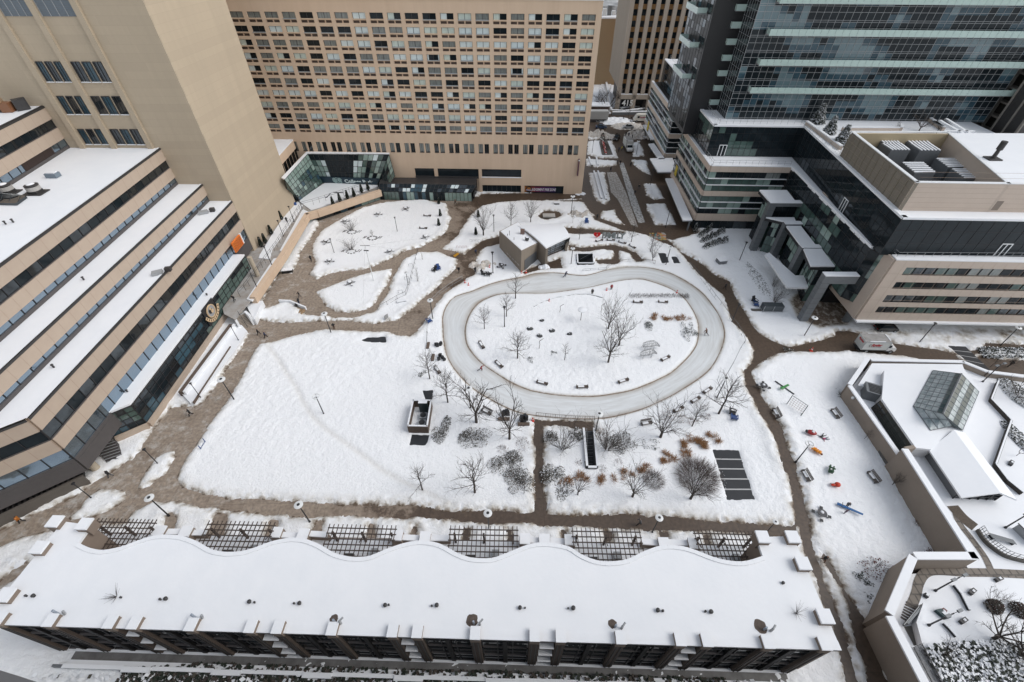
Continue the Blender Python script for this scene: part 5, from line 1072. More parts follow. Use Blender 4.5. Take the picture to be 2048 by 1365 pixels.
# pilasters with snow capped heads on the garden front
pxs=[5,107,226,274,387,505,559,667,787,836,951,1069,1121,1240,1358,1411,1532,1645]
south=Vector((d.y,-d.x,0))
sills=MB()
for k,px in enumerate(pxs):
    s=P(px,1243+(1294-1243)*px/1680,ZH); p=FA+d*((s-FA).dot(d))
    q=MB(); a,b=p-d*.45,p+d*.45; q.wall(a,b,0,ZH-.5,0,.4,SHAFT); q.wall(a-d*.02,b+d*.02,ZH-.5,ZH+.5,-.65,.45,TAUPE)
    for e in (-.22,.22): q.wall(p+d*(e-.04),p+d*(e+.04),0.2,ZH-.6,.4,.46,DARKM)
    r=q.build('pilaster',R_rh); q=MB(); q.wall(a-d*.04,b+d*.04,ZH+.5,ZH+.62,-.66,.48,SNOW); q.build('snow_cap',r)
for k in range(len(pxs)-1):
    gl=MB(); fr_=MB(); sl_=MB()
    sa=P(pxs[k],1243+51*pxs[k]/1680,ZH); sb=P(pxs[k+1],1243+51*pxs[k+1]/1680,ZH); a=FA+d*((sa-FA).dot(d)+.55); b=FA+d*((sb-FA).dot(d)-.55); L=(b-a).length
    if L<2.6:
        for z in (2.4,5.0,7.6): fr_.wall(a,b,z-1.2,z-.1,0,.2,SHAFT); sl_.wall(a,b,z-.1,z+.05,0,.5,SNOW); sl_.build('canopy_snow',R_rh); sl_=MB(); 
        for z in (.3,2.9,5.5): gl.wall(a,b,z,z+1.2,.01,.04,GDARK)
    else:
        for fz in range(3):
            z0=.4+fz*2.95; gl.wall(a,b,z0,z0+2.2,.01,.05,GDARK); n=max(2,int(L/1.3)); e=(b-a)/n
            for i in range(n+1): pp=a+e*i; fr_.wall(pp-d*.05,pp+d*.05,z0,z0+2.2,.04,.14,BLACK)
            m_=a.lerp(b,.5); fr_.wall(m_-d*.22,m_+d*.22,0,ZH-.6,.0,.3,DARKM); fr_.wall(a,b,z0+1.4,z0+1.48,.04,.13,BLACK)
            fr_.wall(a+d*.1,b-d*.1,z0-.12,z0-.02,.05,.22,FASCIA)
    gq=gl.build('window_bay',R_rh); fr_.build('window_frame',gq)
# snow capped corner posts around the roof edge and gates of the patio wall
def post(px,py,zt,z0=0,w=1.25,m=TAUPE,parent=R_rh,name='corner_post'):
    p=P(px,py,zt); q=MB(); q.box(p,w,w,z0,zt-.15,m,TH); r=q.build(name,parent); q=MB(); q.box(p,w*1.06,w*1.06,zt-.149,zt+.08,SNOW,TH); q.build('snow_cap',r)
for x,y in ((109,1043),(168,1048),(78,1095),(10,1190)): post(x,y,ZH+.7,ZH-.8)
for x,y in ((1526,1074),(1586,1074),(1607,1127),(1651,1233)): post(x,y,ZH+.7,ZH-.8)
R_pw=thing('patio_wall','low snow capped patio wall with square piers along the north side of the row house','wall',P(860,1080)); q=MB(); sc=MB()
PZ=4.6; q2=MB(); tN=[P(186,1064,3.5),P(1517,1090,3.5)]; q2.prism([tN[0],tN[1],Vector((tN[1].x,20.5,0)),Vector((tN[0].x,19.5,0))],0,3.3,TAUPE); q2.build('terrace_slab',R_pw); q2=MB(); q2.prism([tN[0]+Vector((0,-.2,0)),tN[1]+Vector((0,-.2,0)),Vector((tN[1].x,20.5,0)),Vector((tN[0].x,19.5,0))],3.3,3.5,SNOW); q2.build('terrace_snow',R_pw)
prs=[(318,1062),(371,1063),(552,1065),(606,1068),(794,1071),(850,1074),(1050,1078),(1089,1079),(1140,1080),(1328,1086),(1388,1087)]
wl_=[[(326,1064),(365,1064)],[(383,1066),(412,1066)],[(558,1070),(600,1072)],[(620,1068),(655,1070)],[(797,1075),(838,1077)],[(857,1077),(900,1077)],[(1038,1079),(1078,1082)],[(1100,1082),(1135,1084)],[(1283,1084),(1322,1087)],[(1338,1085),(1378,1087)]]
for (a,b) in wl_: 
    A,B=P(*a,PZ),P(*b,PZ); q.wall(A,B,0,PZ-.1,-.25,.25,TAUPE); sc.wall(A,B,PZ-.1,PZ+.12,-.34,.34,SNOW)
q.build('wall_run',R_pw); sc.build('snow_cap',R_pw)
for x,y in prs: post(x,y,PZ+.6,0,1.2,TAUPE,R_pw,'pier')
# pergolas
pg=[((194,1043),(310,1046),(167,1093)),((416,1048),(548,1051),(398,1087)),((658,1055),(791,1058),(646,1093)),((901,1058),(1034,1060),(897,1098)),((1145,1062),(1279,1064),(1152,1106)),((1389,1066),(1507,1069),(1404,1110))]
PGL=['first dark timber pergola from the left, beside the row house end post','second dark timber pergola from the left along the row house','third dark timber pergola from the left along the row house','fourth pergola from the left, by the lamp at the patio gates','fifth pergola from the left, before the last lamp on the long path','dark timber pergola at the right end of the row house']
zp=6.2
for (tl,tr,bl),lb in zip(pg,PGL):
    A,B,C=P(*tl,zp),P(*tr,zp),P(*bl,zp); ux=(B-A); dep=3.9; vy=Vector((0,-1,0))*dep; t=thing('pergola',lb,'pergola',(A.x,A.y,0),'pergolas along the row house'); q=MB(); n=16
    for i in range(n): a=A.lerp(B,i/(n-1)); q.tube(a+Vector((0,.4,0)),a+vy+Vector((0,-.2,0)),.06,.06,PERG,4)
    q.build('rafter',t); q=MB()
    for j in range(7): a=A+vy*(j/6); q.tube(a-ux*.02-ZZ*.13,a+ux*1.02-ZZ*.13,.075,.075,PERG,4)
    q.build('beam',t)
    for f in (.06,.5,.94):
        q=MB(); a=A+ux*f+vy*.12; q.box(a,.22,.22,3.4,zp-.2,PERG); q.tube(a+ZZ*(-1.1),a+vy*.3+ZZ*(-.2),.06,.06,PERG,4); q.build('post',t)
    q=MB(); c=A+ux*.3+vy*.6; q.box(c,1.2,.5,3.5,3.95,DARKM); q.box((c.x+3,c.y+.4),.8,.8,3.5,4.1,LGREY); q.build('patio_bench',t)
# roof vents
for k,(px,py,r,zh) in enumerate(((54,1193,.10,.5),(69,1193,.16,.5),(243,1196,.09,.4),(322,1200,.10,.5),(333,1199,.17,.5),(500,1205,.17,.5),(510,1206,.09,.4),(589,1208,.09,.4),(600,1208,.17,.5),(771,1212,.17,.5),(778,1211,.09,.4),(864,1213,.09,.4),(874,1212,.18,.5),(1040,1217,.17,.5),(1050,1217,.08,.4),(1136,1218,.08,.4),(1146,1218,.19,.6),(1315,1222,.18,.5),(1325,1223,.11,.4),(1410,1224,.10,.4),(1421,1225,.18,.5),(1565,1167,.14,.4))):
    p=P(px,py,ZH); r*=.85; zh*=.6; q=MB(); q.tube(p,p+ZZ*zh,r,r,BLACK,10); q.lathe(p,[(r*1.35,zh-.12),(r*1.35,zh),(r*.6,zh+.06)],DARKM,10); q.build('roof_vent',R_rh)
MELT=mat('melted_roof_patch',(.07,.05,.04),.8,noise=(4,.6,(.14,.11,.09)))
for (px,py,r) in ((668,1238,.40),(944,1241,.58),(1225,1248,.42),(1521,1253,.62)):
    p=P(px,py,ZH); q=MB(); rg3=random.Random(px); pl=[(p.x+r*(1+rg3.uniform(-.12,.12))*math.cos(t),p.y+r*(1+rg3.uniform(-.12,.12))*math.sin(t)) for t in np.linspace(0,2*math.pi,18,endpoint=False)]; q.prism(pl,ZH-.05,ZH+.012,MELT); r_=q.build('melt_patch',R_rh)
    q=MB(); q.tube(p+Vector((.2,-.3,0)),p+Vector((.2,-.3,.8)),.10,.10,plain('steel_pipe',(.3,.34,.4)),8); q.tube(p+Vector((.8,-.4,0)),p+Vector((.8,-.4,.7)),.12,.12,LGREY,8); q.tube(p+Vector((.8,-.4,.7)),p+Vector((1.1,-.1,.8)),.10,.10,LGREY,8); q.build('flue_pipe',R_rh)
for (px,py) in ((118,1229),(393,1237)):
    p=P(px,py,ZH); q=MB(); q.tube(p,p+Vector((-.2,.1,.8)),.12,.12,plain('steel_pipe',(.3,.34,.4)),8); q.tube(p+Vector((.6,0,0)),p+Vector((.7,.1,.6)),.12,.12,LGREY,8); q.build('flue_pipe',R_rh)
for k,(px,py) in enumerate(((233,1194),(1593,1227))):
    p=P(px,py,ZH); q=MB(); rg3=random.Random(k)
    for i in range(26): a=rg3.uniform(0,2*math.pi); e=rg3.uniform(.3,1.0); q.tube(p,p+Vector((math.cos(a)*e,math.sin(a)*e,rg3.uniform(.3,1.2))),.014,.006,BARK,3)
    tag(q.build('dead_twig_tuft'),['wiry dead tuft poking through the row house roof snow near its left end','wiry dead tuft poking through the row house roof snow near its right end'][k],'twigs')
# south side: terrace walk, retaining wall, planted bed
R_sw=thing('south_walkway','grey walkway with a snowy ledge and white coped wall below the row house','walkway',P(860,1330)); 
W0,W1=P(60,1322),P(1640,1352); q=MB(); dd=(W1-W0).normalized(); a0=FA-d*0; 
f0=FA+d*3.5; f1=FB-d*1.5; q.prism([f0+south*.45,f1+south*.45,f1+south*1.25,f0+south*1.25],.25,.35,mat('wet_grey_walk',(.10,.095,.09),.6,noise=(.7,.9,(.20,.195,.19)))); q.build('walk',R_sw); q=MB(); q.prism([f0+south*1.25,f1+south*1.25,f1+south*1.75,f0+south*1.75],.2,.6,SNOW); q.prism([f0+south*.2,f1+south*.2,f1+south*.45,f0+south*.45],.2,.5,SNOW); q.build('snow_ledge',R_sw)
q=MB(); q.wall(f0-d*1.2,f1+d*2,0,.85,1.75,2.0,GREYM); sc=MB(); n=8; L=(f1-f0).length
for i in range(n): 
    a=f0+d*(L*i/n); sc.wall(a,a+d*(L/n*.68),.82,.98,1.7,2.08,SNOW); sc.wall(a+d*(L/n*.68),a+d*(L/n),.9,1.12,1.8,2.3,SNOW)
q.build('wall_run',R_sw); sc.build('coping',R_sw)

# the tall block the view is taken from: its grey ledge shows at the lower left corner
R_vt=thing('viewpoint_tower','grey ledge of the tall block at the bottom left corner','tower',(0,-12,0)); q=MB(); q.prism([(-46,-2.6),(52,-2.6),(52,-30),(-46,-30)],0,46,GREYM); q.build('wall',R_vt)  # unseen wall mass, its height set for the shade on south fronts
q=MB(); zl=44; q.prism([P(x,y,zl) for x,y in ((-60,1325),(0,1341),(92,1372),(60,1420),(-60,1420))],zl-.8,zl,plain('ledge_grey',(.10,.095,.095))); q.build('ledge',R_vt)
# ---------------------------------------------------------------- skating pavilion
R_sp=thing('skating_pavilion','small concrete skating pavilion with a curved white roof and blue glass front','pavilion',P(1042,547))
q=MB(); PV=mat('pavilion_concrete',(.245,.205,.165),.85,noise=(.9,.5,(.19,.16,.125)),streak=True)
a0,z0=P(1042,547),hgt((1042,547),(1042,503)); b0=P(999,497); zb_=hgt((999,497),(1002,463)); s1=P(1087,516); zs=z0-.6
pA=Vector((a0.x,a0.y,0)); pB=Vector((b0.x,b0.y,0)); pC=Vector((s1.x,s1.y,0)); pD=pC+(pB-pA)*1.0
def wedge(q,A,B,C,D,zA,zB,zC,zD,m,zlow=0):
    q.hexa([(p.x,p.y,zlow) for p in (A,C,D,B)]+[(A.x,A.y,zA),(C.x,C.y,zC),(D.x,D.y,zD),(B.x,B.y,zB)],m)
mA=pA; mC=P(1079,518); mC=Vector((mC.x,mC.y,0)); zC_=hgt((1081,524),(1079,491)); pD=pB+(mC-pA)
wedge(q,pA,pB,mC,pD,z0,zb_,zC_,zC_-.5,PV); q.build('wall',R_sp); q=MB()
e=.35; i_=lambda p,c:p+(c-p).normalized()*e; cc=(pA+pB+mC+pD)/4
q.hexa([(p.x,p.y,z-.12) for p,z in ((i_(pA,cc),z0),(i_(mC,cc),zC_),(i_(pD,cc),zC_-.5),(i_(pB,cc),zb_))]+[(p.x,p.y,z+.12) for p,z in ((i_(pA,cc),z0),(i_(mC,cc),zC_),(i_(pD,cc),zC_-.5),(i_(pB,cc),zb_))],SNOW); q.build('flat_roof_snow',R_sp)
dd=(mC-pA); L=dd.length; dd.normalize(); q=MB(); q.wall(pA+dd*L*.17,pA+dd*L*.80,0,2.9,.02,.08,mat('grey_roller_door',(.10,.105,.11),.5)); 
for k in range(9): q.wall(pA+dd*L*.17,pA+dd*L*.80,.3*k+.1,.3*k+.14,.08,.1,GREYM)
q.build('roller_door',R_sp)
rg=random.Random(4)
# curved shell
ez=P(1139,474,4.0); r=[P(1092,496,5.2),P(1140,473,4.6)]; N=12; q=MB(); far0,far1=P(1033,451,4.3),P(1118,447,3.4)
q=MB(); pr=MB(); gl=MB()
for i in range(N):
    t0,t1=i/N,(i+1)/N
    def row(t):
        bul=1.1*math.sin(math.pi*t)
        a=far0.lerp(r[0],t)+ZZ*bul*.6; b=far1.lerp(r[1],t)+ZZ*bul*.6; return a,b
    (a,b),(c,d2)=row(t0),row(t1); q.hexa([a-ZZ*.3,b-ZZ*.3,d2-ZZ*.3,c-ZZ*.3,a,b,d2,c],SNOW)
    pr.hexa([Vector((a.x,a.y,0)),Vector((c.x,c.y,0)),Vector((c.x+.5,c.y,0)),Vector((a.x+.5,a.y,0)),a-ZZ*.31,c-ZZ*.31,c-ZZ*.31+Vector((.5,0,0)),a-ZZ*.31+Vector((.5,0,0))],PV)
q.build('curved_roof',R_sp); pr.build('shell_wall',R_sp)
mu=MB(); g0,g1=P(1091,517),P(1134,500); tl,tr=r[0]-ZZ*.35,r[1]-ZZ*.35; g0=Vector((g0.x,g0.y,.6)); g1=Vector((g1.x,g1.y,.6))
lquad(gl,mu,tl,tr,g1,g0,5,4,[mat('blue_reflect_glass',(.12,.17,.22),.06,metal=.6,noise=(.8,.9,(.03,.04,.05))),GDARK,GREFL],[.5,.3,.2],rg,.07); 
gq=gl.build('glass_front',R_sp); mu2=mu.build('mullion',gq); 
q=MB(); q.hexa([Vector((g0.x,g0.y,0)),Vector((g1.x,g1.y,0)),Vector((g1.x,g1.y+.4,0)),Vector((g0.x,g0.y+.4,0)),g0,g1,g1+Vector((0,.4,0)),g0+Vector((0,.4,0))],WOOD); q.prism([(r[1].x-.3,r[1].y+.2),(far1.x-.4,far1.y-.5),(far1.x-.8,far1.y-.5),(r[1].x-.8,r[1].y+.2)],0,3.0,PV); q.build('base_wall',R_sp)
q=MB()
for px,py,h_ in ((1019,471,1.2),(1015,472,.5),(1028,480,.6),(1066,481,.35)): p=P(px,py,z0-.4); q.tube(p,p+ZZ*h_,.06,.06,DARKM,6)
p=P(1054,480,z0-.5); q.lathe(p,[(.45,0),(.45,.55),(.5,.6),(.2,.7)],DARKM,12); q.lathe(p,[(.4,.7),(.2,.8)],SNOW,10); p=P(1045,465,z0-.6); q.box(p,1.0,.8,p.z-.3,p.z+.7,plain('red_brown_unit',(.16,.10,.08))); q.build('roof_equipment',R_sp)
nw=(pB-pA).normalized(); q=MB()
for k in range(5): p=pA.lerp(pB,.08+.12*k); q.wall(p+nw*.9,p,1.4-.12*k,1.75-.12*k,.02,.05,plain('stencil_grey',(.36,.33,.29)))
q.build('wall_stencil',R_sp)
# ---------------------------------------------------------------- right hand community building on its podium
ZP=3.9; ZL=3.0
R_cc=thing('community_building','low white roofed community building with a glazed lantern behind brown parapet walls','building',P(1790,960))
lowA,lowB,lowC=P(1740,718,ZL),P(1703,772,ZL),P(1796,917,ZL)
tA,tB,tC,tD,tE=P(1815,899,4.8),P(1957,1119,4.8),P(1833,1119,4.8),P(1786,1233,4.8),P(1856,1365,4.8); tE=tD+(tE-tD)*2.2; lowC=Vector((tA.x+.3,tA.y+.2,0))
nE=P(1925,722,ZL); nF=P(1975,742,ZL); nG=P(2120,760,ZL)
q=MB(); sc=MB()
for a,b,z in ((lowA,lowB,ZL),(lowB,lowC,ZL)): q.wall(b,a,0,z-.1,-.55,.0,BRICKG); sc.wall(b,a,z-.1,z+.1,-.62,.06,SNOW)
for a,b in ((tA,tB),(tB,tC),(tC,tD),(tD,tE)): q.wall(b,a,0,4.7,-.7,.0,BRICKG); sc.wall(b,a,4.7,4.92,-.82,.06,SNOW)
q.wall(tA+Vector((1.5,.3,0)),tA,0,4.7,-.0,.5,BRICKG)
for a,b in ((lowA,nE),(nF,nG)): q.wall(a,b,0,ZL-.1,0,.5,BRICKG); sc.wall(a,b,ZL-.1,ZL+.1,-.06,.56,SNOW)
q.wall(nE,nF,0,ZL-.1,0,.4,BRICKG); sc.wall(nE,nF,ZL-.1,ZL+.1,-.06,.5,SNOW)
q.build('parapet_wall',R_cc); sc.build('coping_snow',R_cc); q=MB(); q.wall(tB,lowB,0,.75,.02,.9,DBASE)
q.build('base_course',R_cc)
q=MB()
for px,py in ((1706,796),(1863,985)): p=P(px,py,2.6); q.lathe((p.x,p.y,2.4),[(.2,0),(.25,.2),(.15,.35)],LAMPW,10); q.box((p.x+.4,p.y),.5,.3,2.3,2.6,DARKM)
q.build('wall_light',R_cc)
nW=(tE-tD).normalized(); nS=(tD-tC).normalized()
q=MB()
for px,py in ((1784,1172),(1772,1200)):
    p=onplane(px,py,tD,Vector((-nS.y,nS.x,0)))
    for s in (0,): q.wall(p+nS*.75,p-nS*.75,p.z-1.0,p.z+.9,.02,.05,mat('pale_window',(.34,.42,.43),.1)); q.wall(p+nS*.85,p-nS*.85,p.z-1.08,p.z-1.0,.0,.1,DARKM); q.wall(p+nS*.85,p-nS*.85,p.z+.9,p.z+.98,.0,.1,DARKM)
q.build('wall_window',R_cc)
# podium floor behind the walls
Zf=1.9; q=MB(); ins=[lowA+Vector((.5,-.3,0)),lowB+Vector((.5,.2,0)),lowC+Vector((.6,0,0)),tA+Vector((.9,0,0)),tB+Vector((.8,0,0)),tB+Vector((.8,-.3,0)),tC+Vector((.4,-.6,0)),tD+Vector((.7,0,0)),tE+Vector((.9,0,0)),Vector((120,tE.y,0)),Vector((120,nG.y,0)),nG,nF,nE]
q.prism([(p.x,p.y) for p in ins],.3,Zf,SNOW); q.build('podium_snow',R_cc)
def Pz(x,y,z): return P(x,y,z)
Ze=3.9
# upper roof block
u=[Pz(1763,799,Ze),Pz(1768,742,Ze),Pz(1925,736,Ze),Pz(1962,784,Ze),Pz(1928,862,Ze),Pz(1895,868,Ze),Pz(1862,900,Ze),Pz(1831,897,Ze)]
q=MB(); q.prism([(p.x,p.y) for p in u],Zf-.05,Ze-.25,mat('pale_stucco',(.55,.55,.56),.8)); q.prism([Pz(1716,771,2.95),Pz(1744,727,2.95),Pz(1925,729,2.95),Pz(1930,745,2.95),Pz(1770,752,2.95),Pz(1764,790,2.95),Pz(1735,775,2.95)],Zf-.1,2.95,SNOW); q.build('wall',R_cc); q=MB(); q.prism([(p.x,p.y) for p in u],Ze-.25,Ze+.1,SNOW)
rl,rr=Pz(1923,996,Ze-.2),Pz(2034,1000,Ze-.2); rt0,rt1=Pz(1908,860,4.45),Pz(2001,986,4.45); ul=Pz(1858,900,Ze-.2); ur=Pz(1930,866,Ze-.2)
ov=Vector((.5,-.6,0))
q.hexa([ul-ZZ*.25,rl-ZZ*.25,rt1-ZZ*.25,rt0-ZZ*.25,ul,rl,rt1,rt0],SNOW); q.hexa([rt0-ZZ*.25,rt1-ZZ*.25,rr-ZZ*.25,ur-ZZ*.25,rt0,rt1,rr,ur],SNOW); q.build('roof_snow',R_cc)
q=MB(); gA=rl+Vector((.6,.9,0)); gB=rr+Vector((-1.0,.9,0)); gT=rt1+Vector((.0,.9,-.3))
q.poly([(gA.x,gA.y,Zf),(gB.x,gB.y,Zf),(gB.x,gB.y,Ze-.4),gT,(gA.x,gA.y,Ze-.4)],GDARK); 
for k in range(6): a=Vector((gA.x,gA.y,0)).lerp(Vector((gB.x,gB.y,0)),k/5); q.box((a.x,a.y-.05),.1,.12,Zf,Ze-.4+.35*(1-abs(k/5-.5)*2),BLACK)
for z in (2.6,3.3): q.wall(Vector((gA.x,gA.y,0)),Vector((gB.x,gB.y,0)),z,z+.1,-.02,.1,BLACK)
q.build('gable_glazing',R_cc)
q=MB(); a,b=Vector((ul.x+.5,ul.y,0)),Vector((gA.x,gA.y,0)); q.wall(a,b,Zf,Ze-.35,-.3,0,GREYM); q.wall(b,Vector((gB.x,gB.y,0)),Zf,Zf+.2,-.3,0,GREYM); a2,b2=Vector((u[0].x,u[0].y,0)),Vector((u[7].x,u[7].y,0)); q.build('side_wall',R_cc)
g=MB(); mu=MB(); lquad(g,mu,Vector((u[0].x-.0,u[0].y,Ze-.3)),Vector((u[7].x,u[7].y,Ze-.3)),Vector((u[7].x-.7,u[7].y-.2,Zf)),Vector((u[0].x-.7,u[0].y-.2,Zf)),8,3,[mat('dark_green_glass',(.03,.04,.04),.08),GREFL],[.8,.2],rg,.05); gq=g.build('side_glazing',R_cc); mu.build('mullion',gq)
# lantern
Zg=Ze+.2; zt=6.7; ll0,ll1=Pz(1866,741,Zg),Pz(1827,813,Zg); lr0,lr1=Pz(1958,784,Zg),Pz(1925,861,Zg); rg0,rg1=Pz(1923,748,zt),Pz(1886,828,zt); hb0=Pz(1861,861,Zg); hb1=Pz(1905,852,Zg+.3)
R_lt=MB(); mu=MB(); GS=mat('snow_dusted_glass',(.46,.50,.51),.3,noise=(1.2,1.0,(.16,.21,.22))); GC=mat('clear_roof_glass',(.05,.075,.08),.05,noise=(1,.6,(.12,.16,.165)))
def slope(a,b,c,d_,nx,nz,dark):
    f=lambda s,t:(a.lerp(b,s)).lerp(d_.lerp(c,s),t)
    for i in range(nx):
        for j in range(nz): R_lt.poly([f(i/nx,j/nz),f((i+1)/nx,j/nz),f((i+1)/nx,(j+1)/nz),f(i/nx,(j+1)/nz)],GC if j in dark else GS)
    for i in range(nx+1): mu.tube(f(i/nx,0),f(i/nx,1),.05,.05,GREYM,4)
    for j in range(nz+1): mu.tube(f(0,j/nz),f(1,j/nz),.05,.05,GREYM,4)
slope(rg0,rg1,ll1,ll0,9,5,(0,)); slope(rg0,rg1,lr1,lr0,9,4,(0,2)); slope(rg1,hb1,hb0,ll1,2,3,()); slope(rg1,rg1.lerp(lr1,.02),lr1,hb1,1,2,(0,1)); slope(rg0,rg0.lerp(lr0,.02),lr0,ll0,2,3,())
gq=R_lt.build('lantern_glazing',R_cc); mu.tube(rg0,rg1,.14,.14,GREYM,6); mu.build('lantern_frame',gq)
# roof box and rail
c=Pz(1751,776,3.9); q=MB(); q.box(c,2.4,2.4,Zf,3.7,GREYM,-.45)
for k in range(6): q.box((c.x+.13*(k-2.5),c.y-.8+k*.3),1.7,.14,3.7,3.78,BLACK,-.45)
q.build('roof_unit',R_cc)
# east garden terrace: dark low edge wall and parapet
R_ew=thing('garden_edge_wall','thin dark zigzag edge wall dividing the lantern roof from the shrub garden','wall',P(2010,820)); q=MB(); pts=[Pz(1998,762,2.6),Pz(1984,798,2.6),Pz(2024,840,2.6),Pz(1993,928,2.6),Pz(2017,960,2.6),Pz(2048,985,2.6)]
for a,b in zip(pts,pts[1:]): q.wall(a,b,Zf-.2,2.6,-.12,.12,mat('dark_brown_edge',(.05,.042,.035),.8)); q.wall(a,b,2.6,2.68,-.06,.14,SNOW)
q.build('wall_run',R_ew)
# garden below: stone path, curved railing, steps
R_gp=thing('garden_path','wet flagstone garden path curving along the white coped wall','path',P(1880,1150,Zf)); gz=Zf+.03
q=MB(); FLAG=mat('wet_flagstone',(.15,.125,.10),.6,brick=(.9,1.1,(.04,.032,.027),.10,.3),noise=(1.5,.5,(.21,.18,.15)))
def ribbonpath(c,w,z,m,mb):
    c=smooth_line([P(x,y,z) for x,y in c],4)
    for i in range(len(c)-1):
        a,b=c[i],c[i+1]; n0=(c[min(i+1,len(c)-1)]-c[max(i-1,0)]).cross(ZZ).normalized()*w/2; n1=(c[min(i+2,len(c)-1)]-c[i]).cross(ZZ).normalized()*w/2
        mb.poly([a-n0,b-n1,b+n1,a+n0],m)
ribbonpath([(1822,1215),(1832,1190),(1838,1165),(1850,1147),(1872,1142),(1920,1145),(1985,1146),(2060,1150)],1.0,gz,FLAG,q); ribbonpath([(1984,1146),(1970,1115),(1945,1080),(1918,1045),(1910,1020)],.8,gz+.004,FLAG,q); ribbonpath([(1905,1012),(1925,1035),(1950,1055)],1.6,gz+.008,mat('leaf_litter',(.07,.055,.042),.9,noise=(5,.8,(.14,.11,.085))),q)
q.build('flagstone_path',R_gp)
R_gs=thing('garden_stairs','dark wet steps with a steel rail beside the brick wall corner','stairs',P(1815,1225,Zf)); q=MB(); a,b,c,d_=P(1812,1203,Zf),P(1833,1212,Zf),P(1818,1250,Zf),P(1800,1238,Zf)
for k in range(7): t0=k/7; t1=(k+.55)/7; q.prism([a.lerp(d_,t0),b.lerp(c,t0),b.lerp(c,t1),a.lerp(d_,t1)],Zf-.3,Zf+.06,mat('wet_dark_step',(.07,.055,.045),.6))
q.build('step',R_gs); q=MB(); q.wall(P(1838,1215,Zf),P(1806,1252,Zf),Zf-.2,Zf+.9,-.1,.1,GREYM); q.tube(P(1838,1213,Zf+1.1),P(1808,1250,Zf+1.1),.04,.04,LGREY,5); q.build('rail',R_gs)
q=MB(); a=[P(1836,1212,Zf),P(1846,1214,Zf),P(1830,1250,Zf),P(1840,1290,Zf),P(1833,1292,Zf),P(1822,1250,Zf)]; R_gw=thing('garden_ramp_wall','white capped ramp wall with open dark ramp beside the garden stairs','wall',a[2]); q.prism([(p.x,p.y) for p in a],Zf,Zf+1.0,SNOW); q.build('cap',R_gw); q=MB(); b_=[P(1822,1252,Zf),P(1808,1254,Zf),P(1828,1292,Zf),P(1838,1290,Zf)]; q.prism([(p.x,p.y) for p in b_],Zf,Zf+.05,DBASE); q.build('ramp',R_gw)
q=MB(); A,B=P(1826,1296,Zf),P(1862,1365,Zf); B=A+(B-A)*1.6
for k in range(60): p=A.lerp(B,k/60); q.tube((p.x,p.y,Zf),(p.x,p.y,Zf+1.6),.03,.03,BLACK,4)
q.tube(A+ZZ*1.6,B+ZZ*1.6,.04,.04,BLACK,4); q.tube(A+ZZ*.15,B+ZZ*.15,.04,.04,BLACK,4); tag(q.build('garden_fence'),'black upright bar fence beside the brick wall at the bottom right','fence')
cu=smooth_line([P(x,y,Zf) for x,y in ((1952,1062),(1965,1082),(1985,1100),(2012,1116),(2060,1128))],4); R_cr=thing('curved_garden_railing','curved steel railing on a low dark wall in the right hand garden','railing',cu[0]); q=MB(); railing(q,cu,Zf+.5,1.0,1.2,GREYM); q.build('rail',R_cr); q=MB()
for a,b in zip(cu,cu[1:]): q.wall(a,b,Zf-.1,Zf+.55,-.12,.12,DBASE)
q.build('kerb_wall',R_cr)
for k,pl in enumerate(([(1906,1172),(1920,1190),(1936,1222)],[(1885,1248),(1895,1258),(1910,1275)])):
    q=MB(); c=[P(x,y,Zf) for x,y in pl]
    for a,b in zip(c,c[1:]): q.wall(a,b,Zf-.1,Zf+.35,-.12,.12,BLACK); q.wall(a,b,Zf+.351,Zf+.45,-.1,.14,SNOW)
    tag(q.build('garden_kerb'),['dark garden kerb by the upper double lamp','dark garden kerb by the lower double lamp'][k],'kerb')
# ---------------------------------------------------------------- street lamps
def lamp_mesh(kind):
    t=thing('street_lamp','x','street lamp',(0,0,0),'park lamps'); q=MB(); hh=4.3
    q.tube((0,0,0),(0,0,.25),.16,.14,BLACK,8); q.tube((0,0,.2),(0,0,hh),.085,.06,BLACK,8); q.build('post',t)
    q=MB()
    if kind=='disc':
        q.lathe((0,0,hh),[(.12,-.25),(.16,0),(.5,.05),(.52,.12),(.3,.2),(.05,.23)],LAMPW,16); q.build('lamp_shade',t); q=MB(); q.lathe((0,0,hh+.2),[(.2,.0),(.15,.06),(.02,.08)],LGREY,10); q.build('finial',t)
    elif kind=='ring':
        for i in range(18):
            a,b=2*math.pi*i/18,2*math.pi*(i+1)/18; q.tube((.5*math.cos(a),.5*math.sin(a),hh+.1),(.5*math.cos(b),.5*math.sin(b),hh+.1),.07,.07,LAMPW,6)
        q.build('ring_light',t); q=MB()
        for a in (0,2.1,4.2): q.tube((0,0,hh-.1),(.5*math.cos(a),.5*math.sin(a),hh+.1),.025,.025,BLACK,4)
        q.build('bracket',t)
    elif kind=='plain':
        q.tube((0,0,hh-.1),(0,0,hh+.35),.11,.11,DARKM,8); q.lathe((0,0,hh+.35),[(.26,0),(.28,.07),(.05,.14)],DARKM,12); q.build('lamp_head',t)
    else:
        for s in (-1,1): q.tube((0,0,hh-.2),(.75*s,0,hh-.05),.035,.035,GREYM,5); q.box((.85*s,0),.6,.3,hh-.1,hh+.06,GREYM)
        q.build('double_arm',t)
    return t
LP={k:lamp_mesh(k) for k in ('disc','ring','plain','double')}
for k in LP: LP[k].children[0].data.materials[0]=BLACK if k!='double' else GREYM
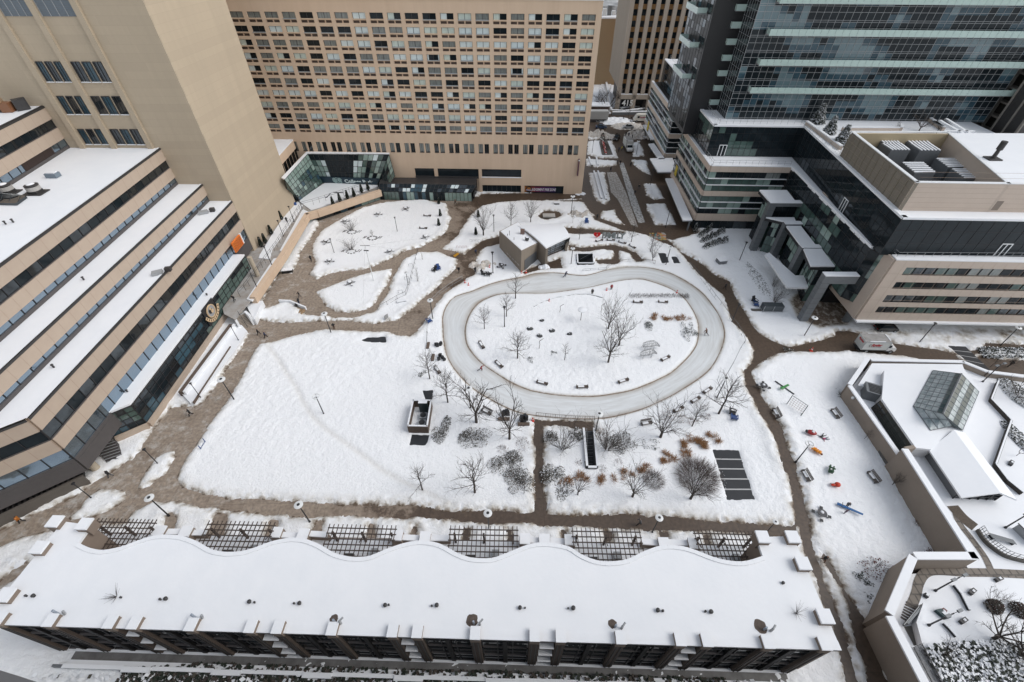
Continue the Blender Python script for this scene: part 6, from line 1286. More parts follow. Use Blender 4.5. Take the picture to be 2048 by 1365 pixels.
LAMPS=[ # base px, top px, kind, label
(648,829,632,793,'ring','black lamp with a bare ring head standing alone in the great lawn'),(470,802,441,760,'disc','black lamp at the lawn edge where the west path narrows'),
(318,930,287,903,'plain','plain dark lamp post leaning over the pointed snow island'),(184,997,148,970,'plain','plain dark lamp post on the rounded snow island nearest the ramp wall'),
(338,1032,296,998,'disc','white disc lamp in front of the first pergola at the west end'),(620,1045,596,1011,'disc','white disc lamp between the second and third pergolas'),
(978,1060,975,1027,'disc','white disc lamp over the fourth pergola beside the long path'),(1304,1066,1320,1037,'disc','white disc lamp right of the fifth pergola beside the long path'),
(1532,1066,1543,1050,'disc','white disc lamp behind the right end posts of the row house'),(663,668,648,628,'disc','black lamp on the lawn side of the tan path near the lone walker'),
(866,640,861,601,'disc','black lamp beside the dark channel left of the rink'),(986,548,984,508,'plain','plain black lamp just west of the skating pavilion'),
(988,466,987,433,'plain','plain black lamp north west of the skating pavilion among thin trees'),(1142,430,1145,393,'disc','white headed lamp in front of the plain end of the tan slab'),
(1142,530,1144,497,'disc','lamp in the snow between pavilion and rink stairwell'),(1331,455,1340,423,'plain','plain dark lamp beside the low hedges at the lane mouth'),
(1331,532,1341,495,'disc','lamp beside the two small black panels behind the rink'),(1009,655,1010,617,'plain','slim dark post inside the rink island by a pair of bare trees'),
(1190,868,1198,828,'disc','lamp at the top of the sunken stairwell below the rink'),(1433,797,1450,757,'disc','lamp at the south east bend of the rink railing'),
(1591,925,1622,890,'ring','ring headed lamp among the playground riders'),(1607,674,1632,637,'disc','white disc lamp below the front grey portal frame'),
(1837,687,1870,650,'plain','lamp behind the white box truck against the raised wing'),(2001,691,2040,657,'disc','lamp beside the chevron hedge at the far right'),
(1478,523,1491,487,'plain','plain lamp beside the grey cube near the hedges'),(795,465,789,437,'plain','plain post in the middle of the oval courtyard lawn'),
(669,508,661,480,'plain','plain post on the west side of the oval courtyard lawn'),(817,573,809,546,'disc','lamp beside the dark rail of the narrow tree bed'),
(1463,645,1475,610,'plain','black post on the rink railing at the east curve'),(941,818,930,778,'disc','small headed lamp between a bare tree and the rink edge'),
(1272,311,1278,283,'disc','lamp on the snow strip beside the parked cube truck'),(1300,372,1305,341,'plain','thin lamp on the lane snow opposite the side canopies'),
(1184,308,1196,284,'plain','thin lamp on the snow near the decorated flower bed'),(1458,742,1486,703,'plain','thin rail post with a long arm east of the rink')]
for (bx,by,tx,ty,k,lb) in LAMPS[:-1]:
    h_=min(6,max(3.2,hgt((bx,by),(tx,ty)))); proto_place(LP[k],USED,P(bx,by),rnd.uniform(0,6),lb,(h_/4.4,)*3)
for (bx,by,zz,s,k,lb) in ((605,421,ZT,.9,'plain','terrace lamp nearest the glass entrance hall'),(588,444,ZT,.9,'plain','second terrace lamp from the glass entrance hall'),(567,473,ZT,.9,'plain','third terrace lamp from the glass entrance hall'),(544,531,ZT,1.05,'plain','terrace lamp standing beside the tower corner'),(514,575,ZT,1.05,'plain','tall terrace lamp between glass hall and edge wall'),
  (401,795,.7,.75,'plain','thin lamp at the near end of the long planter'),(477,681,.7,.75,'plain','thin lamp at the stair end of the long planter'),
  (1965,764,Zf,1.0,'double','grey lamp beside the glazed lantern roof'),(2010,1056,Zf,1.0,'double','grey lamp leaning out at the right edge over the curved railing'),(1870,1182,Zf,1.0,'double','double armed grey lamp by the flagstone path'),(1857,1251,Zf,1.0,'double','double armed grey lamp nearest the garden stairs')):
    if lb: proto_place(LP[k],USED,P(bx,by,zz),.3,lb,s)
# flag pole with guy lines in the courtyard
p=P(748,564); t=thing('flag_pole','tall white guyed mast on the courtyard snow','mast',p); hm=hgt((748,564),(739,490)); q=MB(); q.tube(p,p+ZZ*hm,.10,.06,LAMPW,8); q.build('pole',t); q=MB(); q.tube(p+ZZ*hm+Vector((-1,0,0)),p+ZZ*hm+Vector((1,0,0)),.05,.05,DARKM,5); q.tube(p+ZZ*(hm-1.2)+Vector((-.5,0,0)),p+ZZ*(hm-1.2)+Vector((.5,0,0)),.12,.12,DARKM,6); q.build('crossarm',t)
q=MB()
for e in ((720,478),(836,478),(726,612),(810,500)): q.tube(p+ZZ*hm,P(*e),.012,.012,GREYM,3)
q.build('guy_wire',t)
# ---------------------------------------------------------------- bare trees
def tree_proto(seed,style):
    rg=random.Random(seed); t=thing('bare_tree','x','tree',(0,0,0),'bare park trees'); bk=BARK if style!='birch' else BARKL
    tr=MB(); cr=MB(); H_=6.0
    def br(p,d,L,r,lv):
        n=3 if lv<2 else 2; q=p
        for i in range(n):
            d=(d+Vector((rg.uniform(-.16,.16),rg.uniform(-.16,.16),rg.uniform(0.0,.14)))).normalized(); e=q+d*(L/n); cr.tube(q,e,r*(1-i/n*.6),r*(1-(i+1)/n*.6),bk,4 if lv<2 else 3,False)
            if lv<3:
                for _ in range((2 if lv else 1) if lv<2 else 1+(rg.random()<.5)):
                    a=d.orthogonal(); a.rotate(Matrix.Rotation(rg.uniform(0,6.28),3,d)); nd=(d*.78+a.normalized()*rg.uniform(.45,.8)+ZZ*.12).normalized(); s=q.lerp(e,rg.uniform(.2,1)); br(s,nd,L*rg.uniform(.38,.6),r*.52,lv+1)
            q=e
    if style in ('young','oval'):
        q=Vector((0,0,0)); top=H_; n=7
        for i in range(n):
            e=Vector((rg.uniform(-.1,.1)*i/3,rg.uniform(-.1,.1)*i/3,top*(i+1)/n)); tr.tube(q,e,.10*(1-i/n)+.012,.10*(1-(i+1)/n)+.012,bk,6,i==0); q=e
        nb=22 if style=='oval' else 15
        for i in range(nb):
            z=H_*(.26+.66*i/nb); a=i*2.4+rg.uniform(-.4,.4); sp=1.0-.6*(i/nb); up=.55+.5*i/nb
            br(Vector((0,0,z)),Vector((math.cos(a),math.sin(a),up)).normalized(),(2.5 if style=='oval' else 2.1)*sp*rg.uniform(.8,1.15),.036*(1-.5*i/nb),1)
    elif style=='fork':
        tr.tube((0,0,0),(0,0,1.9),.17,.13,bk,7); 
        for k in range(4):
            a=k*1.57+rg.uniform(-.3,.3); br(Vector((0,0,1.8)),Vector((math.cos(a)*.42,math.sin(a)*.42,1)).normalized(),4.4*rg.uniform(.85,1.05),.085,0)
        for k in range(7): a=k*.9; br(Vector((0,0,1.3+k*.08)),Vector((math.cos(a),math.sin(a),.35)).normalized(),2.3,.03,1)
    elif style=='vase':
        tr.tube((0,0,0),(0,0,1.0),.15,.12,bk,7)
        for k in range(9):
            a=k*.7+rg.uniform(-.2,.2); s=rg.uniform(.12,.5); br(Vector((0,0,.95)),Vector((math.cos(a)*s,math.sin(a)*s,1)).normalized(),rg.uniform(3.0,4.3),.042,1 if k%3 else 0)
    elif style=='multi':
        tr.tube((0,0,-.05),(0,0,.2),.2,.15,bk,7)
        for k in range(16):
            a=k*.4*6.28; s=rg.uniform(.2,.85); br(Vector((math.cos(a)*.1,math.sin(a)*.1,.1)),Vector((math.cos(a)*s,math.sin(a)*s,1)).normalized(),rg.uniform(3.4,5.2),.04,1)
    elif style=='birch':
        for k in range(2): tr.tube((k*.3,0,0),(k*.5,.1,5.6),.07,.015,bk,5)
        for i in range(22): z=.8+4.4*i/22; a=i*2.4; br(Vector((.3*(i%2)+.03*z,0,z)),Vector((math.cos(a),math.sin(a),.8)).normalized(),1.3*(1-.5*i/22),.02,2)
    elif style=='gnarl':
        tr.tube((0,0,0),(.2,0,1.0),.22,.18,bk,7)
        for k in range(6):
            a=k*1.05; br(Vector((.2,0,.9)),Vector((math.cos(a)*.8,math.sin(a)*.8,.8)).normalized(),4.6,.11,0)
    tr.build('trunk',t); cr.build('crown',t); return t
TS={'young':[tree_proto(s,'young') for s in (1,2)],'oval':[tree_proto(s,'oval') for s in (3,4)],'fork':[tree_proto(5,'fork'),tree_proto(15,'fork')],'vase':[tree_proto(6,'vase')],'multi':[tree_proto(7,'multi')],'birch':[tree_proto(8,'birch')],'gnarl':[tree_proto(9,'gnarl')]}
TREES=[(1013,635,1012,588,'young',1,'bare tree inside the rink island standing beside the slim dark post'),(1031,599,1032,547,'young',1,'bare tree at the inner north west rim overlapping the ice'),(969,660,967,614,'oval',.9,'small rounded bare tree nearest the west inner bend of the rink'),
(967,473,970,403,'vase',.9,'tall upright bare tree beside potted conifers west of the pavilion'),(1022,456,1022,404,'oval',.8,'faint bare tree behind the low pavilion roof'),(1061,446,1062,393,'vase',.8,'bare tree in front of the dark ground floor glazing'),(1145,448,1152,412,'young',.5,'spindly young tree between the stone slab and the lane'),
(1158,481,1158,440,'young',.8,'bare tree left of the red heart sign'),(1262,486,1266,446,'oval',1,'dark bare tree right of the grey letters sign'),(1300,506,1309,460,'young',1,'bare tree in front of the painted patch of paving'),(1304,524,1314,482,'vase',.8,'bare tree leaning over the larger small black panel'),
(1216,660,1226,566,'vase',.8,'tall vase shaped tree at the north of the rink island group'),(1237,693,1254,598,'vase',.8,'tallest bare tree in the middle of the rink island group'),(1216,727,1233,655,'fork',.8,'bare tree at the south of the rink island group near the wire animals'),
(1035,719,1034,666,'oval',1.2,'rounded bare tree on its own in the west half of the rink island'),(1129,722,1132,684,'young',.7,'small thin tree in the middle of the rink island by low shrubs'),(860,760,854,703,'oval',.9,'bare tree nearest the two stacked bench frames'),(896,807,896,742,'oval',1.0,'bare tree just right of the timber enclosure'),
(953,847,956,740,'fork',1.0,'large forked bare tree beside the south west rink edge'),(1019,880,1028,781,'fork',.8,'forked bare tree among black planter stands'),(1320,877,1344,798,'vase',1.1,'spreading bare tree in the planting south east of the rink'),(1383,855,1406,804,'oval',.9,'lesser bare tree right of the spreading one south east of the rink'),
(1436,830,1476,757,'oval',1.1,'leaning bare tree by the narrow dirt path near the blue chair'),(1155,992,1163,947,'vase',.7,'small bare tree among tawny grass below the stairwell'),(1264,996,1280,931,'vase',.9,'dark bare tree left of the oval thicket'),(1380,1000,1415,937,'vase',1.0,'dark bare tree in front of the large round thicket'),
(1126,901,1128,850,'multi',.9,'many stemmed pale shrub tree left of the sunken stairwell'),(1213,902,1221,845,'multi',1.0,'many stemmed pale shrub tree right of the sunken stairwell'),(950,987,952,921,'young',1.2,'young tree standing on the lawn left of the olive shrub patch'),(845,981,839,930,'young',1.0,'young tree on the lawn farthest left of the pair'),
(1048,990,1052,955,'young',.7,'small twiggy tree at the edge of the narrow cross path'),(704,463,704,437,'multi',1.0,'rounded dark tree in a ring of stones in the courtyard, farther one'),(703,502,702,475,'multi',1.1,'rounded dark tree in a ring of stones in the courtyard, nearer one'),(745,474,744,459,'oval',.8,'small thin tree in the middle ring of stones in the courtyard'),
(835,564,842,528,'birch',1.0,'pale birch clump in the narrow bed beside the ramp rail'),(846,522,850,502,'birch',.9,'small birch clump at the tip of the narrow bed'),(1727,880,1751,862,'young',.7,'slight leaning tree touching the brick wall by the playground'),(1782,972,1795,933,'vase',.6,'low branched tree against the taller brick wall'),
(1548,606,1566,570,'multi',.9,'reddish many stemmed shrub beside the front portal'),(1545,575,1556,552,'multi',.7,'smaller reddish shrub beside the third portal'),(1212,225,1198,175,'gnarl',1.0,'gnarled street tree in the snowy bed by the brown tower'),(1198,215,1196,180,'gnarl',.8,'gnarled street tree half hidden by the tan slab'),(1285,228,1288,200,'young',.7,'thin street tree before the brown tower doorway'),(1256,236,1257,205,'young',.7,'thin street tree left of the delivery van'),
(1980,735,1995,700,'young',.6,'thin tree by the dark crossing panel at the far right')]
cnt={}
for (bx,by,tx,ty,st_,sp,lb) in TREES:
    i=cnt.get(st_,0); cnt[st_]=i+1; L=TS[st_]; pr_=L[i%len(L)]; h_=max(2.0,min(9,hgt((bx,by),(tx,ty)))); s=h_/6.2
    proto_place(pr_,USED,P(bx,by),rnd.uniform(0,6),lb,(s*sp,s*sp,s))
for (bx,by,zz,s,st_,lb) in ((1986,1278,Zf,.85,'gnarl','big gnarled bare tree in the right garden beside two red leaved shrubs'),(1882,1312,Zf,.6,'vase','bare tree rising from the snowy ground cover by the black fence'),(1975,1215,Zf,.6,'oval','bare tree above the left red leaved shrub in the right garden'),(2035,1315,Zf,.8,'gnarl','gnarled bare tree at the bottom right corner'),(2030,800,Zf-.4,.6,'gnarl','dark tangled tree in the garden east of the lantern'),(2015,735,.3,.5,'oval','thin tree by the path at the right edge'),
  (1838,262,Zu,.65,'gnarl','bare rooftop tree behind the plant enclosure'),(1872,268,Zu,.55,'oval','slighter bare rooftop tree behind the plant enclosure'),(1790,262,Zu,.35,'young','sapling on the office roof garden')):
    dup(TS[st_][-1],P(bx,by,zz),rnd.uniform(0,6),lb,s)
# ---------------------------------------------------------------- evergreens
def conifer(seed,h,r,snow,n=900,g=1.0):
    rg=random.Random(seed); t=thing('conifer','x','conifer',(0,0,0)); q=MB(); q.tube((0,0,0),(0,0,h*.92),h*.03+.02,.01,BARK,5); q.build('trunk',t); q=MB()
    for i in range(n):
        u=rg.random()**1.3; z=h*(.06+.92*u); R=r*(1-u)*(0.55+.45*rg.random())+.03; a=rg.uniform(0,6.283); c=Vector((R*math.cos(a),R*math.sin(a),z)); o=Vector((math.cos(a),math.sin(a),rg.uniform(-.5,.1))).normalized(); s=ZZ.cross(o).normalized()*(r*.13*g); o=o*r*.3*g; m=SNOW if rg.random()<snow else LEAFD
        q.poly([c-s,c+o*.6-s*.3,c+o,c+s],m)
    q.build('crown',t); return t
CF=conifer(1,4.0,1.5,.42,1500); CFp=conifer(2,2.3,.38,.03,800,2.2)
for (x,y,s,lb) in ((1633,246,1.1,'snowy conifer on the office roof nearest the glass tower'),(1657,267,.95,'snowy conifer in the middle of the office roof row'),(1680,290,1.05,'snowy conifer nearest the plant enclosure on the office roof')): proto_place(CF,USED,P(x,y,Zu),rnd.uniform(0,6),lb,s)['group']='rooftop conifers'
def planter_conifer(): 
    t=thing('potted_conifer','x','potted conifer',(0,0,0),'potted conifers'); q=MB(); q.lathe((0,0,0),[(.26,0),(.34,.4),(.36,.45),(.3,.45)],BLACK,10); q.build('pot',t); q=MB(); q.lathe((0,0,.4),[(.3,0),(.2,.1),(.03,.12)],SNOW,10); q.build('snow_cap',t)
    c=[k for k in CFp.children if k.name.startswith('crown')][0].copy(); c.parent=t; c.location=(0,0,.4); COL.objects.link(c); return t
PC=planter_conifer()
PCL=[(878,410,0,'potted conifer at the top right tip of the oval courtyard lawn'),(881,434,0,'potted conifer in the middle of the right rim of the courtyard lawn'),(878,453,0,'potted conifer lowest on the right rim of the courtyard lawn'),(957,436,0,'potted conifer behind the tall tree west of the pavilion'),(952,471,0,'potted conifer in front of the tall tree west of the pavilion'),
(524,494,ZT,'potted conifer nearest the tower corner'),(532,487,ZT,'second potted conifer from the tower corner, leaning'),(544,470,ZT,'third potted conifer along the tower foot'),(564,441,ZT,'fourth potted conifer along the tower foot'),(580,415,ZT,'potted conifer with a blue drum beside it at the tower foot'),
(667,412,ZT,'leftmost potted conifer behind the terrace balustrade'),(681,405,ZT,'second potted conifer behind the terrace balustrade'),(696,399,ZT,'third potted conifer behind the terrace balustrade'),(709,394,ZT,'fourth potted conifer behind the terrace balustrade'),(724,386,ZT,'fifth potted conifer behind the terrace balustrade'),(737,381,ZT,'last potted conifer behind the terrace balustrade'),(1600,640,0,'')]
for x,y,z,lb in PCL:
    if lb: proto_place(PC,USED,P(x,y,z),rnd.uniform(0,6),lb,1.0 if z else .85)
COL.objects.unlink(CFp); [COL.objects.unlink(c) for c in list(CFp.children)]
for c in list(CFp.children): bpy.data.objects.remove(c)
bpy.data.objects.remove(CFp)
# hedges and shrubs
def leafdome(q,c,rx,ry,h,n,mats,w,rg,sz=.16):
    for i in range(n):
        a=rg.uniform(0,6.283); u=math.sqrt(rg.random()); zz=h*math.sqrt(max(0,1-u*u))*rg.uniform(.35,1.05); p=Vector((c[0]+rx*u*math.cos(a),c[1]+ry*u*math.sin(a),c[2]+zz)); m=rg.choices(mats,w)[0]
        d=Vector((rg.uniform(-1,1),rg.uniform(-1,1),rg.uniform(-.3,.6))).normalized()*sz*rg.uniform(.6,1.3); s=d.cross(ZZ).normalized()*sz*.5; q.poly([p-d*.5-s*.3,p-s*.1+d*.1-s*.6,p+d*.6,p+s],m)
def clumps(c,rx,ry,rg,n=7):
    r=[]
    for i in range(n):
        a=rg.uniform(0,6.283); u=math.sqrt(rg.random())*.72; s=rg.uniform(.28,.55); r.append(((c[0]+rx*u*math.cos(a),c[1]+ry*u*math.sin(a),c[2]),rx*s,ry*s,rg.uniform(.55,1.1)))
    return r
def twigdome(q,c,rx,ry,h,n,mats,w,rg,r=.012):
    for i in range(n):
        a=rg.uniform(0,6.283); u=math.sqrt(rg.random()); b=Vector((c[0]+rx*u*.55*math.cos(a),c[1]+ry*u*.55*math.sin(a),c[2])); e=Vector((c[0]+rx*u*math.cos(a)+rg.uniform(-.15,.15),c[1]+ry*u*math.sin(a)+rg.uniform(-.15,.15),c[2]+h*math.sqrt(max(.05,1-u*u*.8))*rg.uniform(.7,1.1))); m=rg.choices(mats,w)[0]
        k=b.lerp(e,.55); q.tube(b,e,r*1.5,r*.5,m,3,False)
        f=k+(e-k).length*Vector((rg.uniform(-.6,.6),rg.uniform(-.6,.6),.8)); q.tube(k,f,r,r*.4,m,3,False)
SH=[ # px centre, px half sizes, height, kind, label
(885,862,15,22,.9,'olive','olive snow dusted shrub beside the timber enclosure'),(948,880,30,20,.9,'olive','broad olive shrub patch north west in the lawn bed'),(1012,930,30,24,1.0,'olive','olive shrub patch in the middle of the lawn bed'),(1040,968,26,26,1.0,'olive','olive shrub patch nearest the long path'),(1110,968,28,30,.9,'olive','olive and brown shrub in the corner of the cross path'),
(896,842,6,8,.9,'dark','small dark evergreen beside the enclosure wall'),(845,748,10,7,.5,'dark','little dark tufts near the bare tree by the bench frames'),(1104,876,16,10,.9,'olive','low olive shrub left of the many stemmed shrub tree'),(1150,874,12,14,1.0,'olive','olive shrub touching the sunken stairwell wall'),(1240,890,24,18,1.0,'olive','olive shrub right of the many stemmed shrub tree'),(1205,872,14,14,.9,'twig','brown twiggy shrub beside the stairwell'),
(1395,955,55,44,1.5,'thicket','large round brown thicket beside the ruled black panel'),(1307,963,28,24,1.2,'thicket','oval brown thicket left of the large round one'),
(1318,594,60,5,.8,'hedge','long low brown hedge inside the north rim of the rink'),(1300,655,16,12,.6,'dark','dark evergreen patch at the east end of the rink island'),(1366,658,10,18,.9,'dark','upright dark evergreen clump near the orange grass'),(1385,660,10,14,.6,'dark','dark tufts at the east inner rim of the rink'),(1107,708,7,5,.5,'dark','small dark evergreen in the rink island centre'),(1062,722,7,7,.6,'dark','small dark evergreen below the rounded bare tree'),
(1385,845,14,10,.6,'twig','reddish twigs between the two south east trees'),(1345,835,30,18,.6,'twig','thin twiggy planting under the spreading tree'),(1300,890,22,14,.4,'dark','sparse dark ground plants right of the stairwell'),(1410,835,14,8,.6,'twig','twiggy reddish shrub near the leaning tree'),(1470,548,0,0,0,'',''),
(1752,1140,40,22,.7,'redtwig','wide patch of red seed heads by the brick corner'),(1712,1150,12,12,.9,'dark','dark evergreen below the red seed heads'),(1738,1165,14,9,.5,'dark','straggling dark plants right of the evergreen by the brick corner'),(1735,1195,10,12,.4,'dark','straggling dark plants nearest the slit windows'),(1858,1106,12,8,.5,'redtwig','little patch of red seed heads at the wall foot'),(1515,560,14,34,.45,'bedding','strip of grey brown bedding plants beside the portals'),
(1690,792,20,14,.4,'dark','dark plant tufts at the low corner of the community building'),(1808,990,10,8,.5,'twig','wispy bush at the foot of the tall brick wall'),(1836,1050,10,8,.5,'twig','wispy bush lower down the tall brick wall'),(1575,702,10,6,.6,'dark','dark bush at the junction of the brown paths'),
(1985,1215,15,12,1.2,'red','red brown leaved shrub left of the big gnarled tree'),(2035,1222,16,13,1.2,'red','red brown leaved shrub right of the big gnarled tree'),(2035,790,22,26,1.0,'snowdark','snowy dark shrub mass east of the lantern'),(2040,880,16,30,.6,'snowdark','low snowy plants along the right edge garden'),
(1005,900,14,10,.5,'pinktwig','pale reddish twigs north of the olive patch'),(1045,890,16,18,.5,'pinktwig','pale reddish twigs beside the cross path'),(1206,940,10,10,.5,'pinktwig','pale reddish twigs right of the sunken stairwell'),(1236,925,10,8,.4,'pinktwig','thin reddish twigs above the tawny grass'),(1157,927,8,8,.5,'pinktwig','thin reddish twigs left of the stairwell wall')]
SHC={}
for k,(x,y,hx,hy,h_,kd,lb) in enumerate(SH):
    if not lb: continue
    z=Zf if (x>1960 and y>1150) or (x>2020 and y>760) else 0.12; c=P(x,y,z); rx=(P(x+hx,y,z)-c).length; ry=(P(x,y-hy,z)-c).length; rg=random.Random(100+k); q=MB(); ar=rx*ry
    if kd=='olive':
        for (c2,r1,r2,hh) in clumps(c,rx*1.25,ry*1.25,rg,9): leafdome(q,c2,r1*1.1,r2*1.1,h_*hh,int(min(190,90*r1*r2)+45),[LEAFO,LEAFD,SNOW,BARKL],[.36,.2,.26,.18],rg,.15); twigdome(q,c2,r1*1.2,r2*1.2,h_*hh,int(16*r1*r2)+6,[BARKL,BARK],[.5,.5],rg,.009)
    elif kd=='dark':
        for (c2,r1,r2,hh) in clumps(c,rx*1.25,ry*1.25,rg,6): leafdome(q,c2,r1*.8,r2*.8,h_*hh,int(60*r1*r2)+14,[LEAFD,SNOW],[.8,.2],rg,.15)
    elif kd=='thicket': twigdome(q,c,rx*.95,ry*.95,h_,int(70*ar)+150,[mat('thicket_twig',(.125,.082,.066),.9),mat('thicket_twig_pale',(.21,.175,.155),.9),TWIGR],[.5,.3,.2],rg,.009); leafdome(q,c,rx,ry,h_,int(22*ar),[SNOW],[1],rg,.09)
    elif kd=='hedge':
        for k2 in range(24): twigdome(q,(c.x+rx*(-1+2*(k2+.5)/24),c.y,c.z),rx/16,ry*1.1,h_*rg.uniform(.8,1.05),34,[BARK,TWIGR,BARKL],[.3,.35,.35],rg,.010)
    elif kd in('twig','pinktwig'): twigdome(q,c,rx,ry,h_,int(28*ar)+50,[BARKL,TWIGR,GRASS] if kd=='twig' else [TWIGR,BARKL],[.5,.3,.2] if kd=='twig' else [.6,.4],rg,.010); leafdome(q,c,rx,ry,h_,int(12*ar)+10,[mat('dry_pink_leaf',(.20,.10,.075),.9)],[1],rg,.12)
    elif kd=='redtwig': twigdome(q,c,rx,ry,h_,int(16*ar)+30,[TWIGR],[1],rg,.010); leafdome(q,c,rx,ry,h_*1.1,int(20*ar)+20,[mat('red_seed_head',(.11,.035,.03),.9)],[1],rg,.2)
    elif kd=='red': leafdome(q,c,rx,ry,h_,900,[mat('red_brown_leaf',(.055,.026,.02),.8),LEAFD,SNOW],[.6,.35,.05],rg,.16)
    elif kd=='snowdark': leafdome(q,c,rx,ry,h_,1300,[LEAFD,SNOW],[.5,.5],rg,.22)
    elif kd=='bedding': leafdome(q,c,rx,ry,h_,500,[LEAFO,LEAFD,SNOW,BARKL],[.35,.25,.15,.25],rg,.2)
    o=q.build('shrub',None,(c.x,c.y,z)); o.location=c; tag(o,lb,'shrub')
# ornamental grasses
GR_=[(1390,880,14,8,'tawny grass clump at the upper left of the curling grass line'),(1372,895,9,9,'tawny grass clump at the left turn of the curling grass line'),(1368,905,10,10,'tawny grass clump above the large round thicket'),(1340,917,10,10,'tawny grass clump nearest the oval thicket'),(1330,925,8,6,'low tawny grass clump left of the round thicket'),(1402,890,9,10,'hooked tawny grass clump in the curling line'),(1424,876,12,10,'bright tawny grass clump nearest the ruled panel'),(1408,890,6,8,'small tawny grass clump beside the ruled panel'),
(1213,962,20,8,'wide orange grass clump left of the dark bare tree'),(1255,950,12,8,'orange grass clump behind the dark bare tree'),(1290,940,17,8,'orange grass clump above the oval thicket'),(1163,955,12,12,'orange grass clump around the small bare tree'),(1132,963,10,5,'short orange grass clump in the path corner'),(1310,636,10,5,'tawny grass clump leftmost on the rink island east end'),(1338,638,12,5,'tawny grass clump in the middle of the rink island east end'),(1368,638,18,5,'wide rust grass clump at the rink island east end')]
for k,(x,y,hx,hy,lb) in enumerate(GR_):
    c=P(x,y,.15); rx=(P(x+hx,y,.15)-c).length; ry=(P(x,y-hy,.15)-c).length; rg=random.Random(300+k); q=MB(); n=int(110*rx*ry)+110; tf=[(c.x+rx*rg.uniform(-.95,.95),c.y+ry*rg.uniform(-.9,.9)) for _ in range(int(5*rx*ry)+4)]
    for i in range(n):
        t_=tf[i%len(tf)]; b=Vector((t_[0]+rg.gauss(0,.11),t_[1]+rg.gauss(0,.11),.15)); a2=rg.uniform(0,6.283); L=rg.uniform(.4,.85); e=b+Vector((math.cos(a2)*L*.6,math.sin(a2)*L*.6,L*.75)); f=e+Vector((math.cos(a2)*.25,math.sin(a2)*.25,-.12)); s=(e-b).cross(ZZ).normalized()*.02; q.poly([b-s,b+s,e+s,e-s],GRASS); q.poly([e-s,e+s,f],GRASS)
    o=q.build('ornamental_grass',None,c); o.location=c; tag(o,lb,'grass clump','tawny ornamental grasses')
# clipped hedges near the lane
HL=[(1388,468,1391,459),(1398,478,1420,460),(1400,488,1446,466),(1406,500,1452,484)]
for k,(x0,y0,x1,y1) in enumerate(HL):
    q=MB(); rg=random.Random(k); A,B=P(x0,y0),P(x1,y1); n=int((B-A).length/1.0)+1
    for i in range(n):
        c=A.lerp(B,(i+.5)/n)+Vector((rg.uniform(-.15,.15),rg.uniform(-.2,.2),0)); hy=rg.uniform(1.3,1.9)
        for j in range(150):
            u=rg.random()**1.2; z=hy*u; R=.55*(1-u)**.8+.03; a=rg.uniform(0,6.283); p=c+Vector((R*math.cos(a),R*math.sin(a),z+.1)); o=Vector((math.cos(a)*.5,math.sin(a)*.5,.9)).normalized()*.3; s=ZZ.cross(o).normalized()*.09; q.poly([p-s,p+s,p+o],LEAFD if rg.random()<.8 else SNOW)
    o=q.build('yew_hedge',None,A); o.location=A; tag(o,['tiny clipped yew stub at the lane mouth','short row of clipped yews at the back near the office','long row of clipped yews in the middle','front row of clipped yews nearest the grey cube'][k],'hedge')
q=MB(); rg=random.Random(8); A=P(1958,706); 
for r in range(4):
    for i in range(34): 
        c=P(1958+r*3+i*3.6,699+r*5.2+i*.08); leafdome(q,c,.45,.35,.7,34,[LEAFD,SNOW],[.6,.4],rg,.24)
tag(q.build('chevron_hedge',None,A),'long snow streaked chevron hedge bed at the far right','hedge').location=A
# snowy ground cover, bottom right garden and bottom strip
def cover(name,pl,z,n,h,mats,w,lb,seed,sz=.3):
    rg=random.Random(seed); w_=[P(x,y,z) for x,y in pl]; xs=[p.x for p in w_]; ys=[p.y for p in w_]; q=MB(); a=np.array([(p.x,p.y) for p in w_])
    X_=np.array([rg.uniform(min(xs),max(xs)) for _ in range(n*2)]); Y_=np.array([rg.uniform(min(ys),max(ys)) for _ in range(n*2)]); s=sdf_poly(X_,Y_,w_)
    for x,y,d in zip(X_,Y_,s):
        if d>0.1: 
            m=mats[0] if rg.random()<w else mats[1]; zz=z+h*rg.uniform(.1,1); dd=Vector((rg.uniform(-1,1),rg.uniform(-1,1),rg.uniform(-.5,.5))).normalized()*sz*rg.uniform(.5,1.3); e=dd.cross(ZZ).normalized()*sz*.5; p=Vector((x,y,zz)); q.poly([p-dd*.5,p-e,p+dd*.6,p+e],m)
    o=q.build(name); tag(o,lb,'ground cover',None,'stuff'); return o
cover('ground_cover',[(1838,1292),(1900,1285),(1985,1280),(2100,1300),(2200,1500),(1950,1500)],Zf,5200,.6,(LEAFD,SNOW),.42,'snow laden evergreen ground cover filling the bottom right garden',3,.34)
cover('shrub_bed',[(250,1340),(420,1326),(700,1336),(1100,1346),(1450,1358),(1500,1450),(200,1450)],.1,5200,.8,(LEAFD,BARK),.6,'dark shrubby bed with snow patches below the white coped wall',4,.42)
cover('snow_tufts',[(80,1345),(700,1350),(1600,1364),(1600,1450),(0,1450)],.35,700,.6,(SNOW,LEAFO),.85,'snow lumps over the shrub bed along the bottom edge',5,.5)
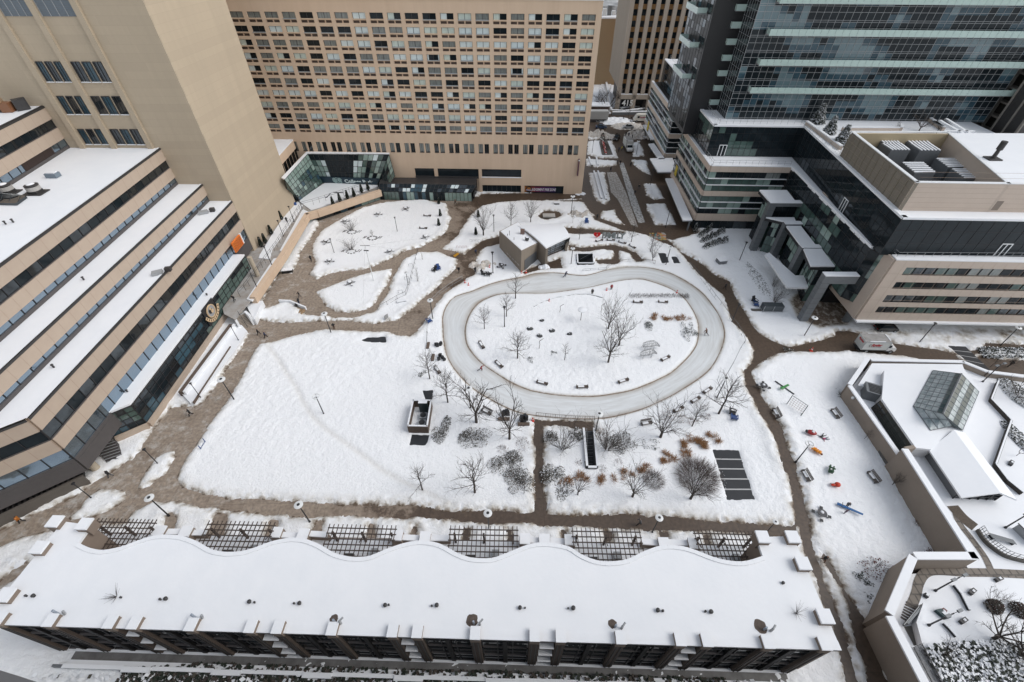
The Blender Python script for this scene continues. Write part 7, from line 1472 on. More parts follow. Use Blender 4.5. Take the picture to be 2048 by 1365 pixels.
# ---------------------------------------------------------------- benches, tables, chairs
def bench_proto(back=True,L=1.8,m=None):
    t=thing('park_bench','x','bench',(0,0,0),'park benches'); m=m or mat('grey_bench_slat',(.10,.085,.075),.7,noise=(4,.6,(.15,.13,.12))); q=MB()
    for k in range(4): q.box((0,-.2+k*.14),L,.11,.42,.47,m)
    q.build('seat',t); q=MB(); q.box((-L*.1,.0),L*.5,.35,.471,.54,SNOW); q.build('snow_patch',t)
    if back:
        q=MB()
        for k in range(3): q.box((0,.34+k*.03),L,.05,.58+k*.16,.69+k*.16,m)
        q.build('backrest',t)
    for s in (-1,1):
        q=MB(); q.box((s*L*.42,.05),.08,.6,0,.42,BLACK); q.build('leg',t)
        q=MB(); q.box((s*L*.46,.05),.05,.55,.62,.66,BLACK); q.box((s*L*.46,-.2),.05,.05,.42,.62,BLACK); q.build('armrest',t)
    return t
BP_=bench_proto(); BN=bench_proto(False,2.0,mat('brown_bench_block',(.085,.062,.05),.8,noise=(3,.6,(.13,.10,.085)))); LPW=[]
def ang(x0,y0,x1,y1): a,b=P(x0,y0),P(x1,y1); return math.atan2(b.y-a.y,b.x-a.x)
for (x,y,a,lb,pr_) in ((963,693,ang(957,684,968,702),'backless block bench nearest the west inner curve of the ice',BN),(998,732,ang(990,724,1006,739),'half snowy block bench at the south west inner curve of the ice',BN),(1084,769,ang(1071,765,1097,772),'dark block bench left of centre along the south inner curve',BN),(1164,777,ang(1151,777,1178,776),'snow topped block bench in the centre of the south inner curve',BN),(1246,765,ang(1235,769,1259,761),'slim snowy block bench right of centre along the south inner curve',BN),(1330,720,ang(1322,724,1340,715),'block bench with a black end by the wire animals',BN),
 (1390,803,ang(1378,808,1397,797),'brown backless bench outside the south east ice edge',BN),(1414,784,ang(1406,789,1422,778),'brown bench nearest the south east lamp',BN),(1356,822,ang(1350,826,1366,818),'brown bench under the spreading tree',BN),(875,743,ang(870,735,882,752),'slim snow covered bench between two bare trees west of the ice',BN),
 (973,827,ang(963,821,984,832),'slatted bench with a back beside the forked tree',BP_),(1550,830,ang(1546,821,1556,840),'slatted bench on the left of the upper playground',BP_),(1668,831,ang(1661,822,1675,841),'double slatted bench on the right of the upper playground',BP_),(1609,955,ang(1602,943,1616,967),'slatted bench on the left of the lower playground',BP_),(1742,958,ang(1733,946,1751,970),'double slatted bench on the right of the lower playground',BP_),(1292,850,ang(1281,852,1303,848),'pale slatted bench left of the spreading tree',BP_),
 (1198,484,ang(1191,486,1205,483),'first curved bench below the heart sign',BN),(1221,483,ang(1214,483,1228,484),'second curved bench below the letters',BN),(1244,488,ang(1237,486,1250,490),'third curved bench below the letters',BN),(1264,496,ang(1258,492,1270,499),'last curved bench nearest the dark bare tree',BN),
 (1287,607,ang(1267,607,1284,608),'snowy bench left below the long hedge inside the rink',BN),(1325,607,ang(1317,607,1334,608),'snowy bench right below the long hedge inside the rink',BN),(855,434,ang(845,433,868,434),'thin snowy bench on the upper right of the courtyard lawn',BN),(847,459,ang(838,458,857,459),'thin snowy bench on the lower right of the courtyard lawn',BN)):
    if lb.startswith('snowy bench left'): x=1275
    proto_place(pr_,USED,P(x,y,.1),a,lb,1.05)
def table_proto(dark):
    t=thing('picnic_table','x','picnic table',(0,0,0),'round picnic tables'); m=BLACK if dark else DARKM; q=MB(); q.lathe((0,0,.7),[(.62,0),(.65,.03),(.62,.06)],mat('dark_table_top',(.055,.055,.06),.5),18); q.build('table_top',t); q=MB(); q.lathe((.1,.05,.761),[(.5 if not dark else .25,0),(.4 if not dark else .18,.1),(.1,.13)],SNOW,12); q.build('snow_cap',t); q=MB(); q.tube((0,0,0),(0,0,.7),.1,.08,m,8)
    for k in range(4): a=k*math.pi/2+.4; q.tube((0,0,.15),(1.05*math.cos(a),1.05*math.sin(a),.2),.04,.04,m,5)
    q.build('pedestal',t)
    for k in range(4):
        a=k*math.pi/2+.4; q=MB(); c=(1.05*math.cos(a),1.05*math.sin(a)); q.box(c,.42,.42,.4,.46,m,a); q.tube((*c,.15),(*c,.4),.05,.05,m,5)
        if not dark: q.box(c,.38,.38,.461,.56,SNOW,a)
        q.build('stool',t)
    return t
TD_,TL_=table_proto(True),table_proto(False)
for (x,y,pr_,lb) in ((1003,535,TD_,'dark round picnic table west of the pavilion wall'),(1525,776,TD_,'dark round picnic table at the top of the playground'),(1640,1031,TD_,'dark round picnic table with black stools at the bottom of the playground'),(757,431,TL_,'snowy round table left of the pair at the back of the courtyard'),(812,420,TL_,'snowy round table right of the pair at the back of the courtyard'),(691,445,TL_,'snowy round table beside the farther ringed tree'),(653,486,TL_,'snowy round table at the west rim of the courtyard lawn'),(660,525,TL_,'snowy round table at the south west of the courtyard lawn'),(780,506,TL_,'snowy round table at the south rim of the courtyard lawn'),(851,477,TL_,'snowy round table near the right rim of the courtyard lawn'),(701,569,TL_,'snowy round table alone on the triangular lawn')): proto_place(pr_,USED,P(x,y,.15),rnd.uniform(0,2),lb,.95)
def chair_proto(c):
    t=thing('lawn_chair','x','lawn chair',(0,0,0)); q=MB(); q.hexa([(-.35,-.4,.36),(.35,-.4,.36),(.35,.3,.22),(-.35,.3,.22),(-.35,-.4,.42),(.35,-.4,.42),(.35,.3,.28),(-.35,.3,.28)],c); q.build('seat',t); q=MB(); q.hexa([(-.35,.25,.22),(.35,.25,.22),(.32,.6,1.05),(-.32,.6,1.05),(-.35,.3,.22),(.35,.3,.22),(.32,.66,1.05),(-.32,.66,1.05)],c); q.build('backrest',t)
    for s in (-1,1):
        q=MB(); q.box((s*.42,0),.12,.85,.55,.59,c); q.box((s*.38,-.36),.06,.1,0,.55,c); q.box((s*.38,.35),.06,.1,0,.55,c); q.build('arm',t)
    return t
CB=chair_proto(plain('royal_blue',(.025,.07,.22))); CK=chair_proto(BLACK)
for (x,y,pr_,a,lb) in ((877,540,CB,.4,'blue lawn chair right of the pair in the narrow tree bed'),(869,543,CK,-.5,'black lawn chair beside the blue one in the narrow tree bed'),(859,645,CB,2.2,'blue lawn chair beside the lamp left of the rink'),(1467,838,CB,2.8,'blue lawn chair below the leaning tree by the dirt path'),(1464,828,CK,1.0,'black lawn chair behind the blue one by the dirt path'),(1511,612,CB,1.3,'blue lawn chair in front of the grey glass shelter'),(1508,605,CK,.3,'black lawn chair stacked beside the blue one by the shelter'),(1173,447,CB,0,'blue lawn chair near the lane south of the stone slab'),(968,550,CK,1.2,'tipped black chair on the bank beside the brown path'),(978,551,CK,2.6,'second tipped black chair nearer the pavilion lamp'),(998,522,CK,0,''),(1524,760,CK,.0,'')):
    if lb: proto_place(pr_,USED,P(x,y,.15),a,lb,1.15)['group']='lawn chairs scattered on the snow'
# black bike-rack like stands with brown backs west of the rink
for k,(x,y,lb) in enumerate(((866,694,'brown bench block with black stands, upper of the pair left of the rink'),(876,718,'brown bench block with black stands, lower of the pair left of the rink'),(1008,832,'brown block with a black hooded stand among the forked trees'),(1047,842,'brown block with black stands beside the red cone'))):
    c=P(x,y,.1); t=thing('bench_stand',lb,'bench',c); a=1.3 if k<2 else 0; q=MB(); q.box((c.x-.9*math.cos(0) if k<2 else c.x,c.y-(.0 if k<2 else .9)),.5 if k<2 else 1.9,1.6 if k<2 else .5,0.05,.6,WOOD); q.build('bench_block',t); q=MB(); rg=random.Random(k)
    for i in range(5): q.box((c.x+rg.uniform(.1,1.6) if k<2 else c.x+rg.uniform(-.7,.7),c.y+rg.uniform(-.5,.5)),.5,.4,.1,rg.uniform(.5,1.0) if k<2 else rg.uniform(.7,1.8),BLACK,rg.uniform(0,1))
    q.build('stand',t)
# ---------------------------------------------------------------- timber enclosure with fans
ez_=1.9; e4=[P(816,866),P(857,866),P(866,800),P(826,800)]; tq=[P(817,851,ez_),P(856,851,ez_),P(866,800,ez_),P(828,800,ez_)]
A,B,C,D_=[Vector((p.x,p.y,0)) for p in (P(818,867),P(858,868),P(866,815),P(829,815))]
R_en=thing('timber_enclosure','open topped weathered timber enclosure holding cooling fans beside the lawn','enclosure',A); q=MB()
q.wall(A,B,0,ez_,-.12,0,WOOD); q.wall(B,C,0,ez_,-.12,0,WOOD); q.wall(C,D_,0,ez_,-.12,0,WOOD); q.wall(D_,A,0,ez_,-.12,0,WOOD); q.build('board_wall',R_en); q=MB()
d=(B-A)/16
for i in range(17): q.wall(A+d*i-d*.05,A+d*i+d*.05,0,ez_-.02,0,.02,mat('board_gap',(.05,.036,.03),.9))
q.build('board_gap',R_en); q=MB()
for a,b in ((A,B),(B,C),(C,D_),(D_,A)): q.wall(a,b,ez_,ez_+.09,-.2,.04,SNOW)
q.build('snow_rim',R_en); q=MB(); q.prism([A+Vector((.15,.15,0)),B+Vector((-.15,.15,0)),C+Vector((-.15,-.15,0)),D_+Vector((.15,-.15,0))],.02,.12,plain('violet_grey_floor',(.12,.115,.13))); q.build('floor',R_en)
cx=A.lerp(C,.6); 
for k,(fx,fy) in enumerate(((.62,.28),(.62,.55))):
    c=A.lerp(B,fx).lerp(D_.lerp(C,fx),fy); q=MB(); q.box(c,1.15,1.1,.12,.95,LGREY); u=q.build('fan_unit',R_en); q=MB(); q.lathe((c.x,c.y,.95),[(.45,0),(.48,.12),(.40,.12),(.1,.06)],BLACK,14); q.build('fan',u)
q=MB(); c=A.lerp(B,.6).lerp(D_.lerp(C,.6),.8); q.box(c,1.4,.5,.12,2.6,mat('dark_teal_cabinet',(.02,.032,.036),.4)); q.box((c.x,c.y+.0),1.4,.5,2.601,2.7,SNOW); q.build('cabinet',R_en); q=MB(); c=A.lerp(B,.62).lerp(D_.lerp(C,.62),.1); q.box(c,.7,.5,.12,.6,DARKM); q.lathe((c.x,c.y,.6),[(.2,0),(.1,.1)],SNOW,8); q.build('pump',R_en)
# ---------------------------------------------------------------- stair wells
def well(pl,dep,name,lb,dirn,front=True):
    w=[P(x,y) for x,y in pl]; t=thing(name,lb,'stairwell',(w[0].x,w[0].y,0)); q=MB(); 
    for i in range(4):
        a,b=w[i],w[(i+1)%4]
        if i!=(0 if dirn=='s' else 9): q.wall(b,a,-dep,.75,.0,.28,mat('grey_parapet',(.16,.16,.165),.6,noise=(2,.4,(.12,.12,.125)))); q.wall(b,a,.75,.84,-.03,.31,SNOW)
    q.build('parapet',t); q=MB(); n=13
    a,b,c,d_=w
    for k in range(n):
        t0,t1=k/n,(k+1)/n; q.prism([a.lerp(d_,t0),b.lerp(c,t0),b.lerp(c,t1),a.lerp(d_,t1)],-dep-.3,-dep*t1+.05,mat('black_step',(.028,.028,.03),.5)); q.prism([a.lerp(d_,t0),b.lerp(c,t0),b.lerp(c,t0+.18/n),a.lerp(d_,t0+.18/n)],-dep*t1+.051,-dep*t1+.075,LGREY)
    q.build('step',t); q=MB(); q.tube(a+Vector((.35,0,.7)),d_+Vector((.35,0,.7-dep)),.035,.035,LGREY,5); q.build('handrail',t); return t
well([(1168,862),(1185,862),(1192,938),(1175,938)],2.6,'sunken_stairs','narrow stairs sinking into a grey walled slot below the rink','s')
w=[P(x,y) for x,y in PITS[1]]; t=thing('pit_stairs','dark pit with stairs and a steel rail between pavilion and rink','stairwell',(w[0].x,w[0].y,0)); q=MB(); z_=-2.2
for i in range(4): a,b=w[i],w[(i+1)%4]; q.wall(b,a,z_,.55,.0,.2,mat('dark_teal_wall',(.035,.04,.042),.5)); q.wall(b,a,.55,.65,-.03,.25,SNOW)
q.prism(w,z_-.1,z_,BLACK); q.build('pit_wall',t); q=MB()
for k in range(9): x0,x1=.3+.7*k/9,.3+.7*(k+1)/9; q.prism([w[0].lerp(w[1],x0),w[0].lerp(w[1],x1),w[3].lerp(w[2],x1),w[3].lerp(w[2],x0)],z_,z_+2.2*(k+1)/9-.02,mat('black_step',(.03,.03,.03),.5))
q.build('step',t); q=MB(); a=w[3].lerp(w[2],.2); b=w[3].lerp(w[2],1.0); q.tube(a+ZZ*(z_+1.2),b+ZZ*.95,.04,.04,LGREY,5); a2,b2=w[0].lerp(w[1],.2),w[1]; q.tube(a2+ZZ*(z_+1.2),b2+ZZ*.95,.04,.04,LGREY,5); q.build('handrail',t)
# ---------------------------------------------------------------- railings and fences
def fence(pts,lb,h=1.0,sp=1.2,m=GREYM,bal=0,z=.15,r=.025,cat='railing',name='railing'):
    w=[P(x,y,0) for x,y in pts]; t=thing(name,lb,cat,(w[0].x,w[0].y,0)); q=MB(); q2=MB()
    for a,b in zip(w,w[1:]):
        n=max(1,int((b-a).length/sp)); d=(b-a)/n
        for i in range(n+1): p=a+d*i; q.tube((p.x,p.y,z-.1),(p.x,p.y,z+h),r*1.3,r*1.3,m,5)
        q2.tube(a+ZZ*(z+h),b+ZZ*(z+h),r*1.4,r*1.4,m,5); q2.tube(a+ZZ*(z+.15),b+ZZ*(z+.15),r,r,m,4)
        if bal:
            k=int((b-a).length/bal); e=(b-a)/max(1,k)
            for i in range(k): p=a+e*i; q2.tube((p.x,p.y,z+.1),(p.x,p.y,z+h),.016,.016,m,3)
    q.build('post',t); q2.build('rail',t); return t
fence([(1378,533),(1395,552),(1410,572),(1428,598),(1440,613),(1458,640),(1472,655),(1482,672),(1487,690),(1478,703),(1465,730),(1449,758),(1430,785)],'long thin rail following the east curve of the rink',1.0,2.2)
fence([(1212,541),(1222,534),(1235,530),(1255,527),(1280,526),(1309,530)],'white topped balustrade above the north bend of the rink',1.0,1.8,WOOD,.32)
fence([(1072,834),(1110,838),(1150,841),(1188,842)],'brown balustrade along the south edge of the ice',1.0,1.4,WOOD,.35)
fence([(1188,846),(1188,870)],'short rail at the head of the sunken stairs',1.0,.9,LGREY)
fence([(1147,505),(1193,503)],'pale balustrade behind the pit stairs',1.0,1.0,WOOD,.3); fence([(1165,544),(1212,541)],'low wire frame beside the ice north of the rink',.6,1.6,LGREY)
fence([(836,507),(828,540),(820,570),(812,592),(795,600),(775,612),(756,622)],'dark ramp rail edging the narrow tree bed',1.0,1.5,DARKM)
fence([(864,606),(880,590),(905,572),(925,560)],'thin wire fence on the bank above the north west ice',.9,2.0,LGREY)
fence([(856,640),(855,668),(854,690)],'thin cable fence down the bank left of the rink',.8,2.4,GREYM)
for k,(x,y) in enumerate(((818,535),(810,561),(797,588))):
    p=P(x,y,.1); q=MB(); q.path([p,p+ZZ*.9,p+ZZ*1.0+Vector((.9,0,0)),p+Vector((1.0,0,.0))],.03,GREYM); tag(q.build('bike_hoop',None,p),['farthest steel hoop in the narrow bed','middle steel hoop in the narrow bed','nearest steel hoop in the narrow bed'][k],'hoop').location=p
for k,(x,y) in enumerate(((913,498),(940,485))):
    p=P(x,y,.1); q=MB()
    for i in range(4): a=p+Vector((i*.7,0,0)); q.path([a,a+ZZ*.8,a+Vector((.45,0,.8)),a+Vector((.45,0,0))],.03,[plain('pink_rack',(.4,.22,.2)),LGREY][k])
    tag(q.build('bike_rack',None,p),['pinkish bike rack by the yellow mark on the brown path','grey bike rack behind the pinkish one'][k],'bike rack').location=p
p=P(912,512,.02); q=MB(); q.prism(PP([(906,512),(915,506),(919,508),(910,515)]),0.02,.05,plain('yellow_mark',(.45,.22,.01))); tag(q.build('yellow_strip'),'yellow tactile strip at the edge of the brown path','strip')
p=P(1340,472,.02); q=MB(); rg=random.Random(5)
for i in range(90): 
    c=P(rg.uniform(1300,1330),rg.uniform(467,480),.012+.0005*i); r=rg.uniform(.2,.6); q.poly([(c.x+r*math.cos(t),c.y+r*math.sin(t),c.z) for t in np.linspace(0,6.28,7)[:-1]],plain('mural_%d'%(i%4),[(.10,.20,.20),(.40,.14,.06),(.38,.26,.08),(.30,.30,.28)][i%4]))
q.build('painted_paving')['kind']='structure'
# ---------------------------------------------------------------- heart and letters
p=P(1193,478); t=thing('heart_sign','glossy red heart sign with a pale figure stripe on the snow','sign',p); q=MB(); RED=mat('glossy_red',(.55,.008,.012),.3); pts=[]
for i in range(40):
    a=2*math.pi*i/40; pts.append((16*math.sin(a)**3,13*math.cos(a)-5*math.cos(2*a)-2*math.cos(3*a)-math.cos(4*a)))
f=lambda x,z,y:Vector((p.x+x*.055,p.y+y,.25+(z+17)*.052)); b=len(q.v)
q.poly([f(x,z,-.12) for x,z in pts],RED); q.poly([f(x,z,.12) for x,z in pts[::-1]],RED)
for i in range(40): a,c=pts[i],pts[(i+1)%40]; q.poly([f(*a,-.12),f(*a,.12),f(*c,.12),f(*c,-.12)],RED)
q.build('heart',t); q=MB(); q.box((p.x,p.y-.13),.10,.04,.4,1.35,plain('cream_stripe',(.6,.5,.42))); q.box((p.x,p.y-.135),.34,.04,1.2,1.3,_M['cream_stripe']); q.build('stripe',t)
a,b=P(1203,478),P(1247,479); t=thing('letter_sign','row of grey standing letters beside the red heart','sign',a); LT=plain('grey_letter',(.22,.24,.235)); wd=(b-a).length/6
for i,ch in enumerate('FAMILY'):
    c=a.lerp(b,(i+.5)/6); text_mesh(ch,2.15,LT,.16,t,'letter',frameM(Vector((c.x,c.y,.95)),U,ZZ)@Matrix.Scale(1.0 if ch!='I' else 1.3,4,(1,0,0)),0,.05)
# stone slab monument, boxes, cubes
p=P(1098,437,0); t=thing('stone_slab','pale stone slab on a dark base in a bare brown patch','monument',p); q=MB(); c=P(1098,431,.5); q.box(c,3.4,1.9,.0,.35,DBASE); q.build('base',t); q=MB(); q.box(c,3.3,1.8,.351,.6,mat('pale_stone',(.42,.40,.37),.8,noise=(2,.6,(.33,.31,.28)))); q.build('slab',t)
def boxthing(name,lb,cat,x,y,sx,sy,h,m,rz=0,cap=True):
    p=P(x,y,0); t=thing(name,lb,cat,p); q=MB(); q.box(p,sx,sy,0,h,m,rz); q.build('body',t)
    if cap: q=MB(); q.box(p,sx*1.03,sy*1.03,h+.001,h+.15,SNOW,rz); q.build('snow_cap',t)
boxthing('snow_topped_box','snow topped box north of the stone slab','box',1113,410,1.5,1.0,.7,DBASE); boxthing('grey_cube','grey snow topped cube near the clipped yews','cube',1441,527,1.9,1.7,1.1,GREYM,.2); boxthing('pale_panel','pale upright panel on the snow bank above the tan path','panel',774,640,.9,.12,1.3,LGREY,.9,False); boxthing('small_crate','low grey crate beside the ramp rail','crate',804,605,1.9,.8,.45,LGREY,.3); boxthing('planter_box','black planter box at the foot of the terrace wall','planter',576,545,2.2,1.0,.7,BLACK,.2)
p=P(1535,622); t=thing('glass_shelter','grey glass shelter box with a snowy base in front of the portals','shelter',p); q=MB(); q.box((p.x+.6,p.y),4.2,1.6,0,.45,LGREY,TH); q.build('base',t); q=MB(); q.box((p.x+.6,p.y),4.0,1.4,.45,1.7,mat('smoky_glass',(.07,.08,.085),.1),TH); q.build('glass_box',t); q=MB()
for s in (-1,0,1):
    for e in (-1,1): q.box((p.x+.6+s*2.0,p.y+e*.72),.08,.08,.45,1.72,LGREY)
q.build('frame',t); q=MB(); q.box((p.x-2.6,p.y-.2),2.0,.6,0,.5,DBASE); q.build('kerb_block',t)
# boulders
for k,(x,y,s) in enumerate(((1083,643,.6),(1060,660,.75),(1104,664,.75),(1139,670,.65),(1079,674,.75))):
    p=P(x,y,.1); rg=random.Random(k+40); q=MB(); q.blob((0,0,.3*s),.75*s,ROCK,rg,1.1,.8,.75,9,6,.22); q.blob((-.12*s,.05,.72*s),.38*s,SNOW,rg,1.2,.8,.35,8,4,.1); o=q.build('boulder',None,(0,0,0)); o.location=p; tag(o,['dark boulder at the top of the rink island group','long dark boulder at the left of the rink island group','upright dark boulder in the middle of the rink island group','flat dark boulder at the right of the rink island group','dark boulder above the crooked stick in the rink island'][k],'boulder','boulders in the rink island')
for k,(x,y,x2,y2,lb) in enumerate(((1119,627,1125,610,'crooked light stick left of the white shelter pole'),(1201,627,1210,608,'crooked light stick beside the tall trees'),(1078,700,1075,678,'crooked twig stick below the boulder group'))):
    p=P(x,y); h_=hgt((x,y),(x2,y2)); q=MB(); q.path([Vector((0,0,0)),Vector((.1,0,h_*.5)),Vector((.0,0,h_*.8)),Vector((.7,.1,h_))],.05,BARKL); o=q.build('light_stick',None,(0,0,0)); o.location=p; tag(o,lb,'light stick')
p=P(1161,643); t=thing('umbrella_light','white mushroom shaped pole in the middle of the rink island','light',p); q=MB(); q.tube(p,p+ZZ*3,.06,.05,BARKL,6); q.build('pole',t); q=MB(); q.lathe(p+ZZ*3,[(.9,0),(.85,.1),(.4,.25),(.05,.3)],SNOW,14); q.build('cap',t)
q=MB(); c=[P(x,y,.1) for x,y in ((1068,615),(1080,608),(1098,601),(1115,596),(1135,593),(1150,590),(1172,590),(1190,593),(1205,597))]
for a,b in zip(c,c[1:]): q.wall(a,b,0,.38,-.1,.1,DBASE); q.wall(a,b,.381,.46,-.09,.12,SNOW)
tag(q.build('seat_wall'),'low broken stone seat wall along the north inner rim','wall')
# ---------------------------------------------------------------- cones, heaps
def cone(x,y,lb):
    p=P(x,y,.1); q=MB(); OC=plain('cone_red',(.6,.05,.03)); q.box((0,0),.4,.4,0,.05,OC); q.lathe((0,0,.05),[(.17,0),(.12,.25)],OC,10); q.lathe((0,0,.3),[(.12,0),(.09,.12)],LAMPW,10); q.lathe((0,0,.42),[(.09,0),(.04,.25)],OC,10); o=q.build('traffic_cone',None,(0,0,0)); o.location=p; o.scale=(1.3,)*3; tag(o,lb,'cone','red cones around the rink')
for a in ((930,567,'red cone left of the pair on the north west bank'),(937,572,'red cone right of the pair on the north west bank'),(979,536,'red cone beside the tan snow heap'),(1052,546,'red cone at the pavilion corner'),(1043,548,'red cone touching the pavilion wall'),(1098,604,'red cone on the inner north rim of the rink'),(1213,582,'red cone near the standing skater in red'),(1065,842,'red cone by the brown balustrade'),(1086,524,'red cone before the pavilion glass'),(1353,587,'red cone at the end of the long hedge'),(1622,702,'red cone on the brown path left of the truck')): cone(*a)
def heap(x,y,r,h,lb,dirty,seed):
    p=P(x,y,0); q=MB(); n=22; m=mat('dirty_snow_heap',(.60,.58,.55),.85,noise=(1.5,.9,(.36,.30,.24)),bump=(3,.6)) if dirty else SNOW
    gxx,gyy=np.meshgrid(np.linspace(-1,1,n),np.linspace(-1,1,n)); A_=gxx*r*1.5; B_=gyy*r; w_=vnoise(A_+p.x,B_+p.y,.9,seed+20)+.6*vnoise(A_+p.x,B_+p.y,.4,seed+50)-.8
    zz=h*(np.clip(1-gxx**2-gyy**2+.7*w_,0,2)**.8)*(.7+.5*w_)-.12; P_=lambda i,j:(A_[i,j],B_[i,j],zz[i,j])
    for i in range(n-1):
        for j in range(n-1):
            if max(zz[i,j],zz[i+1,j],zz[i,j+1],zz[i+1,j+1])>-.1: q.poly([P_(i,j),P_(i,j+1),P_(i+1,j+1),P_(i+1,j)],m)
    o=q.build('snow_heap',None,(0,0,0),True); o.location=p; tag(o,lb,'snow heap','ploughed snow heaps')
for i,a in enumerate(((964,532,2.2,1.1,'dirty tan snow heap beside the brown path crossing',1),(1161,430,2.6,1.2,'snow heap at the end of the stone slab lawn',1),(1192,272,3.5,2.0,'ploughed snow heap at the street corner by the tan slab',1),(1208,274,3.0,1.6,'second ploughed heap beside the one at the tan slab corner',1),(1282,272,4.2,1.8,'wide ploughed heap across the lane entrance',1),(1255,253,4.5,.8,'flat ploughed ridge in the middle of the far street',1),(1088,535,.9,.9,'small snow cone beside the roller door',0),(1160,388,1.3,.6,'little snow heap at the slab corner',0),(1230,243,5,1.0,'snow bank along the far pavement',0),(32,1050+60,2.2,.6,'snow heap at the left end by the row house',0))): heap(*a,i)
# ---------------------------------------------------------------- playground
def hollow(name,lb,x,y,rz,parts,cat):
    t=thing(name,lb,cat,P(x,y,.12),None,rz)
    for nm,q in parts: q.build(nm,t,(0,0,0),True)
    return t
def spring(q): 
    for i in range(20): a,b=i*.9,(i+1)*.9; q.tube((.13*math.cos(a),.13*math.sin(a),.02+i*.02),(.13*math.cos(b),.13*math.sin(b),.04+i*.02),.02,.02,DARKM,4)
def rider(lb,x,y,rz,col,shape,dark=None):
    rg=random.Random(x); b=MB(); s=MB(); h_=MB(); spring(s); c=plain('rider_%d'%x,col,.4)
    if shape=='beetle': b.blob((0,0,.62),.55,c,rg,1.35,.85,.55,12,7,.02); h_.blob((-.72,0,.62),.26,BLACK,rg,.8,1.1,.9,9,6,.02); h_.blob((.12,0,.90),.2,SNOW,rg,1.2,1,.4,8,4,.05); b.box((0,0),.05,.7,.9,.93,BLACK)
    elif shape=='bug': 
        for k in range(4): b.blob((-.5+k*.34,.06*(k%2),.6),.30,c,rg,.8,1.15,.75,10,6,.03); b.box((-.5+k*.34,0),.08,.95,.55,.6,plain('rider_rust',(.45,.13,.02)))
        h_.blob((.85,0,.5),.18,plain('rider_brown',(.16,.07,.04)),rg,1,1,.9,8,5,.02)
    elif shape=='frame':
        b.box((0,.22),1.3,.16,.45,.75,c); b.box((0,-.22),1.3,.16,.45,.75,c); b.box((-.4,0),.5,.5,.4,.55,c); b.box((.15,0),.16,.9,.7,.85,c); h_.box((-.62,0),.2,.55,.5,1.0,c)
    else: b.blob((.3,0,.6),.42,c,rg,1.0,.9,.8,10,6,.02); b.blob((-.3,0,.58),.25,c,rg,1.5,.8,.8,10,6,.02); h_.tube((-.2,.0,.7),(-.25,0,1.15),.03,.03,BLACK,5); h_.box((-.4,.3),.3,.12,.35,.45,LGREY)
    return hollow('spring_rider',lb,x,y,rz,[('body',b),('spring',s),('handle',h_)],'spring rider')
rider('red beetle shaped spring rider with a black head',1620,870,-.35,(.30,.02,.02),'beetle'); rider('orange segmented spring rider below the ring headed lamp',1629,905,-.9,(.75,.26,.01),'bug'); rider('dark green frame shaped spring rider in the middle playground',1659,943,.95,(.02,.075,.03),'frame'); rider('orange red pear shaped spring rider with a thin handle',1667,974,.05,(.55,.045,.015),'pear')
t=thing('plank_seesaw','bright green seesaw board crossed on a black beam','seesaw',P(1567,778,.12),None,ang(1557,785,1578,774)); q=MB(); GRN=plain('play_green',(.05,.24,.06)); q.box((0,0),1.9,.34,.5,.62,GRN); q.blob((-.75,0,.6),.32,GRN,random.Random(1),1,1,.5,10,6,.02); q.build('board',t,(0,0,0)); q=MB(); q.box((.1,0),.16,3.6,.2,.34,BLACK,.1); q.tube((0,0,0),(0,0,.5),.1,.1,BLACK,8); q.build('beam',t,(0,0,0))
t=thing('net_climber','slanted rope net frame with two dark green poles','climber',P(1591,801,.1)); q=MB(); DG=plain('dark_green_pole',(.015,.04,.03)); f0,f1=P(1573,810),P(1591,845); h0_,h1_=2.6,2.6
a0,a1=P(1572,811),P(1603,830); t0_=a0+ZZ*hgt((1572,811),(1586,792)); t1_=a1+ZZ*hgt((1603,830),(1615,811)); q.tube(a0,t0_,.06,.06,DG,6); q.tube(a1,t1_,.06,.06,DG,6); q.tube(P(1591,846),a1+ZZ*.4,.06,.06,DG,6); q.build('pole',t); q=MB(); n=7
for i in range(n+1): s=i/n; sag=lambda u:-.5*math.sin(math.pi*u); q.tube(a0.lerp(a1,s)+ZZ*.25,t0_.lerp(t1_,s)+ZZ*(sag(s)*.3),.018,.018,plain('rope',(.30,.22,.2)),4)
for j in range(6):
    for i in range(n): u0,u1=i/n,(i+1)/n; w_=j/5; g_=lambda u:(a0.lerp(a1,u)+ZZ*.25).lerp(t0_.lerp(t1_,u),w_); q.tube(g_(u0),g_(u1),.018 if j<5 else .04,.018 if j<5 else .04,_M['rope'] if j<5 else DG,4)
q.build('net',t)
t=thing('blue_seesaw','long blue seesaw plank with two children beside it','seesaw',P(1696,1022,.12),None,ang(1683,1017,1710,1030)); q=MB(); BLU2=plain('play_blue',(.015,.11,.30)); q.hexa([(-1.5,-.2,.35),(1.5,-.12,.62),(1.5,.12,.62),(-1.5,.2,.35),(-1.5,-.2,.47),(1.5,-.12,.72),(1.5,.12,.72),(-1.5,.2,.47)],BLU2); q.build('board',t,(0,0,0)); q=MB(); q.tube((0,0,0),(0,0,.45),.1,.1,DARKM,8); q.box((-1.0,0),.05,.7,.7,.75,DARKM); q.build('pivot',t,(0,0,0))
p=P(404,890); t=thing('blue_gym_bar','blue H shaped exercise bar frame at the lawn corner','exercise frame',p); q=MB(); BB=plain('bar_blue',(.02,.06,.19)); a,b=P(413,886),P(396,876); 
for c,(bx,by,tx,ty) in ((0,(413,887,405,878)),(1,(404,901,397,892))): s=P(bx,by); hh=hgt((bx,by),(tx,ty)); q.tube(s,s+ZZ*max(1.0,hh),.06,.06,BB,6)
q.tube(P(413,887)+ZZ*.5,P(404,901)+ZZ*.5,.05,.05,BB,6); q.build('frame',t)
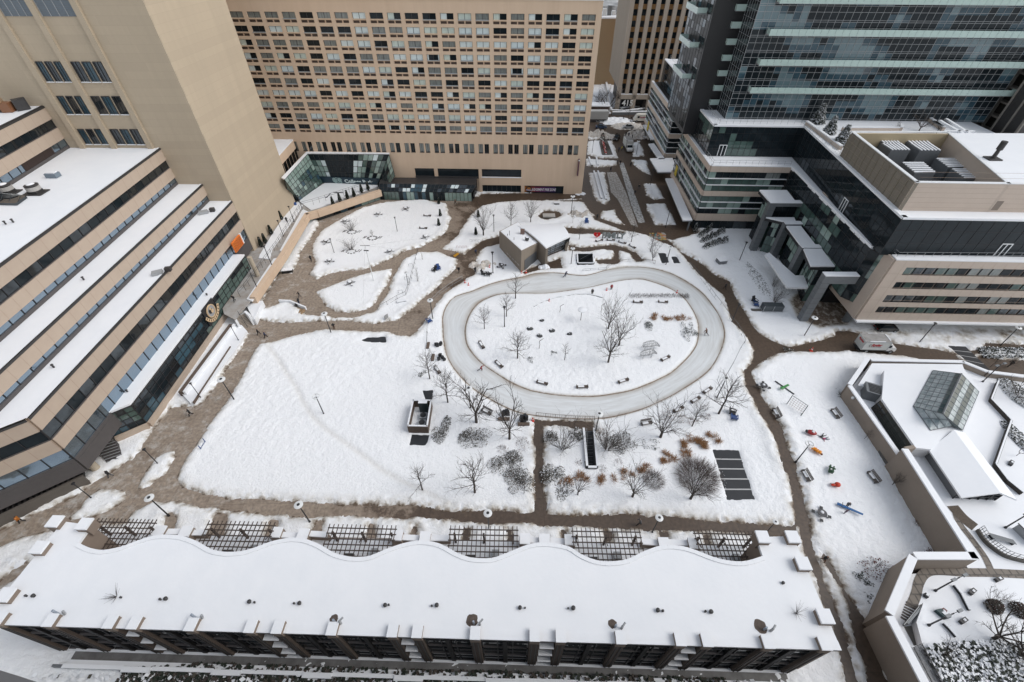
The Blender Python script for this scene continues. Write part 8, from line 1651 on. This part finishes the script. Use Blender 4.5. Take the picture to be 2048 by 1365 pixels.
# wire animal sculptures
def wire_animal(x,y,s,rz,lb):
    q=MB(); rg=random.Random(3); WR_=plain('wire_grey',(.28,.285,.29)); body=[(-1.0,0,1.0,.35),(-.5,0,1.1,.5),(.1,0,1.15,.55),(.6,0,1.2,.5),(1.0,0,1.05,.32),(1.35,0,.75,.22),(1.6,0,.55,.13)]; R=[]
    for (bx,by,bz,r) in body: R.append([Vector((bx,r*.75*math.cos(k*.785),bz+r*math.sin(k*.785))) for k in range(8)])
    for r_ in R:
        for k in range(8): q.tube(r_[k],r_[(k+1)%8],.018,.018,WR_,4)
    for r0,r1 in zip(R,R[1:]):
        for k in range(8): q.tube(r0[k],r1[k],.018,.018,WR_,4); q.tube(r0[k],r1[(k+1)%8],.012,.012,WR_,3)
    for lx,ly in ((-.75,.28),(-.75,-.28),(.6,.28),(.6,-.28)):
        for o in (-.08,.08): q.tube((lx+o,ly,.8),(lx+o*.6,ly,0),.018,.018,WR_,4)
        q.tube((lx-.1,ly,.4),(lx+.1,ly,.4),.014,.014,WR_,3)
    for k in (-1,1): q.tube((1.25,.15*k,.95),(1.2,.3*k,1.15),.018,.018,WR_,4)
    q.tube((-1.0,0,1.1),(-1.25,0,.5),.018,.018,WR_,4)
    o=q.build('wire_animal',None,(0,0,0)); o.location=P(x,y,.1); o.scale=(s,)*3; o.rotation_euler=(0,0,rz); tag(o,lb,'sculpture','wire animal sculptures')
wire_animal(1297,699,1.25,.1,'farther wire sculpture of a grazing animal in the rink island'); wire_animal(1292,716,1.25,.25,'nearer wire sculpture of a grazing animal in the rink island')
# playful bits in the right garden
for k,(x,y,rz,lb) in enumerate(((1942,1185,.5,'small dark block on the snow left of the red leaved shrubs'),(1924,1243,.4,'small dark block below the dark garden kerb'),(1995,1160,.3,'forked dark block near the flagstone path'),(1850,1193,.8,'tiny dark block beside the flagstone path'),(1883,1226,.6,'reddish block by the lower double lamp'),(2020,928,.7,'dark post stub in the right edge garden'),(1882,1230,1.9,'teal and black bench by the lower double lamp'))):
    p=P(x,y,Zf); q=MB(); q.box((0,0),.95 if k!=3 else .4,.4,0,.4,[DARKM,DARKM,DARKM,BLACK,plain('maroon_block',(.12,.03,.025)),BLACK,mat('teal_bench',(.01,.04,.045),.5)][k],rz); q.box((.05,.03),.3,.25,.401,.48,SNOW,rz); o=q.build('garden_block',None,(0,0,0)); o.location=p; o.scale=(1.0,1,1) if k!=6 else (1.8,1,1.2); tag(o,lb,'block')
p=P(2003,1085,Zf); t=thing('garden_bench','grey slatted bench on the curved railing terrace','bench',p); q=MB(); 
for k in range(5): q.box((p.x,p.y+k*.13),2.6,.10,Zf+.45,Zf+.5,GREYM,-.35)
q.build('seat',t); q=MB(); q.box((p.x-1.0,p.y+.6),.1,.6,Zf,Zf+.45,BLACK); q.box((p.x+1.0,p.y-.1),.1,.6,Zf,Zf+.45,BLACK); q.build('leg',t)
p=P(2043,1075,Zf); t=thing('mesh_gate','leaning grey mesh panel at the right edge','panel',p); q=MB(); q.box(p,.08,2.4,Zf,Zf+1.2,LGREY,.2); q.build('panel',t); q=MB(); q.box((p.x-.1,p.y),.1,2.6,Zf+1.2,Zf+1.28,DARKM,.2); q.build('frame',t)
q=MB(); p=P(2033,912,Zf); rs_pts=[Vector((.55*math.cos(a),.15*math.sin(a),1.3+.55*math.sin(a))) for a in np.linspace(-1.2,4.4,14)]; q.path([Vector((0,0,0)),Vector((-.1,0,.8))]+rs_pts,.035,BARKL); o=q.build('loop_sculpture',None,(0,0,0)); o.location=p; tag(o,'twig loop on a thin stem in the right edge garden','sculpture')
for k,(x,y) in enumerate(((704,466),(703,505),(745,478))):
    p=P(x,y,.1); q=MB(); rg=random.Random(k)
    for i in range(9): a=i*.7; q.blob((1.1*math.cos(a),.9*math.sin(a),.1),.28,ROCK if i%2 else DBASE,rg,1.3,.9,.7,7,4,.2)
    for i in range(4): q.box((-1.8-.35*i,.4-.1*i),.08,1.0,.05,.3,DBASE,-.4) if i<2 else q.box((1.6+.5*(i-2),.3),.08,1.1,.05,.3,DBASE,-.4)
    o=q.build('stone_ring',None,(0,0,0)); o.location=p; tag(o,['stone ring around the farther courtyard tree','stone ring around the nearer courtyard tree','stone ring around the middle thin courtyard tree'][k],'stone ring')
t=thing('terrace_frame_bench','thin dark frame seat on the hall terrace','bench',P(680,385,ZT)); q=MB(); pts=[P(x,y,ZT+.3) for x,y in ((651,394),(660,386),(685,384)) ]
for a,b in ((P(652,395,ZT+.4),P(659,387,ZT+.4)),(P(667,384,ZT+.4),P(686,385,ZT+.4)),(P(689,392,ZT+.4),P(693,387,ZT+.4))): q.wall(a,b,ZT,ZT+.4,-.2,.2,BLACK); q.wall(a,b,ZT+.4,ZT+.5,-.2,.1,SNOW)
q.build('seat',t)
p=P(584,412,ZT); q=MB(); q.lathe((0,0,0),[(.35,0),(.38,.4),(.36,.8),(.05,.85)],plain('royal_blue',(.025,.07,.22)),12); o=q.build('blue_drum',None,(0,0,0)); o.location=p+Vector((.9,.2,0)); tag(o,'blue drum beside the potted conifer at the tower foot','drum')
# decorated flower bed and planters in the lane
p=P(1208,310); t=thing('lit_flower_bed','brown bed with a red garlanded strip in the lane','flower bed',p); q=MB(); bd=PP([(1198,286),(1213,281),(1225,312),(1204,312)]); q.prism(bd,0,.5,DBASE); q.build('bed',t); q=MB(); rg=random.Random(6)
leafdome(q,(sum(b.x for b in bd)/4,sum(b.y for b in bd)/4,.5),1.6,3.4,.5,500,[BARK,TWIGR,LEAFO],[.4,.4,.2],rg,.25); q.build('dry_planting',t); q=MB(); A,B=P(1205,284,.6),P(1212,311,.6)
for i in range(70): c=A.lerp(B,i/70)+Vector((rg.uniform(-.3,.3),rg.uniform(-.2,.2),rg.uniform(.3,.6))); q.blob(c,.17,plain('garland_red',(.5,.03,.02)) if i%3 else LAMPW,rg,1,1,1,5,4,.1)
q.build('garland',t)
p=P(1204,283); t=thing('small_decorated_tree','small dark evergreen at the head of the garlanded bed','tree',p); q=MB(); rg=random.Random(9); q.tube(p,p+ZZ*2.4,.06,.02,BARK,5); q.build('trunk',t); q=MB(); 
for i in range(260): u=rg.random(); a=rg.uniform(0,6.28); R=1.0*(1-u)+.1; c=p+Vector((R*math.cos(a),R*math.sin(a),.3+2.6*u)); o_=Vector((math.cos(a),math.sin(a),-.2))*.35; s=ZZ.cross(o_)*.5; q.poly([c-s,c+o_,c+s],LEAFD if i%12 else plain('garland_red',(.5,.03,.02)))
q.build('crown',t)
for k,(x0,y0,x1,y1) in enumerate(((1188,346,1203,400),(1196,346,1212,402),(1207,372,1212,392),(1178,318,1184,334),(1193,318,1196,334))):
    a,b=P(x0,y0),P(x1,y1); q=MB(); q.wall(a,b,0,.55,-.2,.2,DBASE); q.wall(a,b,.551,.75,-.15,.35,SNOW); tag(q.build('lane_kerb'),['long dark planter edge on the lane snow, left one','long dark planter edge on the lane snow, right one','short dark planter edge on the lane snow','short kerb below the garlanded bed, left one','short kerb below the garlanded bed, right one'][k],'planter edge')
# ---------------------------------------------------------------- vehicles
TYRE=mat('tyre',(.015,.015,.016),.8); 
def wheel(parent,x,y,r,w):
    q=MB(); q.tube((x,y-w/2,r),(x,y+w/2,r),r,r,TYRE,16); u=q.build('tyre',parent,(0,0,0)); q=MB(); q.tube((x,y-w/2-.01,r),(x,y+w/2+.01,r),r*.55,r*.55,LGREY,10); q.build('rim',u,(0,0,0))
def loftbox(q,secs,m):
    """secs: list of (x, half width, z0, z1, top half width)"""
    for (x0,w0,a0,b0,t0),(x1,w1,a1,b1,t1) in zip(secs,secs[1:]):
        q.hexa([(x0,-w0,a0),(x1,-w1,a1),(x1,w1,a1),(x0,w0,a0),(x0,-t0,b0),(x1,-t1,b1),(x1,t1,b1),(x0,t0,b0)],m)
def car(lb,x,y,rz,col,suv=False):
    t=thing('parked_car',lb,'car',P(x,y,.02),None,rz); m=mat('paint_'+lb[:12].replace(' ','_'),col,.25,coat=.6); q=MB(); h_=1.0 if not suv else 1.1
    loftbox(q,[(-2.15,.78,.35,.75,.72),(-1.9,.86,.28,.92*h_,.80),(-1.1,.88,.25,.98*h_,.82),(.7,.88,.25,.95*h_,.82),(1.7,.85,.27,.84*h_,.76),(2.1,.74,.34,.68,.66)],m); q.build('body',t,(0,0,0),False); q=MB(); top=1.42 if not suv else 1.68
    loftbox(q,[(-1.75 if suv else -1.55,.76,.92*h_,.97*h_,.72),(-1.25 if suv else -.85,.78,.92*h_,top,.60),(.15,.78,.92*h_,top,.60),(.95,.77,.90*h_,.95*h_,.70)],GDARK); q.build('glasshouse',t,(0,0,0)); q=MB(); q.box((-.45 if suv else -.3,0),1.5 if suv else 1.05,1.18,top-.01,top+.03,m); q.build('roof',t,(0,0,0))
    for sx in (-1.3,1.3):
        for sy in (-.8,.8): wheel(t,sx,sy,.33,.22)
    for sy in (-.55,.55):
        q=MB(); q.box((2.06,sy),.12,.3,.55,.68,LAMPW); q.build('headlight',t,(0,0,0)); q=MB(); q.box((-2.12,sy),.1,.3,.6,.75,plain('tail_red',(.3,.01,.01))); q.build('tail_light',t,(0,0,0))
    return t
car('dark blue car driving on the far street',1202,257,math.pi*0+.0,(.02,.045,.10)); car('silver sedan driving on the far street',1256,257,math.pi,(.42,.43,.45)); car('black people carrier turning into the lane',1233,279,-2.0,(.012,.012,.014),True); car('black car parked under the raised stone wing',1770,660,.0,(.012,.012,.013),True)
def cube_truck(lb,x,y,rz,box,L,Hh,brand=None,s=1.0):
    t=thing('box_truck',lb,'truck',P(x,y,.02),None,rz); q=MB(); w=1.15; q.box((-L*.5+.0,0),L,2*w,.85,Hh,box); q.build('cargo_box',t,(0,0,0)); q=MB(); q.box((-L*.5,0),L*.97,2*w*.96,Hh+.001,Hh+.03,mat('dirty_roof',(.23,.22,.21),.8,noise=(1,.8,(.35,.34,.33)))); q.box((-L*.55,-w+.08),L*.6,.14,Hh+.0,Hh+.09,SNOW); q.box((-.08,.2),.16,1.8,Hh,Hh+.1,SNOW); q.build('roof',t,(0,0,0))
    q=MB()
    for sy in (-w,w): q.box((-L*.5,sy),L+.02,.05,Hh-.12,Hh+.01,LGREY); q.box((-L*.5,sy),L+.02,.05,.83,.98,DARKM)
    for sx in (0,-L):
        for sy in (-w,w): q.box((sx,sy),.07,.07,.85,Hh+.015,LGREY)
    q.build('trim',t,(0,0,0)); q=MB(); m=plain('truck_white',(.66,.66,.65),.4); loftbox(q,[(.0,.95,.6,2.25,.9),(.55,.97,.6,2.2,.88),(1.05,.98,.55,1.45,.95),(1.9,.9,.5,1.2,.8),(2.05,.8,.55,1.0,.72)],m); q.build('cab',t,(0,0,0)); q=MB(); loftbox(q,[(.62,.86,1.5,2.12,.84),(1.08,.90,1.45,1.47,.88)],GDARK); 
    for sy in (-.96,.96): q.box((.42,sy),.62,.04,1.4,2.0,GDARK)
    q.build('windscreen',t,(0,0,0)); q=MB(); q.box((-L*.5+.5,0),L+1.6,.9,.5,.85,BLACK); q.box((-L-.1,0),.25,2.0,.45,.6,DARKM); q.build('chassis',t,(0,0,0))
    for sx in (1.1,-L+1.3):
        for sy in (-.9,.9): wheel(t,sx,sy,.42,.3)
    for sy in (-.62,.62): q=MB(); q.box((2.02,sy),.1,.28,.78,.95,LAMPW); q.build('headlight',t,(0,0,0))
    if brand:
        RL=plain('logo_red',(.42,.012,.02)); 
        for side,o,xd in ((-1,(-L*.52,-w-.03,2.15),(1,0,0)),(1,(-L*.52,w+.03,2.15),(-1,0,0))):
            text_mesh(brand,.75,RL,.01,None,'lettering',frameM(Vector(o),xd,ZZ),.25,.03).parent=t; q=MB(); y=o[1]; q.box((-L*.52+.1*xd[0],y),1.9,.02,1.72,1.79,DARKM); q.build('logo_swoosh',t,(0,0,0))
            q=MB(); 
            for i in range(8): a,b=math.pi*(.5+i/8),math.pi*(.5+(i+1)/8); c=-L*.52-1.0*xd[0]; q.tube((c+xd[0]*.28*math.cos(a),y,2.03+.28*math.sin(a)),(c+xd[0]*.28*math.cos(b),y,2.03+.28*math.sin(b)),.035,.035,DARKM,4)
            q.build('logo_curl',t,(0,0,0))
        text_mesh(brand,.6,RL,.01,None,'lettering',frameM(Vector((-L-.03,0,2.4)),(0,-1,0),ZZ),.25,.03).parent=t
        q=MB()
        for k in range(5): q.box((-L-.02,0),.02,2.0,1.0+k*.25,1.02+k*.25,LGREY)
        q.build('rear_door_rib',t,(0,0,0))
    return t
TBX=plain('truck_box_white',(.56,.57,.55),.5)
pa,pb=P(1713,709),P(1781,712)
ct=cube_truck('white box truck with red lettering on the muddy path by the raised wing',1760,700,math.atan2(pb.y-pa.y,pb.x-pa.x)+.02,TBX,4.6,2.95,'Ryder')
cube_truck('white cube truck parked nose down in the lane',1257,302,-math.pi/2+.03,TBX,5.0,3.2)
t=thing('delivery_van','white delivery van with a red and blue stripe on the far street','delivery van',P(1284,243,.02),None,math.pi); q=MB(); m=plain('van_cream',(.66,.64,.58),.4); loftbox(q,[(-3.2,1.05,.45,2.75,1.0),(2.0,1.05,.45,2.75,1.0),(2.5,1.05,.45,2.6,.98),(3.2,1.0,.5,1.5,.95),(3.5,.9,.55,1.2,.85)],m); q.build('body',t,(0,0,0)); q=MB(); loftbox(q,[(2.55,.95,1.55,2.5,.93),(3.15,.95,1.5,1.55,.92)],GDARK); q.box((1.9,1.03),.8,.05,1.5,2.2,GDARK); q.build('windscreen',t,(0,0,0)); q=MB(); 
q.hexa([(-2.9,1.06,.9),(-2.3,1.06,.9),(-2.3,1.09,.9),(-2.9,1.09,.9),(-2.3,1.04,2.6),(-1.7,1.04,2.6),(-1.7,1.07,2.6),(-2.3,1.07,2.6)],plain('stripe_navy',(.02,.02,.12))); q.hexa([(-2.3,1.06,.9),(-2.05,1.06,.9),(-2.05,1.09,.9),(-2.3,1.09,.9),(-1.7,1.04,2.6),(-1.45,1.04,2.6),(-1.45,1.07,2.6),(-1.7,1.07,2.6)],plain('stripe_red',(.5,.02,.02))); q.build('stripe',t,(0,0,0)); text_mesh('Purolator',.75,plain('van_red',(.35,.02,.06)),.01,None,'lettering',frameM(Vector((.0,1.09,1.75)),(-1,0,0),ZZ),.2,.02).parent=t
for sx in (-2.1,2.4):
    for sy in (-.92,.92): wheel(t,sx,sy,.4,.28)
t=thing('semi_trailer','long grey trailer half hidden behind the tan slab','trailer',P(1180,243,.02)); q=MB(); q.box((0,0),15,2.5,1.1,4.0,plain('trailer_grey',(.40,.40,.39))); q.build('cargo_box',t,(0,0,0)); q=MB(); q.box((4,0),6,1.0,.6,1.1,BLACK); q.build('chassis',t,(0,0,0))
for sx in (4.2,5.6):
    for sy in (-1.0,1.0): wheel(t,sx,sy,.5,.3)
t.location.x=P(1214,243).x-7.5
# ---------------------------------------------------------------- people
def person_mesh(name,J,E,R,grp):
    """J joints, E bones, R radii, grp bone -> clothing slot (0 skin 1 hair/hat 2 top 3 trousers 4 shoes)"""
    me=bpy.data.meshes.new(name); me.from_pydata(J,E,[]); o=bpy.data.objects.new(name,me); COL.objects.link(o)
    sk=o.modifiers.new('s','SKIN'); 
    for i,r in enumerate(R): me.skin_vertices[0].data[i].radius=(r,r); 
    me.skin_vertices[0].data[0].use_root=True
    sb=o.modifiers.new('d','SUBSURF'); sb.levels=1; sb.render_levels=1; dg=bpy.context.evaluated_depsgraph_get(); m2=bpy.data.meshes.new_from_object(o.evaluated_get(dg)); bpy.data.objects.remove(o)
    Jv=[Vector(j) for j in J]; m2.materials.clear()
    for k in range(5): m2.materials.append(BLACK)
    zmax=max(v.co.z for v in m2.vertices)
    for p in m2.polygons:
        c=p.center; best=9;bi=0
        for k,(a,b) in enumerate(E):
            ab=Jv[b]-Jv[a]; t=max(0,min(1,(c-Jv[a]).dot(ab)/max(ab.length_squared,1e-6))); dd=(c-Jv[a]-ab*t).length/((R[a]+R[b])/2)
            if dd<best: best=dd; bi=k
        g=grp[bi]
        if g==0 and bi==HEADB: 
            hd=Jv[HEADJ]; d_=c-hd
            if d_.z>.02 or d_.dot(FACE)<-.02: g=1
        p.material_index=g; p.use_smooth=True
    return m2
HEADB=4; HEADJ=5; FACE=Vector((0,1,0))
def pose(hipz,lean,la,ra,ll,rl,headf=.02):
    """lean vector of chest, arms ((elbow),(hand)), legs ((knee),(foot))"""
    hip=Vector((0,0,hipz)); ch=hip+Vector((0,lean*.32,.46)); nk=hip+Vector((0,lean*.42,.60)); hd0=nk+Vector((0,lean*.06+headf,.10)); hd=nk+Vector((0,lean*.1+headf,.22)); be=hip+Vector((0,lean*.12,.2))
    J=[hip,be,ch,nk,hd0,hd]; E=[(0,1),(1,2),(2,3),(3,4),(4,5)]; R=[.15,.155,.165,.065,.085,.105]; G=[2,2,2,0,0]
    for s,(el,ha) in ((-1,la),(1,ra)):
        b=len(J); sh=ch+Vector((s*.19,0,.06)); J+=[sh,sh+Vector(el),sh+Vector(ha),sh+Vector(ha)+(Vector(ha)-Vector(el)).normalized()*.13]; E+=[(2,b),(b,b+1),(b+1,b+2),(b+2,b+3)]; R+=[.085,.065,.052,.045]; G+=[2,2,2,0]
    for s,(kn,fo) in ((-1,ll),(1,rl)):
        b=len(J); J+=[hip+Vector((s*.1,0,-.06)),hip+Vector(kn),hip+Vector(fo),hip+Vector(fo)+Vector((0,.17,-.04))]; E+=[(0,b),(b,b+1),(b+1,b+2),(b+2,b+3)]; R+=[.115,.08,.058,.05]; G+=[3,3,3,4]
    return [tuple(j) for j in J],E,R,G
PM={}
PM['walk']=person_mesh('walk',*pose(.84,.10,((-.06,-.12,-.26),(-.05,.02,-.50)),((.06,.12,-.26),(.04,.30,-.44)),((-.1,.22,-.40),(-.1,.26,-.78)),((.1,-.06,-.42),(.1,-.34,-.74))))
PM['stand']=person_mesh('stand',*pose(.86,.02,((-.07,-.02,-.28),(-.03,.16,-.46)),((.07,-.02,-.28),(.03,.16,-.46)),((-.1,.02,-.42),(-.11,0,-.82)),((.1,.03,-.42),(.12,.03,-.82))))
PM['skate']=person_mesh('skate',*pose(.76,.62,((-.22,.10,-.18),(-.40,-.02,-.34)),((.2,.22,-.14),(.34,.46,-.10)),((-.12,.24,-.30),(-.13,.02,-.72)),((.16,-.18,-.36),(.36,-.50,-.62))))
PM['lie']=person_mesh('lie',*pose(.86,.0,((-.24,.0,.08),(-.46,.02,.20)),((.24,.0,.06),(.48,.02,.16)),((-.18,.02,-.40),(-.26,0,-.80)),((.18,.03,-.40),(.27,.03,-.80))))
PM['sit']=person_mesh('sit',*pose(.52,.15,((-.10,.14,-.22),(-.06,.36,-.24)),((.10,.14,-.22),(.06,.36,-.24)),((-.16,.34,-.02),(-.18,.32,-.46)),((.16,.34,-.02),(.18,.32,-.46))))
SKIN_=plain('skin',(.42,.26,.19)); CL={'black':(.012,.012,.014),'navy':(.02,.03,.07),'blue':(.03,.07,.22),'red':(.30,.02,.025),'orange':(.38,.13,.02),'yellow':(.62,.50,.02),'grey':(.09,.09,.095),'pink':(.32,.04,.12),'brown':(.10,.05,.03),'olive':(.06,.065,.04),'white':(.5,.5,.48),'hair':(.03,.02,.015),'plum':(.10,.06,.09)}
def person(x,y,kind,rz,top,leg,hat,lb,s=.97,z=0.02,shoe='black',rot=None):
    o=bpy.data.objects.new('person',PM[kind]); COL.objects.link(o); o.location=P(x,y,z); o.rotation_euler=rot or (0,0,rz); o.scale=(s*1.08,s*1.08,s)
    for k,m in enumerate((SKIN_,plain('cloth_'+hat,CL[hat]),plain('cloth_'+top,CL[top]),plain('cloth_'+leg,CL[leg]),plain('cloth_'+shoe,CL[shoe]))): o.material_slots[k].link='OBJECT'; o.material_slots[k].material=m
    return tag(o,lb,'person')
PE=[(1130,554,'skate',-1.6,'navy','navy','black','skater in dark blue leaning forward on the north ice'),(1184,590,'stand',2.8,'black','black','red','person in black standing on the inner north rim'),(1222,581,'stand',3.1,'red','black','black','person in a red top standing by the tall bare trees'),(1411,671,'skate',.6,'brown','grey','red','skater in a brown top on the east curve of the ice'),(962,742,'skate',-2.2,'red','grey','hair','skater in red at the inner south west edge of the ice'),
(918,545,'walk',2.9,'black','black','black','person in black walking down the brown path, left of two'),(951,546,'walk',.2,'black','navy','brown','person in black at the right side of the brown path'),(952,510,'walk',.3,'navy','black','black','person farther up the brown path near the yellow strip'),(623,523,'walk',.2,'black','black','hair','person in black beside the west rim of the courtyard lawn'),(600,595,'walk',2.2,'black','grey','black','person walking across the courtyard paving'),(599,609,'stand',1.2,'black','navy','black','person with a pushchair by the low courtyard steps'),
(518,670,'walk',-1.2,'black','black','black','left one of two walkers below the terrace stairs'),(532,676,'walk',-1.2,'navy','black','hair','right one of two walkers below the terrace stairs'),(669,659,'stand',.4,'black','brown','black','lone person in black on the tan path by the lamp'),(383,831,'walk',2.2,'black','black','black','person in black at the near end of the long planter'),(223,954,'walk',1.9,'black','grey','black','person in black near the entrance steps'),(46,1045,'walk',1.8,'orange','black','black','person in an orange jacket by the ramp wall'),
(1278,1050,'walk',1.5,'grey','black','black','person striding along the long path near the fifth pergola'),(1644,1122,'walk',3.0,'black','brown','hair','person in black on the path beside the right roof posts'),(1449,579,'walk',.5,'black','black','black','person on the curved path near the grey cube'),(1221,344,'walk',.3,'black','navy','black','walker on the lane beside the long planter edges'),(1234,329,'stand',2.0,'grey','black','black','walker at the top of the cobbled strip, left of two'),(1240,330,'stand',3.0,'black','black','hair','walker at the top of the cobbled strip, right of two'),
(1261,334,'walk',.1,'black','black','black','walker on the dark right side of the lane'),(1277,379,'walk',3.1,'black','grey','black','walker in the middle of the dark lane'),(1269,391,'walk',.1,'black','brown','black','walker beside the cobbled strip lower down the lane'),(1251,273,'stand',.1,'black','black','black','left of three people at the lane entrance'),(1257,274,'stand',2.9,'navy','black','black','middle of three people at the lane entrance'),(1264,278,'stand',1.0,'black','olive','black','right of three people at the lane entrance'),
(1243,302,'stand',1.2,'yellow','black','black','worker in a yellow jacket beside the cube truck'),(1237,304,'stand',-1.0,'navy','black','black','person beside the worker in yellow'),(1194,439,'walk',.2,'black','black','black','person on the brown path below the small snow island'),(2017,733,'walk',1.6,'black','black','black','person in black on the path at the right edge'),(470,603,'walk',2.8,'black','black','black','person in black outside the glass hall on the terrace'),(575,446,'walk',.4,'black','black','hair','person in black walking on the terrace by the tower'),(911,409,'walk',1.0,'brown','black','black','person before the shop front doors'),
(1247,240,'walk',1.0,'black','black','black','left pedestrian crossing near the delivery van'),(1262,241,'walk',2.0,'black','black','black','right pedestrian crossing near the delivery van')]
for (x,y,kd,rz,tp_,lg,ht,lb) in PE: person(x,y,kd,rz,tp_,lg,ht,lb,.97,ZT+.02 if (x,y) in ((470,603),(575,446)) else .03 if kd!='skate' else .07)
person(1650,869,'lie',0,'black','black','hair','child in black lying on the snow in the playground',.72,.36,'black',(math.pi/2,0,ang(1650,869,1664,859)-math.pi/2))
person(1658,877,'lie',0,'pink','navy','hair','child in pink lying on the snow in the playground',.68,.36,'black',(math.pi/2,0,ang(1658,877,1670,876)-math.pi/2))
person(1692,1014,'stand',2.6,'grey','black','black','child behind the blue seesaw plank',.75,.2); person(1688,1028,'stand',.4,'plum','grey','brown','child in front of the blue seesaw plank',.72,.2)
p=P(594,614); t=thing('pushchair','black pushchair beside the low courtyard steps','pushchair',p); q=MB(); q.box((p.x,p.y),.5,.8,.4,.75,BLACK,.3); q.build('seat',t); q=MB(); q.tube(p+Vector((-.2,.4,.7)),p+Vector((-.2,.7,1.0)),.025,.025,GREYM,4); q.tube(p+Vector((.2,.4,.7)),p+Vector((.2,.7,1.0)),.025,.025,GREYM,4); q.build('handle',t); q=MB()
for sx in (-.25,.25):
    for sy in (-.3,.3): q.tube((p.x+sx,p.y+sy,.14),(p.x+sx*1.15,p.y+sy,.14),.14,.14,TYRE,10)
q.build('wheels',t)
t=thing('courtyard_steps','low lit tan steps beside a snowy kerb at the courtyard edge','steps',P(592,620)); q=MB(); a,b,c,d_=P(580,616),P(612,622),P(606,632),P(572,626)
for k in range(6): q.prism([a.lerp(b,k/6),a.lerp(b,(k+.7)/6),d_.lerp(c,(k+.7)/6),d_.lerp(c,k/6)],.0,.12+.05*k,mat('tan_step',(.30,.20,.115),.8,noise=(3,.5,(.22,.15,.09))))
q.build('step',t); q=MB(); A,B=P(582,607),P(613,620); q.wall(A,B,0,.8,-.15,.15,SNOW); A,B=P(560,606),P(582,607); q.wall(A,B,0,.8,-.15,.15,SNOW); q.build('kerb_wall',t)
t=thing('slanted_planter','white rimmed sloping planter beside the terrace stairs','planter',P(512,640)); q=MB(); q.prism(PP([(498,622),(514,606),(530,614),(513,650)]),0,1.3,SNOW); q.build('snow_bed',t); q=MB(); A,B=P(530,613),P(514,650); q.wall(B,A,0,1.5,-.2,.1,SNOW); q.build('rim',t)
